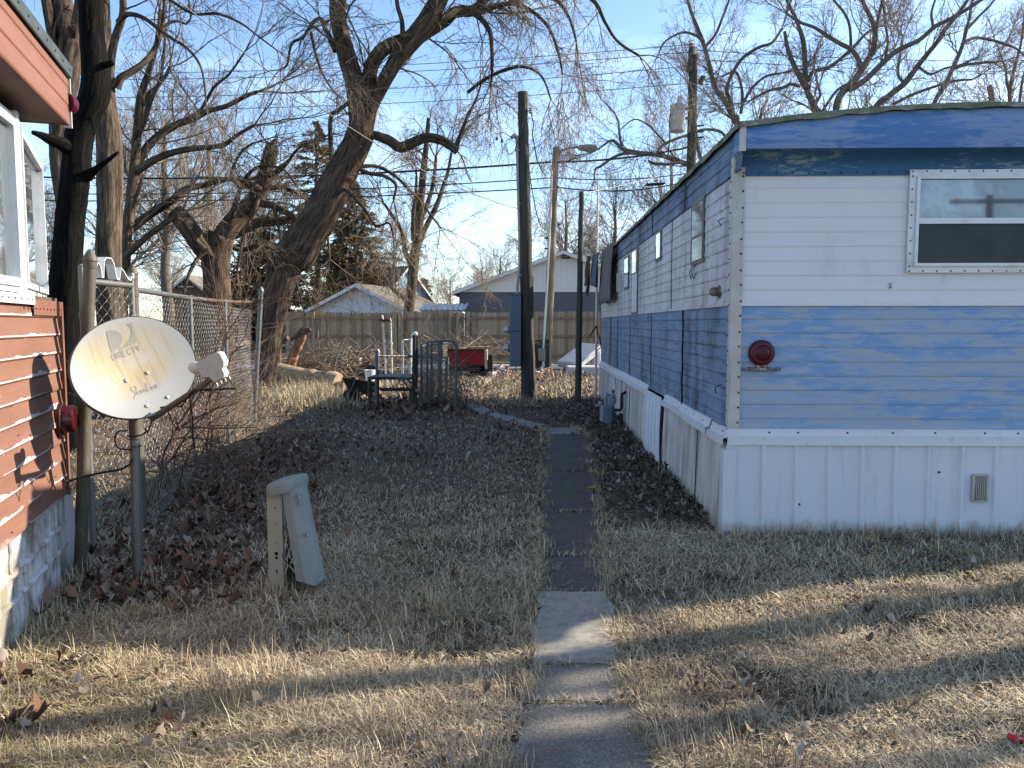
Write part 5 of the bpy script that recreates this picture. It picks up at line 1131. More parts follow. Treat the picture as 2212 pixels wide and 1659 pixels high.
for i in range(4): b.box(c+Vector((-.14+i*.095,-.028,.0)),(.05,.01,.10),None,1)
b.build('gable_plaque', [M['black_steel'],mat('pale_plaque_marks',(.35,.33,.3),.8,.2)], hC)  # dark gable plaque with pale glyph-like marks
yD=52.0; pD=P(407,598,yD); hD,XD=house('house','small brown shingled house with white gable trim far off to the left',(pD.x,yD,0),2.7,6,P(0,632,yD).z,pD.z,math.radians(-8),mat('brown_shingle_wall',(.15,.10,.075),.9,.15,0,[((.24,.17,.12),8,(1,1,3),.45,.65,.7)]),M['shingle'],None,.3)
b=MB(); b.box(XD(0,-.35,P(0,612,yD).z),(.08,.04,1.1)); b.box(XD(0,-.36,P(0,616,yD).z-.12),(1.0,.04,.08)); b.build('gable_bracket', M['trimw'], hD)
yS=33.4; b=MB(); s0,s1=P(902,0,yS).x,P(1000,0,yS).x; za,zb=P(0,673,yS).z,P(0,659,yS+1.8).z
sh=empty('shed',(P(950,0,yS).x,yS,0),'low shed with dark metal sheet roof just beyond the fence','shed')
b.prism([(s0,yS,za),(s1,yS,za),(s1,yS+2.2,zb),(s0,yS+2.2,zb)],UP*.06)
for i in range(9): xx=s0+(s1-s0)*i/8; b.prism([(xx-.03,yS,za+.06),(xx+.03,yS,za+.06),(xx+.03,yS+2.2,zb+.06),(xx-.03,yS+2.2,zb+.06)],UP*.05)
b.build('roof', mat('blue_grey_metal_roof',(.09,.12,.16),.35,.5,.5), sh)
b=MB(); b.box2((s0+.1,yS+.1,0),(s1-.1,yS+2.0,za)); b.build('wall', M['vin_w'], sh)
# ================================================================ trees
def bark_mat(name, stops, amp=1.0, sv=(20,20,2.6), scar=False):
    q=N(name); at=q.n('ShaderNodeAttribute'); at.attribute_name='bark'; v=at.outputs['Vector']
    f1=q.noise(1.0,sv,7,.7,.6,vec=v); f2=q.noise(1.0,(5,5,1.3),4,.6,vec=v)
    c=q.ramp(q.math('ADD',q.math('MULTIPLY',f1,.75),q.math('MULTIPLY',f2,.25)),stops)
    if scar: c=q.mix(q.rng(q.noise(1.0,(2.2,2.2,.9),4,.6,vec=v),.58,.68,0,.7),c,q.ramp(f1,[(.35,(.05,.022,.014)),(.65,(.24,.125,.075))]))
    return q.fin(c,.95,.1,0,f1,amp,.03)
M['bark_leaning']=bark_mat('furrowed_brown_bark',[(.36,(.014,.010,.008)),(.46,(.05,.037,.028)),(.56,(.105,.08,.058)),(.68,(.20,.155,.11))],scar=True)
M['bark_black']=bark_mat('blackened_bark',[(.40,(.0025,.0025,.0025)),(.55,(.006,.0055,.005)),(.64,(.02,.016,.013)),(.76,(.10,.075,.05))])
M['bark_grey']=bark_mat('shaggy_grey_brown_bark',[(.37,(.018,.014,.011)),(.47,(.055,.043,.033)),(.57,(.115,.09,.068)),(.7,(.18,.145,.11))])
M['bark_far']=bark_mat('grey_bark',[(.32,(.055,.047,.04)),(.5,(.115,.098,.08)),(.7,(.19,.165,.135))],.5)
def twigm(name,a,b_,k=3):
    return mat(name,a,.9,.15,0,[(b_,k,(1,1,1),.45,.62,.9)])
M['twig_dark']=twigm('dark_twigs',(.065,.052,.043),(.14,.11,.085)); M['twig_tan']=twigm('tan_twigs',(.13,.10,.073),(.27,.21,.145),1.2); M['twig_grey']=twigm('grey_twigs',(.19,.155,.125),(.30,.25,.20),.6); M['twig_red']=twigm('reddish_twigs',(.15,.10,.085),(.21,.16,.14),.6)
RT_=random.Random(21)
def catmull(pts, rs, step):
    P_=[np.array(p) for p in pts]; out=[];ro=[]
    for i in range(len(P_)-1):
        p0=P_[max(i-1,0)];p1=P_[i];p2=P_[i+1];p3=P_[min(i+2,len(P_)-1)]; n=max(2,int(np.linalg.norm(p2-p1)/step))
        for k in range(n):
            t=k/n; out.append(.5*((2*p1)+(-p0+p2)*t+(2*p0-5*p1+4*p2-p3)*t*t+(-p0+3*p1-3*p2+p3)*t**3)); ro.append(rs[i]+(rs[i+1]-rs[i])*t)
    out.append(P_[-1]); ro.append(rs[-1]); return np.array(out),np.array(ro)
def bark_tube(pts, rs, sides=24, step=.12, amp=.09, flare=0.0, seed=0, knots=.05):
    p,r=catmull(pts,rs,step); n=len(p); rg=np.random.RandomState(seed)
    t=np.gradient(p,axis=0); t/=np.linalg.norm(t,axis=1,keepdims=True)+1e-9
    a=np.zeros_like(p); ref=np.array([1.,0,0]) if abs(t[0,0])<.8 else np.array([0,1.,0]); a0=np.cross(t[0],ref)
    for i in range(n): a0=a0-t[i]*a0.dot(t[i]); a0/=np.linalg.norm(a0)+1e-9; a[i]=a0
    bb=np.cross(t,a); Ls=np.concatenate([[0],np.cumsum(np.linalg.norm(np.diff(p,axis=0),axis=1))])
    th=np.arange(sides)*2*np.pi/sides; TH,LL=np.meshgrid(th,Ls)
    d=np.zeros_like(TH)
    for k in (3,5,8,11,15):
        ph=rg.uniform(0,6.28); w=rg.uniform(.5,1.6)*rg.choice([-1,1]); d+=np.abs(np.sin(k*TH/2*1.0+ph+w*LL+.7*np.sin(LL*1.7+ph)))*(1.0/k**.4)
    d=d/2.6-.5+.10*rg.randn(*d.shape)
    lump=np.sin(LL*2.1+TH+rg.uniform(0,6))*np.sin(LL*.9-TH*2+rg.uniform(0,6))
    R=r[:,None]*(1+amp*d+knots*lump)
    if flare: R*=1+flare*np.exp(-LL/.35)*(1+.35*np.sin(TH*5+seed))
    V=p[:,None,:]+R[:,:,None]*(a[:,None,:]*np.cos(TH)[:,:,None]+bb[:,None,:]*np.sin(TH)[:,:,None])
    bk=np.stack([np.cos(TH)*r[:,None],np.sin(TH)*r[:,None],LL],axis=-1).reshape(-1,3)
    i=np.arange(n-1)[:,None];k=np.arange(sides)[None,:]
    Q=np.stack([i*sides+k,i*sides+(k+1)%sides,(i+1)*sides+(k+1)%sides,(i+1)*sides+k],axis=-1).reshape(-1,4)
    cap=np.array([[(n-1)*sides+k_ for k_ in range(sides)]])
    return V.reshape(-1,3),[Q,cap],bk
def norm(v):
    l=math.sqrt(v[0]*v[0]+v[1]*v[1]+v[2]*v[2]) or 1; return (v[0]/l,v[1]/l,v[2]/l)
def grow(acc, p, d, Ln, r, lev, o):
    """o: dict(maxlev, trop, wander, dens, ratio, rmin, ang)"""
    n=o['seg'][min(lev,len(o['seg'])-1)]; st=Ln/n; pts=[p]; g=RT_.gauss; w=o['wander']; tr=o['trop'][min(lev,len(o['trop'])-1)]
    ds=[d]
    for i in range(n):
        d=norm((d[0]+g(0,w),d[1]+g(0,w),d[2]+g(0,w)+tr)); p=(p[0]+d[0]*st,p[1]+d[1]*st,p[2]+d[2]*st); pts.append(p); ds.append(d)
    re=max(r*.35,o['rmin']*.6); rs=[r+(re-r)*i/n for i in range(n+1)]
    acc.append((np.array(pts),np.array(rs)))
    if lev>=o['maxlev']: return
    m=o['dens'][min(lev,len(o['dens'])-1)]*Ln; m=int(m)+(RT_.random()<m-int(m))
    for _ in range(m):
        t=RT_.uniform(.12,1.0); i=min(int(t*n),n-1); f=t*n-i; q_=tuple(pts[i][k]+(pts[i+1][k]-pts[i][k])*f for k in range(3)); dd=ds[i+1]
        a=RT_.gauss(o['ang'],.25); ax=norm((g(0,1),g(0,1),g(0,1))); dot=ax[0]*dd[0]+ax[1]*dd[1]+ax[2]*dd[2]; px=norm((ax[0]-dot*dd[0],ax[1]-dot*dd[1],ax[2]-dot*dd[2]))
        ca,sa=math.cos(a),math.sin(a); nd=norm((dd[0]*ca+px[0]*sa,dd[1]*ca+px[1]*sa,dd[2]*ca+px[2]*sa))
        rr=max((r+(re-r)*t)*.62,o['rmin']); LL=Ln*o['ratio']*RT_.uniform(.55,1.15)*(1.1-.45*t)
        if q_[2]<.3: continue
        grow(acc,q_,nd,LL,rr,lev+1,o)
def tree(name, label, Y, limbs, bark, twig, o, group=None, base=None, cat='tree', part_labels=None, sides=22, twig_sides=3, extra=None, spawn=True):
    """limbs: list of (pixel pts [(x,y,w[,dy])], twig density per metre, (twig length range), cut?)"""
    first=limbs[0][0]; bp=P(first[0][0],first[0][1],Y+(first[0][3] if len(first[0])>3 else 0)); org=(base if base is not None else (bp.x,bp.y,0))
    root=empty(name, org, label, cat, group); acc=[]
    for li,(px,den,Lr,cut) in enumerate(limbs):
        pts=[];rs=[]
        for q_ in px:
            yy=Y+(q_[3] if len(q_)>3 else 0); v=P(q_[0],q_[1],yy); pts.append(tuple(v)); rs.append(q_[2]/2/FPX*yy*((.72 if Y!=34.0 or q_[0]>1500 else 1.0) if Y>25 else .95))
        if li==0 and pts[0][2]>-.05:
            pts=[(pts[0][0],pts[0][1],-.15)]+pts; rs=[rs[0]*1.1]+rs
        big=max(rs)
        sd_=sides if big>.10 else (12 if big>.05 else 8)
        V,Qs,bk=bark_tube(pts,rs,int(sd_*1.6) if big>.1 else sd_,max(.05,big*.3) if big>.10 else max(.06,big*.6),.17 if big>.08 else .07,.35 if li==0 else 0,li*7+int(Y))
        np_mesh('trunk' if li==0 else 'limb',V,Qs,M[bark],root,smooth=False if big>.12 else True,attrs={'bark':('FLOAT_VECTOR','POINT',bk)})
        if not spawn or den<=0: continue
        p,r=catmull(pts,rs,.2); Ls=np.linalg.norm(np.diff(p,axis=0),axis=1); tot=Ls.sum()
        n=int(tot*den*1.25); cum=np.concatenate([[0],np.cumsum(Ls)])
        for _ in range(n):
            s=RT_.uniform(.08 if li else .3,1)*tot; i=min(int(np.searchsorted(cum,s))-1,len(p)-2); i=max(i,0); q_=p[i]+(p[i+1]-p[i])*((s-cum[i])/(Ls[i]+1e-9)); dd=(p[i+1]-p[i])/(Ls[i]+1e-9)
            if q_[2]<(o.get('zmin',1.5)): continue
            ax=np.array([RT_.gauss(0,1) for _ in range(3)]); ax-=dd*ax.dot(dd); ax/=np.linalg.norm(ax)+1e-9; a=RT_.gauss(.9,.25); nd=dd*math.cos(a)+ax*math.sin(a)
            grow(acc,tuple(q_),norm(tuple(nd)),RT_.uniform(*Lr)*(1-.35*s/tot),max(min(r[i]*.32,o.get('rmax',.03)),o['rmin']*2),0,o)
        if not cut:
            dd=p[-1]-p[-2]
            for _ in range(3):
                nd=norm(tuple(dd/np.linalg.norm(dd)+np.array([RT_.gauss(0,.35) for _ in range(3)]))); grow(acc,tuple(p[-1]),nd,Lr[1],max(r[-1]*.7,o['rmin']*2),0,o)
    if extra: extra(acc)
    if acc:
        V,Q=tubes_np(acc,twig_sides); np_mesh('crown',V,[Q],M[twig],root)
    return root
OD=dict(maxlev=3,seg=(7,6,5,4),trop=(-.05,-.10,-.10,-.06),wander=.125,dens=(4.6,5.2,5.0),ratio=.68,rmin=.0042,ang=.75,rmax=.03)     # drooping
OU=dict(maxlev=3,seg=(6,5,4,3),trop=(.10,.07,.03,.02),wander=.15,dens=(3.3,4.6,5.6),ratio=.6,rmin=.0052,ang=.7,rmax=.05)     # upswept, far
YL=17.2
lean=[([(570,838,44),(577,792,42),(586,718,46),(600,642,58),(619,567,76),(641,548,88),(668,505,80),(693,467,76),(722,402,70),(748,350,64),(768,315,60),(783,275,60)],.35,(1.0,2.2),True),
 ([(781,285,52),(775,225,46),(766,175,42),(750,125,40),(737,75,36),(730,30,36),(731,-30,33),(738,-110,28)],1.3,(1.2,2.6),False),
 ([(786,250,40),(793,195,34),(803,142,30),(822,113,30),(846,97,30),(872,90,34),(890,82,34)],.8,(1,2),True),
 ([(783,280,46),(800,228,36),(822,190,30),(848,143,32),(873,105,40),(893,82,42),(920,48,40),(945,5,40),(962,-45,36),(985,-120,28)],1.2,(1.2,2.6),False),
 ([(895,88,28),(935,60,28,.2),(962,43,26,.3),(985,25,22,.5),(1020,24,22,.7),(1042,5,20,.9),(1056,-40,16,1.2)],2.2,(1.2,2.8),False),
 ([(1018,26,12,.7),(1040,42,12,.4),(1058,68,11,.1),(1062,100,9,0),(1063,140,7,-.1),(1061,178,5,-.1)],2.4,(.8,1.6),False),
 ([(806,291,18),(838,302,22),(865,318,23),(892,308,22),(918,298,21),(945,300,20),(965,310,19),(988,326,19)],1.4,(.8,1.8),True),
 ([(985,316,13,0),(995,290,9,0),(1008,255,7,.1),(1028,215,5,.2),(1040,180,4,.3)],2.8,(.8,1.7),False),
 ([(750,345,14),(790,372,9,.2),(830,380,8,.3),(855,400,6,.4),(850,430,5,.4)],2.2,(.8,1.8),False),
 ([(728,400,9),(760,420,8,-.4),(790,455,7,-.6),(812,488,6,-.7),(840,482,5,-.8),(850,510,4,-.8)],2.0,(.7,1.5),False),
 ([(745,372,12),(778,360,10,.3),(815,360,8,.6),(850,378,7,.8),(885,410,6,1.0),(920,450,5,1.2),(950,490,4,1.3)],2.6,(.8,1.8),False),
 ([(725,110,14),(700,55,10,.2),(692,40,9,.3),(675,50,8,.4),(655,80,7,.5),(630,95,6,.5),(620,140,5,.6),(605,150,4,.6)],1.6,(.7,1.5),False),
 ([(672,70,7,.4),(680,110,6,.3),(695,155,5,.2),(715,190,4,.1),(728,205,4,0)],1.4,(.5,1.2),False),
 ([(870,80,12,-.2),(868,45,10,-.3),(858,10,9,-.4),(855,-40,8,-.5)],2.0,(.8,1.8),False),
 ([(1045,0,18,1.0),(1100,-40,15,1.1),(1170,-45,13,1.1),(1240,-25,11,1.0),(1285,5,9,.9),(1308,50,7,.8),(1335,90,6,.7),(1380,120,5,.6)],2.3,(.9,2.0),False),
 ([(1030,30,13,.8),(1068,15,11,.7),(1110,8,10,.6),(1150,25,8,.5),(1185,60,7,.4),(1205,110,6,.3),(1215,160,4,.3)],2.4,(.9,1.9),False),
 ([(1010,200,8,0),(1050,170,8,-.1),(1100,148,7,-.2),(1140,146,6,-.3),(1172,168,5,-.4),(1190,215,4,-.5)],2.4,(.7,1.6),False),
 ([(1100,-40,12,1.1),(1140,-10,9,1.3),(1200,0,8,1.5),(1230,40,7,1.6),(1245,90,5,1.7)],2.2,(.9,1.9),False),
 ([(720,400,10,.5),(716,350,11,.5),(714,258,10,.5),(730,240,9,.4),(752,222,9,.3),(765,205,9,.2)],1.2,(.6,1.4),True)]
OL=dict(OD); OL['zmin']=2.2
tree('leaning_tree','big leaning tree with furrowed trunk forked high over the yard',YL,lean,'bark_leaning','twig_tan',OL,sides=36)
# dark trunk by the red home and the double trunk behind
Yk=9.6
dark=[([(138,720,70),(140,640,64),(145,560,62),(150,480,58),(158,420,58),(164,370,58),(170,300,58),(182,255,58),(203,208,60),(206,155,56),(199,90,50),(196,30,48),(192,-40,46),(186,-140,40)],.12,(.6,1.4),False),
 ([(160,330,36),(135,312,30,-.2),(110,303,24,-.3),(90,293,16,-.4),(70,286,9,-.5)],.8,(.4,.9),True),
 ([(190,380,26),(208,365,14,-.1),(228,350,10,-.2),(246,336,8,-.3),(256,328,5,-.3)],.5,(.3,.7),True),
 ([(208,145,16),(236,138,14,-.1),(244,134,13,-.1)],0,(.3,.5),True)]
tree('dark_tree','blackened crooked tree trunk rising close behind the red mobile home',Yk,dark,'bark_black','twig_dark',dict(OD,maxlev=2),sides=34)
Yd=12.8
dbl=[([(238,660,56),(236,600,54),(235,520,52),(236,440,52),(237,350,52),(234,280,50),(226,215,46),(222,150,42),(218,80,42),(214,0,42),(208,-110,36)],.15,(.8,2),False),
 ([(232,260,30),(236,210,20,.0),(238,140,18,-.1),(248,85,16,-.2),(265,35,15,-.3),(266,-10,13,-.4),(268,-60,12,-.4)],.8,(.8,1.8),False),
 ([(256,48,14,-.3),(272,32,11,-.4),(292,32,10,-.5),(316,42,9,-.6),(342,62,8,-.8),(370,82,7,-.9),(405,105,6,-1.0),(432,140,5,-1.1),(442,185,4,-1.2),(445,228,3,-1.2)],1.8,(.6,1.4),False),
 ([(350,64,8,-.8),(368,48,7,-.7),(388,46,6,-.6),(402,52,5,-.5),(412,40,4,-.5)],1.8,(.5,1.2),False),
 ([(250,190,22),(262,168,16,0),(285,155,15,.1),(312,135,13,.2),(332,110,12,.3),(344,85,10,.3),(352,50,9,.4),(356,0,8,.5),(360,-60,7,.6)],1.2,(.8,2.0),False),
 ([(262,-10,12,-.4),(278,-25,10,-.5),(310,-30,9,-.6),(350,-15,8,-.8),(380,8,7,-.9),(420,30,6,-1),(470,30,6,-1.1),(520,50,5,-1.2),(560,80,4,-1.2),(600,110,3,-1.3)],2.0,(.6,1.5),False)]
tree('double_tree','shaggy grey-brown tree trunk standing just right of the blackened one',Yd,dbl,'bark_grey','twig_dark',dict(OD,maxlev=3,rmin=.0035),sides=34)
second=[([(170,660,40),(152,520,36),(136,420,32),(127,350,34),(130,280,42),(138,210,48),(146,150,52),(150,90,50),(138,30,46),(120,-40,42)],.15,(.8,1.6),False),
 ([(135,180,26),(120,110,22,-.1),(108,50,20,-.2),(95,-20,18,-.3)],.6,(.6,1.4),False),
 ([(155,100,22),(163,50,18,-.2),(170,0,16,-.3),(172,-60,14,-.3)],.6,(.6,1.4),False)]
tree('shaggy_tree','brown trunk seen between the red home overhang and the blackened trunk',13.6,second,'bark_grey','twig_dark',dict(OD,maxlev=2),sides=30)
# multi-stem tree to the right of them
Ym=17.5
ms=[([(262,690,30),(265,640,28),(268,580,26),(273,510,24),(283,440,24),(287,395,24),(292,340,20),(298,270,18),(304,210,17),(318,165,13),(332,120,11),(342,70,9),(346,20,7)],1.3,(1.0,2.4),False),
 ([(288,400,22),(294,360,20,.1),(316,322,18,.2),(338,298,17,.3),(362,280,16,.4),(390,265,15,.5),(420,256,13,.6),(450,240,11,.7),(492,228,10,.8),(530,208,9,.9),(556,198,7,1.0)],1.9,(.8,2.2),False),
 ([(292,372,20),(312,358,17,-.1),(340,342,15,-.2),(372,330,14,-.3),(410,322,13,-.3),(455,318,11,-.4),(485,312,10,-.4),(515,290,8,-.5),(550,270,6,-.5)],1.9,(.8,2.0),False),
 ([(390,265,11,.5),(412,252,9,.5),(432,240,8,.4),(447,215,7,.4),(465,185,6,.3),(495,160,5,.3),(530,110,4,.3)],2.0,(.7,1.7),False),
 ([(275,500,22),(300,480,20,.4),(335,455,18,.6),(372,432,17,.8),(405,408,15,1),(440,400,13,1.2),(480,388,12,1.3),(520,388,9,1.4)],1.6,(.7,1.8),False),
 ([(262,560,16,-.3),(285,540,15,-.4),(310,518,14,-.5),(335,498,13,-.5),(362,478,12,-.6),(385,468,9,-.6)],1.5,(.6,1.6),False),
 ([(287,310,14),(312,260,13,-.2),(322,225,12,-.3),(338,190,10,-.3),(360,160,8,-.3),(366,145,6,-.3)],1.8,(.6,1.6),False),
 ([(292,255,12,.1),(320,205,11,.2),(344,182,8,.2),(352,130,6,.2),(358,70,5,.2)],1.8,(.8,1.8),False),
 ([(288,450,12,-.2),(296,420,9,-.2),(305,390,7,-.2),(310,378,5,-.2)],1,(.3,.7),True)]
tree('bare_tree','bare many-limbed tree between the left trunks and the broken stump tree',Ym,ms,'bark_grey','twig_tan',dict(OU,rmin=.004,dens=(3.0,4.4,5.0)),sides=18)
# broken tree
Yb_=18.6
bs=[([(470,700,66),(470,645,60),(468,600,58),(465,560,60),(470,530,62),(478,508,58)],.2,(.5,1.2),True),
 ([(465,560,46),(448,545,44,-.2),(430,525,43,-.3),(412,500,42,-.4),(396,478,41,-.4),(378,458,38,-.4)],.15,(.4,.8),True),
 ([(472,530,48),(495,492,44),(520,462,42,.1),(545,440,40,.1),(562,412,36,.2),(572,385,36,.2),(580,350,34,.2),(588,318,30,.2)],1.1,(.7,1.5),True),
 ([(586,322,22,.2),(590,308,12,.2),(598,299,4,.2)],0,(.3,.5),True),
 ([(582,330,14,.2),(580,312,8,.2),(577,304,3,.2)],0,(.3,.5),True),
 ([(562,410,20,.1),(540,400,16,-.1),(520,402,14,-.2),(508,392,10,-.3),(500,372,7,-.3),(520,330,6,-.3),(545,310,5,-.3)],1.7,(.6,1.3),False),
 ([(552,432,22,.0),(570,440,17,-.1),(592,445,16,-.2),(625,462,14,-.3),(640,474,12,-.3)],1.2,(.5,1.2),True),
 ([(478,505,30,.3),(505,505,24,.3),(535,490,22,.4),(565,480,20,.5),(600,478,19,.6),(650,470,17,.7)],.9,(.5,1.2),True),
 ([(575,380,16,0),(600,370,11,-.2),(622,350,8,-.3),(640,325,6,-.3),(660,310,5,-.3)],1.8,(.6,1.4),False),
 ([(560,420,14,-.3),(550,455,9,-.5),(530,500,7,-.5),(520,540,5,-.6),(512,590,4,-.6)],1.8,(.5,1.1),False),
 ([(500,470,14,-.4),(515,420,11,-.6),(530,385,9,-.7),(560,360,7,-.8),(610,365,5,-.9),(640,400,4,-.9)],2.2,(.6,1.4),False),
 ([(545,430,14,.5),(590,405,11,.7),(640,415,9,.9),(680,450,7,1.0),(705,500,6,1.1),(712,560,5,1.1)],2.2,(.7,1.5),False),
 ([(480,520,16,.5),(520,540,12,.7),(560,530,10,.8),(600,545,8,.9),(640,590,6,1.0)],2.2,(.6,1.4),False),
 ([(450,540,12,-.5),(425,560,9,-.6),(405,600,7,-.7),(395,640,5,-.7)],1.8,(.5,1.2),False),
 ([(590,445,10,-.3),(600,480,7,-.4),(606,520,6,-.5),(598,560,5,-.5)],1.8,(.5,1.1),False)]
tree('broken_tree','storm-broken forked tree with splintered tops and hanging dead limbs',Yb_,bs,'bark_leaning','twig_dark',dict(OD,maxlev=3,dens=(4.6,5.6,5.0)),sides=28)
# thin mid tree in front of the fence gap
Y6=34.0
th=[([(884,672,22),(887,640,22),(891,600,21),(895,560,21),(900,520,20),(905,480,18),(909,430,16),(915,370,14),(921,310,11),(926,255,8)],1.0,(1.2,2.4),True),
 ([(896,560,13),(908,520,12,.2),(925,480,11,.4),(945,440,10,.6),(958,400,9,.8),(968,370,7,.9),(975,330,5,1)],1.6,(1,2.2),False),
 ([(893,590,12),(875,540,10,-.2),(868,500,9,-.3),(850,470,7,-.4),(830,440,5,-.5)],1.5,(1,2.2),False),
 ([(905,490,10),(930,420,9,.4),(938,380,8,.5),(942,340,6,.6)],1.6,(1,2),False),
 ([(892,520,10,-.3),(893,460,9,-.4),(898,420,7,-.5),(900,380,5,-.6)],1.6,(.9,2),False),
 ([(885,655,11,-.4),(868,640,10,-.5),(850,625,9,-.6),(835,605,7,-.7),(825,585,5,-.7)],1.0,(.8,1.6),False)]
tree('slender_tree','slender bare tree rising behind the fence right of the evergreen',Y6,th,'bark_grey','twig_tan',dict(OD,rmin=.0075,dens=(4.2,4.6,4.6)),sides=14)
# trees over the roof of the blue home
Y7=33.0; GRP='bare trees beyond the blue mobile home'
t7=[([(1592,300,16),(1586,262,15),(1564,215,14),(1544,188,14),(1533,143,13),(1520,95,12),(1507,62,11),(1494,28,9),(1486,0,8),(1480,-50,7)],1.2,(1.5,3.4),False),
 ([(1586,255,13),(1580,225,12,.2),(1570,192,11,.3),(1586,152,10,.4),(1606,124,10,.5),(1640,102,9,.6),(1668,92,8,.7),(1690,60,6,.8)],1.3,(1.5,3.2),False),
 ([(1520,92,9),(1505,78,8,-.2),(1480,70,7,-.3),(1458,76,6,-.4),(1434,92,5,-.5),(1425,110,4,-.5)],1.7,(1,2.4),False),
 ([(1524,100,9,.1),(1545,75,8,.2),(1560,40,7,.3),(1575,0,6,.4),(1590,-50,5,.5)],1.4,(1.4,3),False),
 ([(1600,245,10,.5),(1604,215,9,.5),(1600,180,8,.6),(1588,155,7,.6),(1560,165,5,.6)],1.2,(1,2.4),False),
 ([(1604,225,9,.5),(1625,190,8,.6),(1655,165,7,.7),(1688,158,6,.8)],1.2,(1,2.4),False)]
tree('bare_tree','bare tree with two sinuous stems at the near left end of the blue roof',Y7,t7,'bark_far','twig_grey',OU,GRP,sides=12)
Y8=31.0
t8=[([(1560,720,40),(1556,560,34),(1545,420,28),(1530,372,22),(1505,362,16),(1478,352,14),(1448,342,13),(1420,334,13),(1382,330,12),(1348,323,11),(1336,313,9),(1322,303,8),(1306,312,6),(1292,323,5)],1.3,(1.0,2.4),False),
 ([(1420,334,11),(1395,333,10,-.2),(1353,331,9,-.3),(1325,340,8,-.4),(1296,360,7,-.5),(1286,365,6,-.5),(1283,392,4,-.5)],1.7,(.8,1.8),False),
 ([(1418,333,9),(1432,314,9,.2),(1460,300,8,.3),(1485,292,8,.3),(1520,280,8,.4),(1555,284,8,.4),(1570,300,9,.4)],1.1,(1,2.2),True),
 ([(1344,322,8,.1),(1338,290,6,.2),(1335,260,5,.2),(1320,235,4,.3),(1300,215,3,.3)],2.2,(1,2.2),False),
 ([(1440,312,7,.2),(1420,290,6,.2),(1400,270,5,.3),(1370,258,4,.3),(1340,280,3,.3)],2.0,(1,2),False),
 ([(1500,360,9,-.3),(1470,352,7,-.6),(1440,355,9,-.8),(1410,352,8,-.8),(1400,346,6,-.8)],1.2,(.8,1.6),True),
 ([(1540,410,14),(1510,330,11,.3),(1500,260,9,.4),(1490,215,7,.5)],1.2,(1.2,2.6),False)]
tree('bare_tree','bare tree with low horizontal limbs reaching left behind the transformer pole',Y8,t8,'bark_far','twig_grey',dict(OU,trop=(.04,.03,.02,0)),GRP,sides=14)
Y9=32.0
t9=[([(1772,300,22),(1764,245,19),(1752,215,18),(1742,190,15),(1739,133,14),(1736,93,13),(1727,62,11),(1716,33,10),(1700,0,9),(1690,-50,7)],1.3,(1.4,3.2),False),
 ([(1745,190,16),(1737,185,15,-.1),(1722,155,14,-.2),(1709,127,13,-.2),(1700,98,11,-.3),(1695,68,9,-.3)],.7,(1.2,2.4),True),
 ([(1746,175,11),(1752,160,11,.1),(1765,152,11,.2),(1785,148,11,.3),(1806,135,10,.4),(1832,113,10,.5),(1850,95,9,.6),(1868,75,8,.7),(1887,62,8,.7)],1.3,(1.2,2.8),False),
 ([(1726,186,10,-.3),(1708,182,9,-.5),(1690,190,9,-.6),(1660,196,8,-.8),(1625,215,6,-1)],1.6,(1,2.2),False),
 ([(1758,230,9,-.2),(1772,205,8,-.3),(1768,190,7,-.3)],1.2,(.8,1.8),False),
 ([(1778,238,8,.3),(1800,205,8,.4),(1815,190,7,.4),(1832,180,6,.5)],1.2,(.8,1.8),False)]
tree('bare_tree','bare tree with a broken-off stub left of the widest spreading tree',Y9,t9,'bark_far','twig_grey',OU,GRP,sides=12)
Y10=30.0
t10=[([(1803,300,24),(1806,240,20),(1812,212,20),(1828,190,20),(1844,176,20),(1862,150,18),(1874,130,17),(1886,108,16),(1890,70,14),(1882,40,12),(1866,8,11),(1855,-40,9)],1.2,(1.4,3.2),False),
 ([(1862,150,16),(1855,130,14,.2),(1840,108,13,.3),(1815,94,12,.4),(1788,78,11,.5),(1760,60,9,.6),(1728,48,8,.7),(1700,30,6,.8)],1.3,(1.4,3.0),False),
 ([(1834,196,16,-.1),(1870,172,16,-.2),(1909,134,16,-.3),(1930,115,15,-.4),(1950,103,14,-.5),(1975,92,13,-.6),(1994,80,12,-.6),(2020,57,12,-.7),(2058,38,11,-.8),(2092,18,10,-.9),(2126,-5,9,-1)],1.4,(1.3,3.0),False),
 ([(1892,66,10,.1),(1898,35,9,.2),(1906,0,8,.3),(1912,-50,7,.3)],1.2,(1.3,2.8),False),
 ([(1912,128,9,-.2),(1918,90,7,0),(1912,50,6,.1),(1908,10,5,.2)],1.5,(1.2,2.4),False),
 ([(1838,105,9,.4),(1836,60,8,.4),(1825,30,7,.5),(1800,0,6,.6)],1.5,(1.2,2.6),False),
 ([(2016,58,8,-.7),(2012,30,7,-.6),(2020,0,6,-.5)],1.4,(1.2,2.4),False)]
tree('bare_tree','widest spreading bare tree over the blue roof with a long limb reaching right',Y10,t10,'bark_far','twig_grey',OU,GRP,sides=14)
Y11=36.0
t11=[([(1868,300,18),(1892,232,17),(1920,207,17),(1952,182,16),(1966,165,16),(1980,146,15),(2004,116,14),(2027,87,13),(2043,62,12),(2060,42,11),(2090,0,9),(2110,-40,7)],1.3,(1.5,3.2),False),
 ([(1955,182,10),(1940,160,9,.3),(1944,120,8,.4),(1950,80,6,.5)],1.4,(1.2,2.6),False),
 ([(1985,145,8),(2010,160,7,-.3),(2040,148,6,-.4),(2075,140,6,-.5),(2110,125,5,-.6)],1.6,(1.2,2.6),False),
 ([(1930,225,9,.4),(1970,205,9,.5),(2010,190,8,.6),(2060,175,7,.8),(2100,172,6,.9)],1.6,(1,2.4),False)]
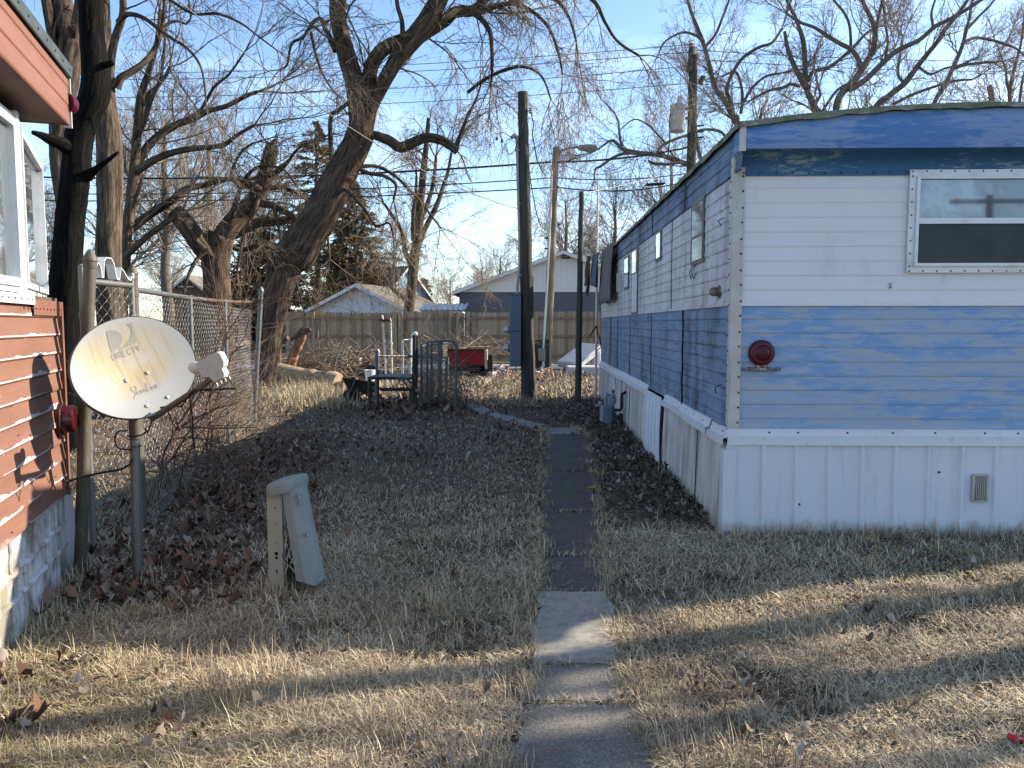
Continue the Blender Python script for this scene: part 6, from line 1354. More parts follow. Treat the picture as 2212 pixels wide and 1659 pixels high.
tree('bare_tree','bare tree of straight slanting stem crossing behind the widest tree',Y11,t11,'bark_far','twig_grey',OU,GRP,sides=12)
Y12=34.0
t12=[([(2000,300,14),(2018,225,13),(2034,195,13),(2049,167,12),(2060,142,12),(2072,117,11),(2082,88,10),(2086,66,9),(2094,40,8),(2100,0,7),(2108,-50,6)],1.4,(1.4,3.0),False),
 ([(2062,148,9),(2085,140,8,-.2),(2120,136,7,-.3),(2150,134,6,-.4)],1.5,(1.2,2.6),False),
 ([(2078,95,9),(2105,82,9,.3),(2140,86,8,.4),(2170,95,7,.5),(2195,105,6,.6),(2212,120,5,.6)],1.5,(1.2,2.6),False),
 ([(2084,70,8),(2110,40,7,.2),(2140,10,6,.3),(2165,-30,5,.4)],1.5,(1.3,2.8),False)]
tree('bare_tree','bare tree leaning right near the stub pole above the blue roof',Y12,t12,'bark_far','twig_grey',OU,GRP,sides=12)
Y13=42.0
t13=[([(2182,300,12),(2182,225,11),(2181,195,10),(2188,160,9),(2196,130,8),(2205,95,7),(2212,50,6),(2216,0,5)],1.5,(1.4,3.0),False),
 ([(2184,210,8),(2175,180,7,.3),(2172,150,6,.4),(2160,115,5,.5)],1.5,(1.2,2.6),False),
 ([(2200,250,9,.5),(2204,205,8,.6),(2210,170,7,.7),(2222,130,6,.8)],1.4,(1.2,2.6),False)]
tree('bare_tree','slim bare tree at the far right edge above the blue roof',Y13,t13,'bark_far','twig_grey',OU,GRP,sides=10)
c0=P(2143,300,33); b=MB(); pts,rs=catmull([tuple(P(2144,330,33)),tuple(P(2143,225,33)),tuple(P(2139,190,33)),tuple(P(2137,184,33))],[.13,.12,.11,.05],.2); b.tube([Vector(p) for p in pts],list(rs),10); b.v[0]; o=b.build('snapped_tree',M['pole_dry'],None,True,origin=(c0.x,33,0)); tag(o,'short snapped trunk poking above the blue roof edge','tree trunk')
b=None
# evergreen
def evergreen(name,label,cx,Y,ztop,rad,seed,tiers=64,mats=('needles',),zlow=.6,group=None):
    rg=random.Random(seed); org=Vector((P(cx,700,Y).x,Y,0)); root=empty(name,org,label,'tree',group)
    V,Qs,bk=bark_tube([tuple(org-UP*.1),tuple(org+UP*ztop*.5),tuple(org+UP*ztop)],[.22,.14,.02],14,.3,.08,.3,seed); np_mesh('trunk',V,Qs,M['bark_grey'],root,attrs={'bark':('FLOAT_VECTOR','POINT',bk)})
    acc=[];Vn=[];tint=[]
    for i in range(tiers*9):
        h=zlow+(ztop-zlow)*(rg.random()**1.15); f=(h-zlow)/(ztop-zlow); R=rad*(1-f)**.72*rg.uniform(.55,1.12)*(1+.22*math.sin(h*2.3+seed)); az=rg.uniform(0,6.283); 
        if R<.12: R=.12
        p=np.array([org.x,org.y,h]); d=np.array([math.cos(az),math.sin(az),rg.uniform(-.05,.35)]); d/=np.linalg.norm(d); pts=[p]
        for k in range(5): d=d+np.array([rg.gauss(0,.09),rg.gauss(0,.09),rg.gauss(-.05,.06)]); d/=np.linalg.norm(d); pts.append(pts[-1]+d*R/5)
        pts=np.array(pts); acc.append((pts,np.linspace(.028,.006,6)*(.6+.4*(1-f)))); tt=rg.random()
        n=int(16+34*R)
        for _ in range(n):
            a=rg.uniform(.25,1)**.8; j=min(int(a*5),4); q_=pts[j]+(pts[j+1]-pts[j])*(a*5-j); dd=pts[j+1]-pts[j]; dd=dd/np.linalg.norm(dd)
            u=dd*.7+np.array([rg.gauss(0,.55),rg.gauss(0,.55),rg.gauss(-.12,.4)]); u/=np.linalg.norm(u); w_=np.cross(u,np.array([rg.gauss(0,1),rg.gauss(0,1),rg.gauss(0,1)])); w_/=np.linalg.norm(w_)+1e-9; Ls=rg.uniform(.14,.36); wd=rg.uniform(.02,.05)
            Vn+= [q_,q_+u*Ls*.5+w_*wd,q_+u*Ls,q_+u*Ls*.5-w_*wd]; tint.append(min(1,max(0,tt*.6+rg.random()*.4)))
    V,Q=tubes_np(acc,4); np_mesh('branches',V,[Q],M['twig_dark'],root)
    Q=np.arange(len(Vn)).reshape(-1,4); np_mesh('crown',np.array(Vn),[Q],M['needles'],root,attrs={'tint':('FLOAT','FACE',tint)}); return root
q=N('evergreen_needles'); at=q.n('ShaderNodeAttribute'); at.attribute_name='tint'; c=q.ramp(at.outputs['Fac'],[(0,(.05,.05,.025)),(.4,(.115,.095,.048)),(.7,(.19,.135,.07)),(1,(.27,.185,.10))]); M['needles']=q.fin(c,.85,.15)
evergreen('cedar_tree','tall olive-brown evergreen behind the leaning trunk',690,50.0,P(700,262,50.0).z,5.2,3,46)
evergreen('cedar_tree','bushy green evergreen filling the gap right of the leaning trunk',770,45.5,P(775,400,45.5).z,3.4,8,52)
evergreen('cedar_tree','dark evergreen low behind the broken tree',560,48.0,P(560,470,48.0).z,3.6,5,50)
evergreen('cedar_tree','small evergreen showing just right of the slender tree',916,56.0,P(916,600,56.0).z,1.5,9,22)

# far bare trees, one grown, then copied
def fartree(seed,H,spread):
    RT_.seed(seed); acc=[]; o=dict(maxlev=3,seg=(5,4,3,3),trop=(.08,.06,.03,.02),wander=.13,dens=(2.6,3.4,4.2),ratio=.6,rmin=.008,ang=.65,rmax=.06)
    root=empty('far_tree',(0,0,0)); pts=[(0,0,-.2),(.1,0,H*.15),(.0,.1,H*.3),(.15,.0,H*.5),(.1,.1,H*.7),(.2,0,H*.85)]; rs=[.26,.22,.19,.14,.09,.04]
    V,Qs,bk=bark_tube(pts,rs,10,.4,.06,.3,seed); np_mesh('trunk',V,Qs,M['bark_far'],root,smooth=True,attrs={'bark':('FLOAT_VECTOR','POINT',bk)})
    for i in range(int(H*2.4)):
        h=RT_.uniform(H*.2,H*.85); az=RT_.uniform(0,6.28); el=RT_.uniform(.5,1.2); grow(acc,(0.08,.05,h),norm((math.cos(az)*math.cos(el)*spread,math.sin(az)*math.cos(el)*spread,math.sin(el))),H*RT_.uniform(.28,.46)*(1.15-h/H*.6),.06*(1.2-h/H),0,o)
    V,Q=tubes_np(acc,3); np_mesh('crown',V,[Q],M['twig_grey'],root); return root
def place_copy(src,loc,rz,s,label,group,twig=None):
    r=src.copy(); COL.objects.link(r); r.location=loc; r.rotation_euler=(0,0,rz); r.scale=(s,s,s*1.0)
    r['label']=label; r['category']='tree'; r['group']=group
    for ch in list(src.children):
        c=ch.copy(); COL.objects.link(c); c.parent=r
        if twig and ch.name.startswith('crown'): c.data=twig
    return r
ft1=fartree(31,10,1.0); ft2=fartree(47,11,1.25); RT_.seed(99)
red_me=[c for c in ft2.children if c.name.startswith('crown')][0].data.copy(); red_me.materials[0]=M['twig_red']
GF='bare trees far beyond the board fence'
spots=[(1078,490,66,1,0,'fuzzy far bare tree low between the stout pole and the slender tree',0),
 (1040,520,72,2,1,'dim far bare tree left of the long grey house peak',0),
 (1150,440,60,1,2,'far bare tree between the two tall poles',0),
 (1228,330,52,2,3,'far bare tree with rounded crown above the long grey house',0),
 (1330,330,50,1,4,'far bare tree above the hanging clothes',0),
 (1400,390,58,2,5,'far bare tree just left of the blue eave',0),
 (1290,480,70,1,1.5,'faint far bare tree behind the short dark post',0),
 (1460,210,50,2,2.5,'far bare tree crown behind the transformer can',0),
 (60,330,36,2,3.5,'reddish bare tree behind the red home bay window',1),
 (130,380,42,1,4.2,'reddish far bare tree at the foot of the blackened trunk',1),
 (340,90,38,2,.6,'tall far bare tree behind the many-limbed tree',0),
 (440,150,44,1,5.2,'tall far bare tree above the broken tree',0),
 (230,170,46,1,1.1,'far bare tree behind the shaggy trunks',0),
 (540,250,50,2,2.2,'far bare tree left of the leaning trunk',0),
 (350,480,60,2,3.3,'low far bare tree behind the chain-link gate',0),
 (850,430,64,1,4.4,'far bare tree behind the bushy evergreen',0),
 (970,560,80,2,5.5,'lowest far bare tree over the shed roof',0),
 (1640,60,48,1,.3,'far bare tree behind the stems at the near end of the blue roof',0),
 (1940,90,52,2,1.7,'far bare tree behind the widest spreading tree',0),
 (2180,60,56,1,2.9,'far bare tree behind the right edge of the blue roof',0)]
for i,(x,y,Y,k,rz,lab,red) in enumerate(spots):
    src=ft1 if k==1 else ft2; H0=(10 if k==1 else 11)*1.12; top=P(x,y,Y); loc=(top.x,Y,0); s=top.z/H0
    place_copy(src,loc,rz,s,lab,GF,red_me if (red and k==2) else None)
for src in (ft1,ft2):
    for ch in list(src.children): bpy.data.objects.remove(ch)
    bpy.data.objects.remove(src)

# trees standing to the right, out of frame, whose shade stripes the lawn
RT_.seed(5)
def offtree(x,y,H,r,label,forks,seed):
    root=empty('yard_tree',(x,y,0),label,'tree','trees shading the lawn from the right'); pts=[(x,y,-.1),(x+.1,y,H*.2),(x-.05,y+.1,H*.4),(x+.1,y,H*.7),(x,y,H)]
    V,Qs,bk=bark_tube(pts,[r*1.1,r,r*.85,r*.55,r*.2],16,.3,.08,.3,seed); np_mesh('trunk',V,Qs,M['bark_grey'],root,attrs={'bark':('FLOAT_VECTOR','POINT',bk)}); acc=[]
    o=dict(OU,maxlev=2,rmin=.008,dens=(2.2,2.6,3))
    for (h,az,el,Ln,rr) in forks: grow(acc,(x,y,h),norm((math.cos(az)*math.cos(el),math.sin(az)*math.cos(el),math.sin(el))),Ln,rr,0,o)
    V,Q=tubes_np(acc,5); np_mesh('crown',V,[Q],M['twig_dark'],root)
offtree(11.0,6.25,10,.15,'stout bare yard tree off to the right behind the forked one',[(3.4,3.3,.5,3.0,.07),(3.8,1.2,.7,2.8,.06),(4.3,4.4,.6,2.6,.06),(4.8,.4,.7,2.6,.05),(5.4,2.4,.8,2.6,.05),(6,3.6,.9,2.4,.05),(6.6,5,.9,2.2,.04),(7.4,1,.9,2,.04)],4)
root=empty('yard_tree',(9.2,6.72,0),'forked bare yard tree standing off to the right nearest the lawn','tree','trees shading the lawn from the right')
for nm,pts,rs in (('trunk',[(9.2,6.72,-.1),(9.2,6.72,1.2),(9.2,6.66,2.2),(9.2,6.46,3.0),(9.25,6.44,4.6),(9.1,6.5,6.2),(9.2,6.4,7.6)],[.22,.19,.17,.125,.11,.085,.04]),('limb',[(9.2,6.72,1.9),(9.2,6.86,2.6),(9.2,6.93,3.4),(9.2,6.96,4.4),(9.3,7.1,5.2)],[.11,.09,.075,.055,.02])):
    V,Qs,bk=bark_tube(pts,rs,16,.2,.08,.0,3); np_mesh(nm,V,Qs,M['bark_grey'],root,attrs={'bark':('FLOAT_VECTOR','POINT',bk)})
acc=[]
for (p,d,Ln,r_) in (((9.25,6.44,5.0),(.3,-.9,.6),2.2,.04),((9.1,6.5,6.2),(-.6,.3,.8),2,.03),((9.2,6.4,7.4),(.1,.2,1),1.8,.03),((9.2,6.94,3.9),(.6,.4,.7),1.6,.03),((9.2,6.6,3.2),(-.7,-.5,.5),1.8,.03),((9.2,6.6,4.0),(.8,-.5,.5),2.0,.03),((9.2,6.9,3.4),(-.6,.6,.6),1.5,.025),((9.1,6.5,5.6),(.6,.6,.6),2.0,.03),((9.2,6.5,6.6),(-.5,-.7,.6),2.0,.03)): grow(acc,p,norm(d),Ln,r_,0,dict(OU,maxlev=3,rmin=.006,dens=(2.6,3.4,3.6)))
V,Q=tubes_np(acc,5); np_mesh('crown',V,[Q],M['twig_dark'],root)
# behind the camera: the pole and tree that the big window mirrors
bp_=Vector((15.1,-16,0)); root=empty('utility_pole',bp_,'power pole with one cross arm across the lane, mirrored in the big window','utility pole'); b=MB(); b.tube([bp_,bp_+UP*5.9],[.16,.11],12); b.build('pole',M['pole'],root,True); b=MB(); b.box(bp_+UP*5.7,(2.6,.1,.14)); b.build('cross_arm',M['pole'],root)

RT_.seed(8); offtree(17.6,-17.5,6.2,.12,'small bare tree across the lane, mirrored in the big window',[(1.6,1.2,.9,2.4,.05),(2,3.6,.9,2.4,.05),(2.6,5.2,.9,2.2,.04),(3.2,.4,1.0,2.2,.04),(3.8,2.5,1.1,2,.03),(4.6,4.2,1.1,1.6,.03)],6)
# ================================================================ ground, paths
def TIN(x,y,m=.05):      # inside the blue mobile home
    dx,dy=x-TC.x,y-TC.y; u=dx*UX.x+dy*UX.y; v=dx*VY.x+dy*VY.y; return (u>-m)&(u<TW+m)&(v>-m)&(v<TL+m)
def LIN(x,y,m=.04):
    dx,dy=x-LC.x,y-LC.y; s=dx*LD.x+dy*LD.y; o=dx*LN.x+dy*LN.y; return (s<.06)&(o<m)&(s>-6)
slabs=[[(1085,1760),(1470,1760),(1415,1659),(1372,1526),(1142,1526),(1122,1659)],[(1143,1519),(1368,1519),(1328,1440),(1156,1440)],[(1157,1436),(1327,1436),(1303,1284),(1170,1284)],[(1171,1280),(1302,1280),(1294,1205),(1172,1205)],[(1172,1202),(1293,1202),(1288,1110),(1172,1110)],[(1172,1107),(1288,1107),(1280,1020),(1176,1020)],[(1177,1017),(1279,1017),(1268,940),(1186,940)],[(1175,938),(1262,938),(1240,924),(1172,926)],
 [(1165,925),(1180,918),(1120,905),(1105,913)],[(1100,911),(1118,904),(1070,890),(1052,898)],[(1048,896),(1066,889),(1040,878),(1018,884)],[(1012,883),(1036,876),(1010,866),(985,872)]]
def widen(s,f):
    pts=[G(*p) for p in s]; cx=sum(p.x for p in pts)/len(pts); return [Vector((cx+(p.x-cx)*f,p.y,0)) for p in pts]
slab_w=[widen(s,1.10 if i<3 else 1.06 if i<8 else 1.0) for i,s in enumerate(slabs)]
def inpoly(x,y,poly):
    r=np.zeros(x.shape,bool); n=len(poly)
    for i in range(n):
        x1,y1=poly[i].x,poly[i].y; x2,y2=poly[(i+1)%n].x,poly[(i+1)%n].y
        c=((y1>y)!=(y2>y))&(x<(x2-x1)*(y-y1)/((y2-y1) or 1e-9)+x1); r^=c
    return r
def onpath(x,y):
    r=np.zeros(x.shape,bool)
    for s in slab_w: r|=inpoly(x,y,s)
    return r
def gh(x,y):
    near=np.exp(-((x-.25)/.9)**2)*(y<12); h=(fbm(x*1.1,y*1.1,5)-.5)*.05+(fbm(x*.35,y*.35,9)-.5)*.06
    return h*(1-near*.85)*np.clip((60-y)/40,0,1)-.012
xs=np.concatenate([[-400,-200,-100,-60,-40,-25,-16],np.arange(-11,11,.14),[16,25,40,60,100,200,400]]); ys=np.concatenate([[-60,-20,-6],np.arange(.5,16,.14),np.arange(16,34,.4),[36,40,46,60,90,150,300,700]])
X,Y=np.meshgrid(xs,ys); Z=gh(X,Y); V=np.stack([X,Y,Z],-1).reshape(-1,3); ny,nx=X.shape; i=np.arange(ny-1)[:,None]; k=np.arange(nx-1)[None,:]; Q=np.stack([i*nx+k,i*nx+k+1,(i+1)*nx+k+1,(i+1)*nx+k],-1).reshape(-1,4)
q=N('winter_soil_and_thatch'); f1=q.noise(1.0,(1.1,1.1,1),5,.6); f2=q.noise(1.0,(38,38,20),6,.75); f3=q.noise(1.0,(9,9,9),5,.65)
c=q.ramp(f2,[(.34,(.04,.031,.024)),(.5,(.12,.094,.068)),(.68,(.25,.20,.145))]); c=q.mix(q.rng(f1,.46,.66,0,.5),c,(.06,.045,.033)); c=q.mix(q.rng(f3,.6,.7,0,.5),c,(.17,.125,.075))
M['soil']=q.fin(c,.98,.1,0,f2,.8,.02)
g=np_mesh('ground',V,[Q],M['soil'],None,smooth=True); g['kind']='structure'; g['label']='yard of dormant grass, leaf litter and bare soil'
def conc(name,a,b_,dark,sc=60,moss=0):
    q=N(name); f=q.noise(1.0,(sc,sc,sc),6,.75); f1=q.noise(1.0,(3,3,3),5,.6); c=q.ramp(f,[(.32,dark),(.5,a),(.68,b_)]); c=q.mix(q.rng(f1,.5,.7,0,.55),c,dark)
    if moss: c=q.mix(q.rng(q.noise(1.0,(4,1.6,1),4,.6),.60,.70,0,moss),c,(.10,.095,.03))
    return q.fin(c,.9,.2,0,f,.4,.004)
M['conc_old']=conc('old_exposed_concrete',(.155,.145,.13),(.25,.235,.205),(.065,.06,.054),80,.5)
M['conc_new']=conc('newer_pale_concrete',(.25,.235,.205),(.31,.295,.26),(.17,.155,.13),26)
M['conc_dark']=conc('dark_grey_shaded_walk',(.085,.078,.068),(.15,.135,.112),(.035,.033,.03),55,.7)  # dark grey walk, with the shade lying on it added to the colour
M['conc_slab']=conc('pale_broken_slab',(.23,.225,.21),(.31,.30,.28),(.13,.12,.11),40)
labs=['nearest old gritty concrete walk slab','old gritty walk slab with a dark stain','newer pale concrete walk slab','dark grey walk slab with shade in its colour beyond the pale one']
rs_=random.Random(3)
for i,(s,mn) in enumerate(zip(slab_w,['conc_old','conc_old','conc_new','conc_dark','conc_dark','conc_dark','conc_dark','conc_slab','conc_slab','conc_slab','conc_slab','conc_slab'])):
    b=MB(); pts=[]
    for a,c_ in zip(s,s[1:]+s[:1]):
        for k in range(8): p=a.lerp(c_,k/8); pts.append(p+Vector(((.0 if i<3 else .035)*math.sin(p.y*4.1+(2.0 if p.x>.45 else 0))+(.02 if i<8 else 0)*math.sin(p.y*11.3),0,0))+Vector((rs_.uniform(-.016,.016),rs_.uniform(-.008,.008),0))*(1 if i<3 else 1.5 if i<8 else 2.5))
    n=len(pts); top=.012+(.008 if i==2 else 0)+rs_.uniform(-.003,.003); cx=sum((p for p in pts),Vector())/n
    vs=[p+UP*-.06 for p in pts]+[p+UP*(top-.008) for p in pts]+[cx+(p-cx)*(1-.012)+UP*top for p in pts]
    b.add(vs,[(k,(k+1)%n,n+(k+1)%n,n+k) for k in range(n)]+[(n+k,n+(k+1)%n,2*n+(k+1)%n,2*n+k) for k in range(n)]+[list(range(2*n,3*n))]); o=b.build('path',M[mn],None); o['kind']='structure'
    if i<4: o['label']=labs[i]
b=MB(); ya0,ya1=26.3,29.3; b.add([(-60,ya0,.02),(60,ya0,.02),(60,ya1,.02),(-60,ya1,.02)],[(0,1,2,3)]); o=b.build('alley',mat('pale_alley_paving',(.34,.33,.31),.9,.2,0,[((.22,.21,.19),2,(1,1,1),.45,.65,.7)]),None); o['kind']='structure'

# ================================================================ grass
def grass(name,n,yr,xr,dens_fn,Lr,wr,tall=0.0,seed=1,label='short dormant straw-coloured lawn grass'):
    rg=np.random.RandomState(seed)
    u=rg.rand(n); y0,y1=yr; pw=.5; y=(1/(1/y0+(1/y1-1/y0)*u)) if True else None
    hw=.70*y+.35; x=rg.uniform(-1,1,n)*hw; x=np.clip(x,xr[0],xr[1])
    keep=(~TIN(x,y))&(~LIN(x,y)); m=dens_fn(x,y); keep&=rg.rand(n)<m
    op=onpath(x,y); keep&=~op
    x=x[keep];y=y[keep];n=len(x); z=gh(x,y)
    cl=fbm(x*2.2,y*2.2,31); Ln=rg.uniform(Lr[0],Lr[1],n)*(.6+.9*cl)*(1+.35*rg.randn(n).clip(-1,1.5)*.5); az=rg.uniform(0,2*np.pi,n)+2.5*fbm(x*.9,y*.9,77); lean=np.clip(rg.normal(1.18,.32,n),.05,1.5)
    tallm=rg.rand(n)<tall*(.2+4*np.clip(fbm(x*2.6,y*2.6,91)-.52,0,1)*3); lean=np.where(tallm,rg.uniform(.1,.6,n),lean); Ln=np.where(tallm,Ln*1.7,Ln)
    flat=rg.rand(n)<.62; lean=np.where(flat&~tallm,rg.normal(1.5,.10,n),lean); z=z+np.where(flat&~tallm,rg.uniform(0,.028,n)*(.5+cl),0)
    w=rg.uniform(wr[0],wr[1],n)*np.clip(y/3.2,1,5)**.8
    dx,dy=np.cos(az),np.sin(az); h1=np.cos(lean*.7)*Ln*.55; r1=np.sin(lean*.7)*Ln*.55; l2=np.minimum(lean*1.35,1.62+.25*rg.randn(n)*(lean>1.35)); h2=h1+np.cos(l2)*Ln*.45; r2=r1+np.sin(l2)*Ln*.45; px,py=-dy,dx
    V=np.empty((n,5,3)); V[:,0]=np.stack([x-px*w,y-py*w,z-.004],-1); V[:,1]=np.stack([x+px*w,y+py*w,z-.004],-1); V[:,2]=np.stack([x+dx*r1+px*w*.8,y+dy*r1+py*w*.8,z+h1],-1); V[:,3]=np.stack([x+dx*r1-px*w*.8,y+dy*r1-py*w*.8,z+h1],-1); V[:,4]=np.stack([x+dx*r2,y+dy*r2,z+h2],-1)
    V[:,:,2]=np.maximum(V[:,:,2],z[:,None]-.004)
    b0=np.arange(n)[:,None]*5; Q=b0+np.array([[0,1,2,3]]); T_=b0+np.array([[3,2,4]])
    tint=np.clip(rg.rand(n)*.75+.35*(fbm(x*1.3,y*1.3,12)-.5)+.12-.16*np.clip((y-5)/3,0,1)*(y<14),0,1); green=np.clip((fbm(x*.8,y*.8,55)-.52)*4,0,1)*(rg.rand(n)<.22); tt=np.where(green>.2,1.2+.3*rg.rand(n)*green,tint);  # middle-yard blades get a darker tint, shade put into their colour
    o=np_mesh(name,V.reshape(-1,3),[Q,T_],M['grass'],None,attrs={'tint':('FLOAT','FACE',np.concatenate([tt,tt]))}); o['kind']='stuff'; o['label']=label; o['category']='grass'; return o
q=N('dormant_grass'); at=q.n('ShaderNodeAttribute'); at.attribute_name='tint'; s_=q.math('DIVIDE',at.outputs['Fac'],1.6)
c=q.ramp(s_,[(0,(.10,.08,.058)),(.2,(.28,.22,.145)),(.42,(.49,.405,.275)),(.62,(.70,.59,.415)),(.70,(.21,.19,.08)),(.95,(.38,.34,.15))]); M['grass']=q.fin(c,.8,.2)
for nd in M['grass'].node_tree.nodes:
    if nd.type=='VALTORGB': nd.color_ramp.interpolation='LINEAR'
def leafy(x,y):   # where leaf litter replaces grass
    a=np.exp(-((x-(-2.2-.16*(y-5)))/.75)**2)*((y>4.1)&(y<11)); sxx=TC.x+.0262*(y-TC.y); b_=np.exp(-((x-(sxx-.45))/.55)**2)*((y>6.0)&(y<14.5)); return np.clip(a+b_,0,1)
def dens_near(x,y):
    d=.46+1.7*(fbm(x*1.9,y*1.9,3)-.44)+1.0*(fbm(x*5.5,y*5.5,13)-.5); d=d*np.where(y>4.6,.75,1); d=d*(1-.8*leafy(x,y)); return np.clip(d,.04,1)
def dens_far(x,y):
    d=.22+.9*(fbm(x*.9,y*.9,4)-.38)+.6*(fbm(x*4.5,y*4.5,14)-.5); d=d*(1-.85*leafy(x,y)); d=np.where((y>9)&(y<16.5)&(x<1.7),d*.75,d); return np.clip(d,.03,1)
grass('grass',600000,(2.45,5.6),(-4.5,5.2),dens_near,(.035,.095),(.0012,.0024),.018,1)
grass('grass',240000,(5.4,14.5),(-6.5,3.0),dens_far,(.035,.075),(.0013,.0026),.04,2,'thinner dormant grass of the shaded middle yard')
def dens_sun(x,y): return np.clip(.75+.8*(fbm(x*.7,y*.7,8)-.5),.05,1)*((y<26.2)|((y>29.4)&(y<31)))
grass('grass',90000,(14.3,31),(-12,9),dens_sun,(.07,.16),(.0014,.0026),.12,3,'sunlit dry grass of the far yard')
# longer weeds at the leaning tree, along the walls and pedestal
def tuft(name,spots,Lr,seed,label,n=90,sp=.12,w=.0016):
    rg=np.random.RandomState(seed); Vs=[];k=0
    X=[];Y=[]
    for (cx,cy,m) in spots:
        mm=int(n*m); X.append(cx+rg.normal(0,sp*m**.5,mm)); Y.append(cy+rg.normal(0,sp*m**.5,mm))
    x=np.concatenate(X);y=np.concatenate(Y); ok=(~TIN(x,y,.01))&(~LIN(x,y,.01)); x=x[ok];y=y[ok];n=len(x); z=gh(x,y); Ln=rg.uniform(Lr[0],Lr[1],n); az=rg.uniform(0,6.28,n); lean=np.abs(rg.normal(.45,.3,n)); ww=w*np.clip(y/3.5,1,5)**.8
    dx,dy=np.cos(az),np.sin(az); V=np.empty((n,5,3)); h1=np.cos(lean*.6)*Ln*.55; r1=np.sin(lean*.6)*Ln*.55; h2=h1+np.cos(lean*1.5)*Ln*.45; r2=r1+np.sin(lean*1.5)*Ln*.45
    for j,(rr,hh,s) in enumerate(((0,0,-1),(0,0,1),(r1,h1,.8),(r1,h1,-.8),(r2,h2,0))): V[:,j]=np.stack([x+dx*rr-dy*ww*s,y+dy*rr+dx*ww*s,z+hh-.004*(j<2)],-1)
    V[:,:,2]=np.maximum(V[:,:,2],z[:,None]-.004)
    b0=np.arange(n)[:,None]*5; tt=np.clip(rg.rand(n)*.8+.15,0,1); tt=np.where(rg.rand(n)<.12,1.35,tt)
    o=np_mesh(name,V.reshape(-1,3),[b0+np.array([[0,1,2,3]]),b0+np.array([[3,2,4]])],M['grass'],None,attrs={'tint':('FLOAT','FACE',np.concatenate([tt,tt]))}); o['kind']='stuff'; o['label']=label; o['category']='grass'; return o
rt2=random.Random(6); sp=[]
for i in range(60): x=rt2.uniform(545,735); p=G(x,rt2.uniform(838,885)); sp.append((p.x,p.y,rt2.uniform(.4,1.4)))
tuft('tall_weeds',sp,(.12,.42),3,'tall pale dry weeds around the foot of the leaning tree',80,.22)
sp=[]
for i in range(30): a=i/29; p=T(a*3.5,-.08-rt2.uniform(0,.06),0); sp.append((p.x,p.y,rt2.uniform(.2,.7)))
for i in range(22): p=L(-i*.1,.05+rt2.uniform(0,.05),0); sp.append((p.x,p.y,rt2.uniform(.2,.7)))
for (x,y) in ((600,1285),(640,1275),(690,1262),(660,1290),(590,1275),(297,1262),(172,1243),(320,1265)): p=G(x,y); sp.append((p.x,p.y,.7))
tuft('grass_tufts',sp,(.06,.17),4,'longer dry grass tufts along the walls, pedestal and poles',60,.07)
sp=[]; spp=[]
for s in slab_w[:8]:
    for a,c_ in ((s[0],s[-1]),(s[1],s[2]) if len(s)==4 else (s[2],s[3])):
        for k in range(20): p=a.lerp(c_,rt2.random()); spp.append((p.x+rt2.gauss(0,.034),p.y,rt2.uniform(.15,.85)))
for i in range(46): p=G(rt2.uniform(420,1140),rt2.uniform(1330,1620)); sp.append((p.x,p.y,rt2.uniform(.3,.9)))
for i in range(40): p=G(rt2.uniform(1340,2200),rt2.uniform(1230,1640)); sp.append((p.x,p.y,rt2.uniform(.3,.8)))
tuft('grass_tufts',spp,(.035,.10),8,'short straw fringe creeping over the walk edges',44,.03,.0012)
tuft('grass_tufts',sp,(.06,.14),5,'longer straw tufts dotted over the near lawn',46,.05,.0013)

# ================================================================ fallen leaves
def leaves(name,pts,size,seed,label,mname='leaf',lift=.02):
    rg=np.random.RandomState(seed); n=len(pts); pts=np.array(pts); ang=np.linspace(0,2*np.pi,13)[:-1]; rad=np.array([1.0,.68,.9,.66,.82,.6,.45,.58,.8,.66,.92,.7])
    x,y=pts[:,0],pts[:,1]; z=gh(x,y); S=size[0]*.55+(size[1]-size[0]*.55)*rg.rand(n)**1.9; az=rg.uniform(0,6.28,n); asp=rg.uniform(.55,1,n); cu=rg.normal(.3,1.0,n); cu2=rg.normal(.9,1.2,n); tx,ty=rg.normal(0,.45,n),rg.normal(0,.45,n)
    a=ang[None,:]; r=rad[None,:]*(1+rg.normal(0,.13,(n,12))); lx=r*np.cos(a); ly=r*np.sin(a)*asp[:,None]
    lx=np.concatenate([np.zeros((n,1)),lx],1)*S[:,None]; ly=np.concatenate([np.zeros((n,1)),ly],1)*S[:,None]
    lz=(cu[:,None]*lx**2+cu2[:,None]*ly**2)/S[:,None]*.9+tx[:,None]*lx+ty[:,None]*ly+rg.normal(0,.11,(n,13))*S[:,None]; lz-=lz.min(axis=1,keepdims=True)
    lz+=rg.uniform(0,lift,n)[:,None]
    ca,sa=np.cos(az)[:,None],np.sin(az)[:,None]; V=np.stack([x[:,None]+lx*ca-ly*sa,y[:,None]+lx*sa+ly*ca,z[:,None]+lz+.004],-1).reshape(-1,3)
    k=np.arange(12); T_=(np.arange(n)[:,None,None]*13+np.stack([np.zeros(12,int),1+k,1+(k+1)%12],-1)[None]).reshape(-1,3)
    tint=np.repeat(np.clip(rg.rand(n),0,1),12); o=np_mesh(name,V,[T_],M[mname],None,attrs={'tint':('FLOAT','FACE',tint)}); o['kind']='stuff'; o['label']=label; o['category']='leaves'; return o
q=N('dry_brown_leaves'); at=q.n('ShaderNodeAttribute'); at.attribute_name='tint'; c=q.ramp(at.outputs['Fac'],[(0,(.04,.024,.017)),(.3,(.11,.055,.033)),(.55,(.18,.088,.052)),(.75,(.18,.12,.08)),(.9,(.24,.19,.145)),(1,(.33,.28,.23))]); M['leaf']=q.fin(c,.75,.25)
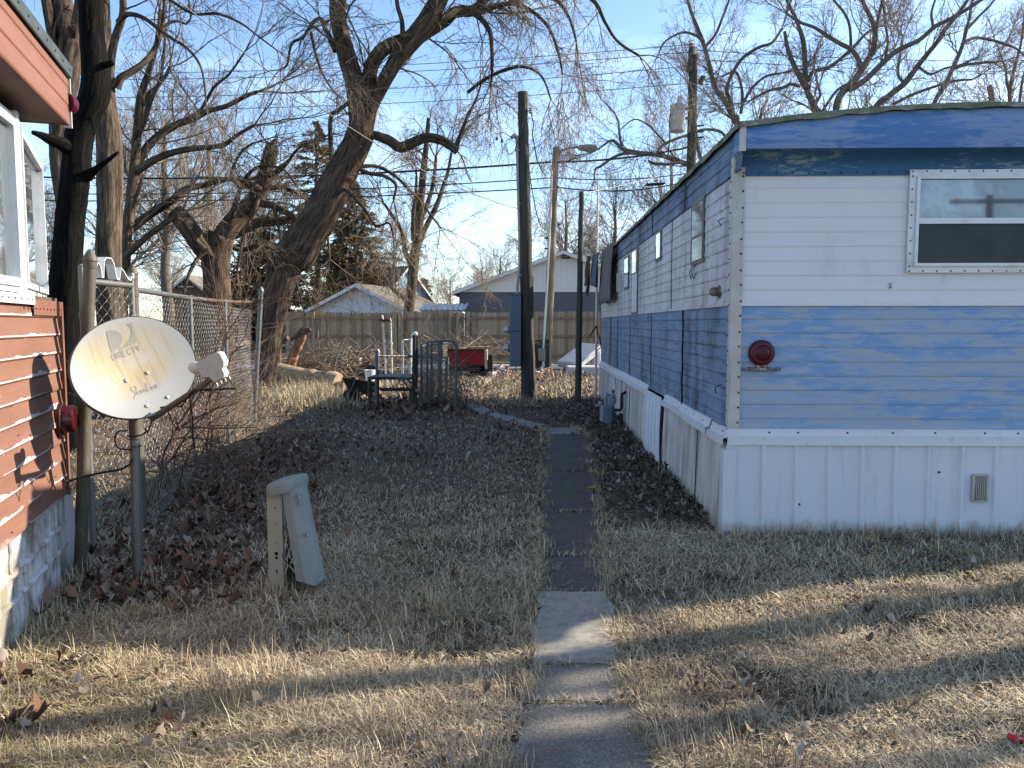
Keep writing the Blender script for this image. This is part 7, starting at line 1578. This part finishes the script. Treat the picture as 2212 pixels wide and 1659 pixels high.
q=N('grey_brown_leaves'); at=q.n('ShaderNodeAttribute'); at.attribute_name='tint'; c=q.ramp(at.outputs['Fac'],[(0,(.04,.03,.023)),(.4,(.10,.075,.055)),(.75,(.17,.135,.105)),(1,(.30,.26,.22))]); M['leaf_grey']=q.fin(c,.8,.2)
q=N('pale_dead_leaves'); at=q.n('ShaderNodeAttribute'); at.attribute_name='tint'; c=q.ramp(at.outputs['Fac'],[(0,(.10,.07,.048)),(.5,(.22,.165,.115)),(1,(.36,.31,.25))]); M['leaf_pale']=q.fin(c,.75,.25)
rl_=np.random.RandomState(17)
def filt(x,y):
    k=(~TIN(x,y,.03))&(~LIN(x,y,.03)); return np.stack([x[k],y[k]],-1)
y=4.2+6.3*rl_.rand(2100)**1.3; x=-2.2-.16*(y-5)+rl_.normal(0,.36,2100)*(1+.04*(y-5)); leaves('fallen_leaves',filt(x,y),(.018,.054),1,'drift of russet fallen leaves along the chain-link fence','leaf',.04)
y=rl_.uniform(6.0,15.2,7400); x=TC.x+.0262*(y-TC.y)-.06-np.abs(rl_.normal(0,.52,7400)); k=~onpath(x,y); leaves('fallen_leaves',filt(x[k],y[k]),(.013,.036),2,'dark grey-brown leaf litter along the side skirting','leaf_grey',.05)
pp=[]
for i in range(420): p=G(rl_.uniform(780,1010),rl_.uniform(868,905)); pp.append((p.x,p.y))
leaves('fallen_leaves',pp,(.04,.085),3,'brown leaves heaped in the old pen','leaf',.09)
y=1/(1/2.5+(1/14.0-1/2.5)*rl_.rand(1500)); x=rl_.uniform(-1,1,1500)*.7*y; cl=fbm(x*1.7,y*1.7,66); k=(cl>.5)&(~onpath(x,y)); leaves('fallen_leaves',filt(x[k],y[k]),(.012,.036),4,'small scattered dead leaves over the lawn','leaf_pale',.05)
y=rl_.uniform(8,14.5,2400); x=rl_.uniform(-4.2,1.0,2400); k=~onpath(x,y); leaves('fallen_leaves',filt(x[k],y[k]),(.016,.042),5,'mixed leaf litter across the shaded middle yard','leaf_grey',.03)
y=rl_.uniform(14.5,25.5,2600); x=rl_.uniform(-6,2.4,2600); leaves('fallen_leaves',filt(x,y),(.03,.075),6,'sunlit leaves and litter of the far yard','leaf_pale',.04)
pp=[]
for (cx,cy,n,s) in ((20,1580,16,25),(30,1480,14,40),(150,1450,10,50),(330,1580,6,60),(500,1255,34,60),(420,1290,24,70),(260,1265,26,60),(110,1320,22,50),(60,1560,10,30),(480,1240,20,40),(700,1440,5,20)):
    for _ in range(n): p=G(cx+rl_.normal(0,s),cy+rl_.normal(0,s*.28)); pp.append((p.x,p.y))
pp=np.array(pp); leaves('fallen_leaves',filt(pp[:,0],pp[:,1]),(.025,.062),7,'larger russet leaves lying in the near left grass','leaf',.05)
pp=[tuple(G(1612,1597))[:2],tuple(G(1716,1622))[:2],tuple(G(1745,1604))[:2],tuple(G(1722,1650))[:2],tuple(G(1690,1618))[:2],tuple(G(1762,1640))[:2],tuple(G(1620,1610))[:2],tuple(G(1800,1615))[:2],tuple(G(1830,1560))[:2]]
leaves('fallen_leaves',pp,(.03,.05),8,'curled pale leaves by the right edge of the near walk','leaf_pale',.07)
o=leaves('fallen_leaf',[tuple(G(1216,1315))[:2]],(.022,.024),9,'single small brown leaf on the pale walk slab','leaf',.03); o['kind']='thing'; o['category']='leaf'
# scraps
c=G(2198,1612); b=MB(); b.bbox(c+UP*.03,(.085,.04,.02),.006,Matrix.Rotation(.5,3,'Z')@Matrix.Rotation(.3,3,'Y')); o=b.build('plastic_scrap',mat('red_plastic',(.42,.012,.03),.4,.5),None,origin=c); tag(o,'small red plastic scrap in the grass at the right edge','litter')
c=G(1279,1057); b=MB(); b.tube([c+Vector((-.045,0,.015)),c+Vector((0,.01,.02)),c+Vector((.045,0,.014))],[.004,.009,.004],6); o=b.build('straw_scrap',mat('yellow_scrap',(.45,.36,.03),.6,.3),None,origin=c); tag(o,'tiny yellow scrap on the dark leaf litter beside the walk','litter')
c=G(247,1277); b=MB(); b.bbox(c+UP*.03,(.035,.02,.012),.004,Matrix.Rotation(.5,3,'Z')); o=b.build('paper_scrap',mat('white_scrap',(.65,.68,.72),.6,.3),None,origin=c); tag(o,'small white scrap lying beside the dish pole','litter')
c=G(993,873); b=MB(); b.bbox(c+UP*.09,(.05,.03,.12),.012); o=b.build('plastic_scrap',mat('yellow_plastic',(.40,.31,.02),.5,.4),None,origin=c); tag(o,'yellow plastic scrap at the foot of the rounded gate leaf','litter')
rg_=random.Random(31); mats_=[mat('litter_white',(.62,.62,.64),.6,.3),mat('litter_orange',(.45,.13,.03),.6,.3),mat('litter_blue',(.03,.05,.16),.6,.3),mat('litter_pale',(.45,.38,.3),.6,.3)]
b=MB()
for i in range(46):
    p=G(rg_.uniform(1058,1098) if i<28 else rg_.uniform(1158,1200),rg_.gauss(803,5)); b.bbox(p+UP*.04,(rg_.uniform(.06,.2),rg_.uniform(.05,.15),rg_.uniform(.03,.1)),.01,Matrix.Rotation(rg_.uniform(0,3),3,'Z')@Matrix.Rotation(rg_.uniform(-.5,.5),3,'X'),rg_.randrange(4))
o=b.build('litter_scatter',mats_,None,origin=G(1080,803)); tag(o,'bright rubbish scattered in the far sunny grass between red trailer and poles','litter',None,'stuff')
# bramble by the fence
BR=G(350,1075); root=empty('bramble_shrub',BR,'leafless bramble shrub arching through the chain-link fence behind the dish','shrub'); RT_.seed(77); acc=[]
for (a,c_,r) in (((312,1092),(388,905),.030),((340,1080),(402,880),.022),((455,1050),(430,850),.014),((470,1060),(440,900),.012),((480,1075),(425,790),.010),((360,1075),(470,760),.010),((520,1090),(455,960),.012),((330,1085),(520,700),.009),((400,1090),(566,640),.009),((440,1085),(480,560),.009),((380,1080),(560,560),.008),((420,1075),(640,980),.009),((430,1040),(590,1010),.008),((470,980),(660,960),.007)):
    y0=G(*a).y if a[1]>1000 else 6.2; y1=y0+rg_.uniform(-.1,.9); p0=P(a[0],a[1],y0); p1=P(c_[0],c_[1],y1); p0.z=max(p0.z,-.02) if a[1]<1050 else -.02
    pts=[np.array(p0.lerp(p1,t))+np.array([rg_.gauss(0,.025),rg_.gauss(0,.03),.14*math.sin(t*3.1)*(1 if r<.02 else .2)]) for t in [i/8 for i in range(9)]]; acc.append((np.array(pts),np.linspace(r,r*.4,9)))
    for _ in range(14):
        i=rg_.randrange(2,8); d=pts[i]-pts[i-1]; d=norm(tuple(d/np.linalg.norm(d)+np.array([rg_.gauss(0,.6),rg_.gauss(0,.6),rg_.gauss(.05,.5)]))); grow(acc,tuple(pts[i]),d,rg_.uniform(.35,1.0),max(r*.35,.0028),1,dict(OD,maxlev=2,rmin=.0016,dens=(3,4,4),trop=(-.06,-.08,-.05)))
V,Q=tubes_np(acc,5); np_mesh('stems',V,[Q],M['twig_red2'] if 'twig_red2' in M else twigm('reddish_bramble_stems',(.085,.05,.04),(.17,.12,.09),6),root)
for i,(x,y,Y,hh,sd) in enumerate(((520,905,11.3,1.5,1),(470,960,9.2,1.3,2),(430,1000,8.0,1.1,3))):
    acc=[]; p=G(x,y); rr=empty('weed_shrub',p,['thin leafless weed clump at the far corner post of the fence','thin leafless weed clump midway along the chain-link fence','thin leafless weed clump at the fence just behind the bramble'][i],'shrub','weed clumps along the chain-link fence')
    for _ in range(46): grow(acc,(p.x+rg_.gauss(0,.22),p.y+rg_.gauss(0,.25),.0+.31),norm((rg_.gauss(0,.35),rg_.gauss(0,.35),1)),rg_.uniform(.5,1)*hh,.005,1,dict(OD,maxlev=2,rmin=.0018,dens=(3,4,4),trop=(0,-.03,-.04)))
    V,Q=tubes_np(acc,4); V[:,2]-=.31; np_mesh('stems',V,[Q],M['twig_tan'],rr)
# dead sticks on the shaded ground
sticks('fallen_twigs',90,-1.0,9.5,.0,1.4,2.2,.02,(.15,.7),'small fallen twigs on the shaded yard',rr=(.003,.008),up=0)
sticks('fallen_twigs',26,-.6,4.6,.0,1.2,.8,.01,(.08,.3),'few short twigs in the near grass',rr=(.002,.004),up=0)

# ================================================================ overhead wires
def wire(a,c,sag,r,m,label,grp='overhead wires',n=18):
    a,c=Vector(a),Vector(c); pts=[a.lerp(c,i/n)-UP*sag*4*(i/n)*(1-i/n) for i in range(n+1)]; b=MB(); b.tube(pts,r,5); o=b.build('overhead_wire',M[m],None,True,origin=a); tag(o,label,'wire',grp)
wire(P(250,-110,8.6),P(1124,452,D1),.42,.008,'grey_cable','grey service drop cable slanting from the top left to the stout pole')
for (yl_,yr_,x2,lab) in ((150,96,1492,'topmost thin wire of the four running to the power pole'),(163,112,1496,'second thin wire from the top to the power pole'),(205,143,1488,'third thin wire from the top to the power pole'),(228,180,1488,'lowest of the four thin wires to the power pole')):
    wire(P(-200,yl_,36),P(x2,yr_,D4-.1),.5,.013,'grey_cable',lab)
for (yl_,y1,lab) in ((108,128,'upper thin wire leaving the power pole to the right'),(128,152,'middle thin wire leaving the power pole to the right'),(180,222,'lower thin wire leaving the power pole to the right')):
    wire(P(1500,yl_,D4),P(2400,y1,34),.2,.013,'grey_cable',lab)
wire(P(-150,374,30),P(1190,350,D2-.12),.35,.035,'black_cable','thick black cable running left from the sunlit pole'); wire(P(1200,350,D2-.12),P(1488,318,D4-.2),.12,.035,'black_cable','thick black cable between the sunlit pole and the power pole')
wire(P(-150,412,30),P(1194,384,D2-.12),.3,.02,'black_cable','middle black cable running left below the thick one'); wire(P(-150,428,30),P(1193,405,D2-.12),.25,.022,'black_cable','lowest black cable running left from the sunlit pole')
wire(P(1200,384,D2-.1),P(1500,372,D4-.2),.15,.02,'black_cable','thin black cable right of the sunlit pole'); wire(P(1200,404,D2-.1),P(1500,388,D4-.2),.25,.022,'black_cable','lower black cable right of the sunlit pole')
c=P(1415,399,26.5); b=MB(); b.tube([P(1393,400,27),P(1400,399,27),P(1430,397,27),P(1437,396,27)],[.02,.05,.05,.02],8); o=b.build('splice_case',M['black_cable'],None,True,origin=c); tag(o,'black splice case hanging on the lower cable left of the blue eave','cable splice')
wire(P(1212,352,D2),P(1372,356,25.5),.35,.013,'white_cable','sunlit pale cable sagging right from the lamp bracket'); wire(P(1258,418,D3),P(1424,380,22),.02,.006,'white_cable','sunlit pale cable rising right from the short dark post'); wire(P(1207,428,D2),P(1256,420,D3),.1,.012,'white_cable','sunlit pale cable linking the sunlit pole to the short dark post')
wire(P(1143,368,D1),P(1188,450,D2),.9,.012,'grey_cable','slack grey cable looping between the two tall poles')
wire(P(1208,372,D2-.05),P(1290,393,B5.y),.15,.008,'grey_cable','thin cable from the sunlit pole down to the pale mast')
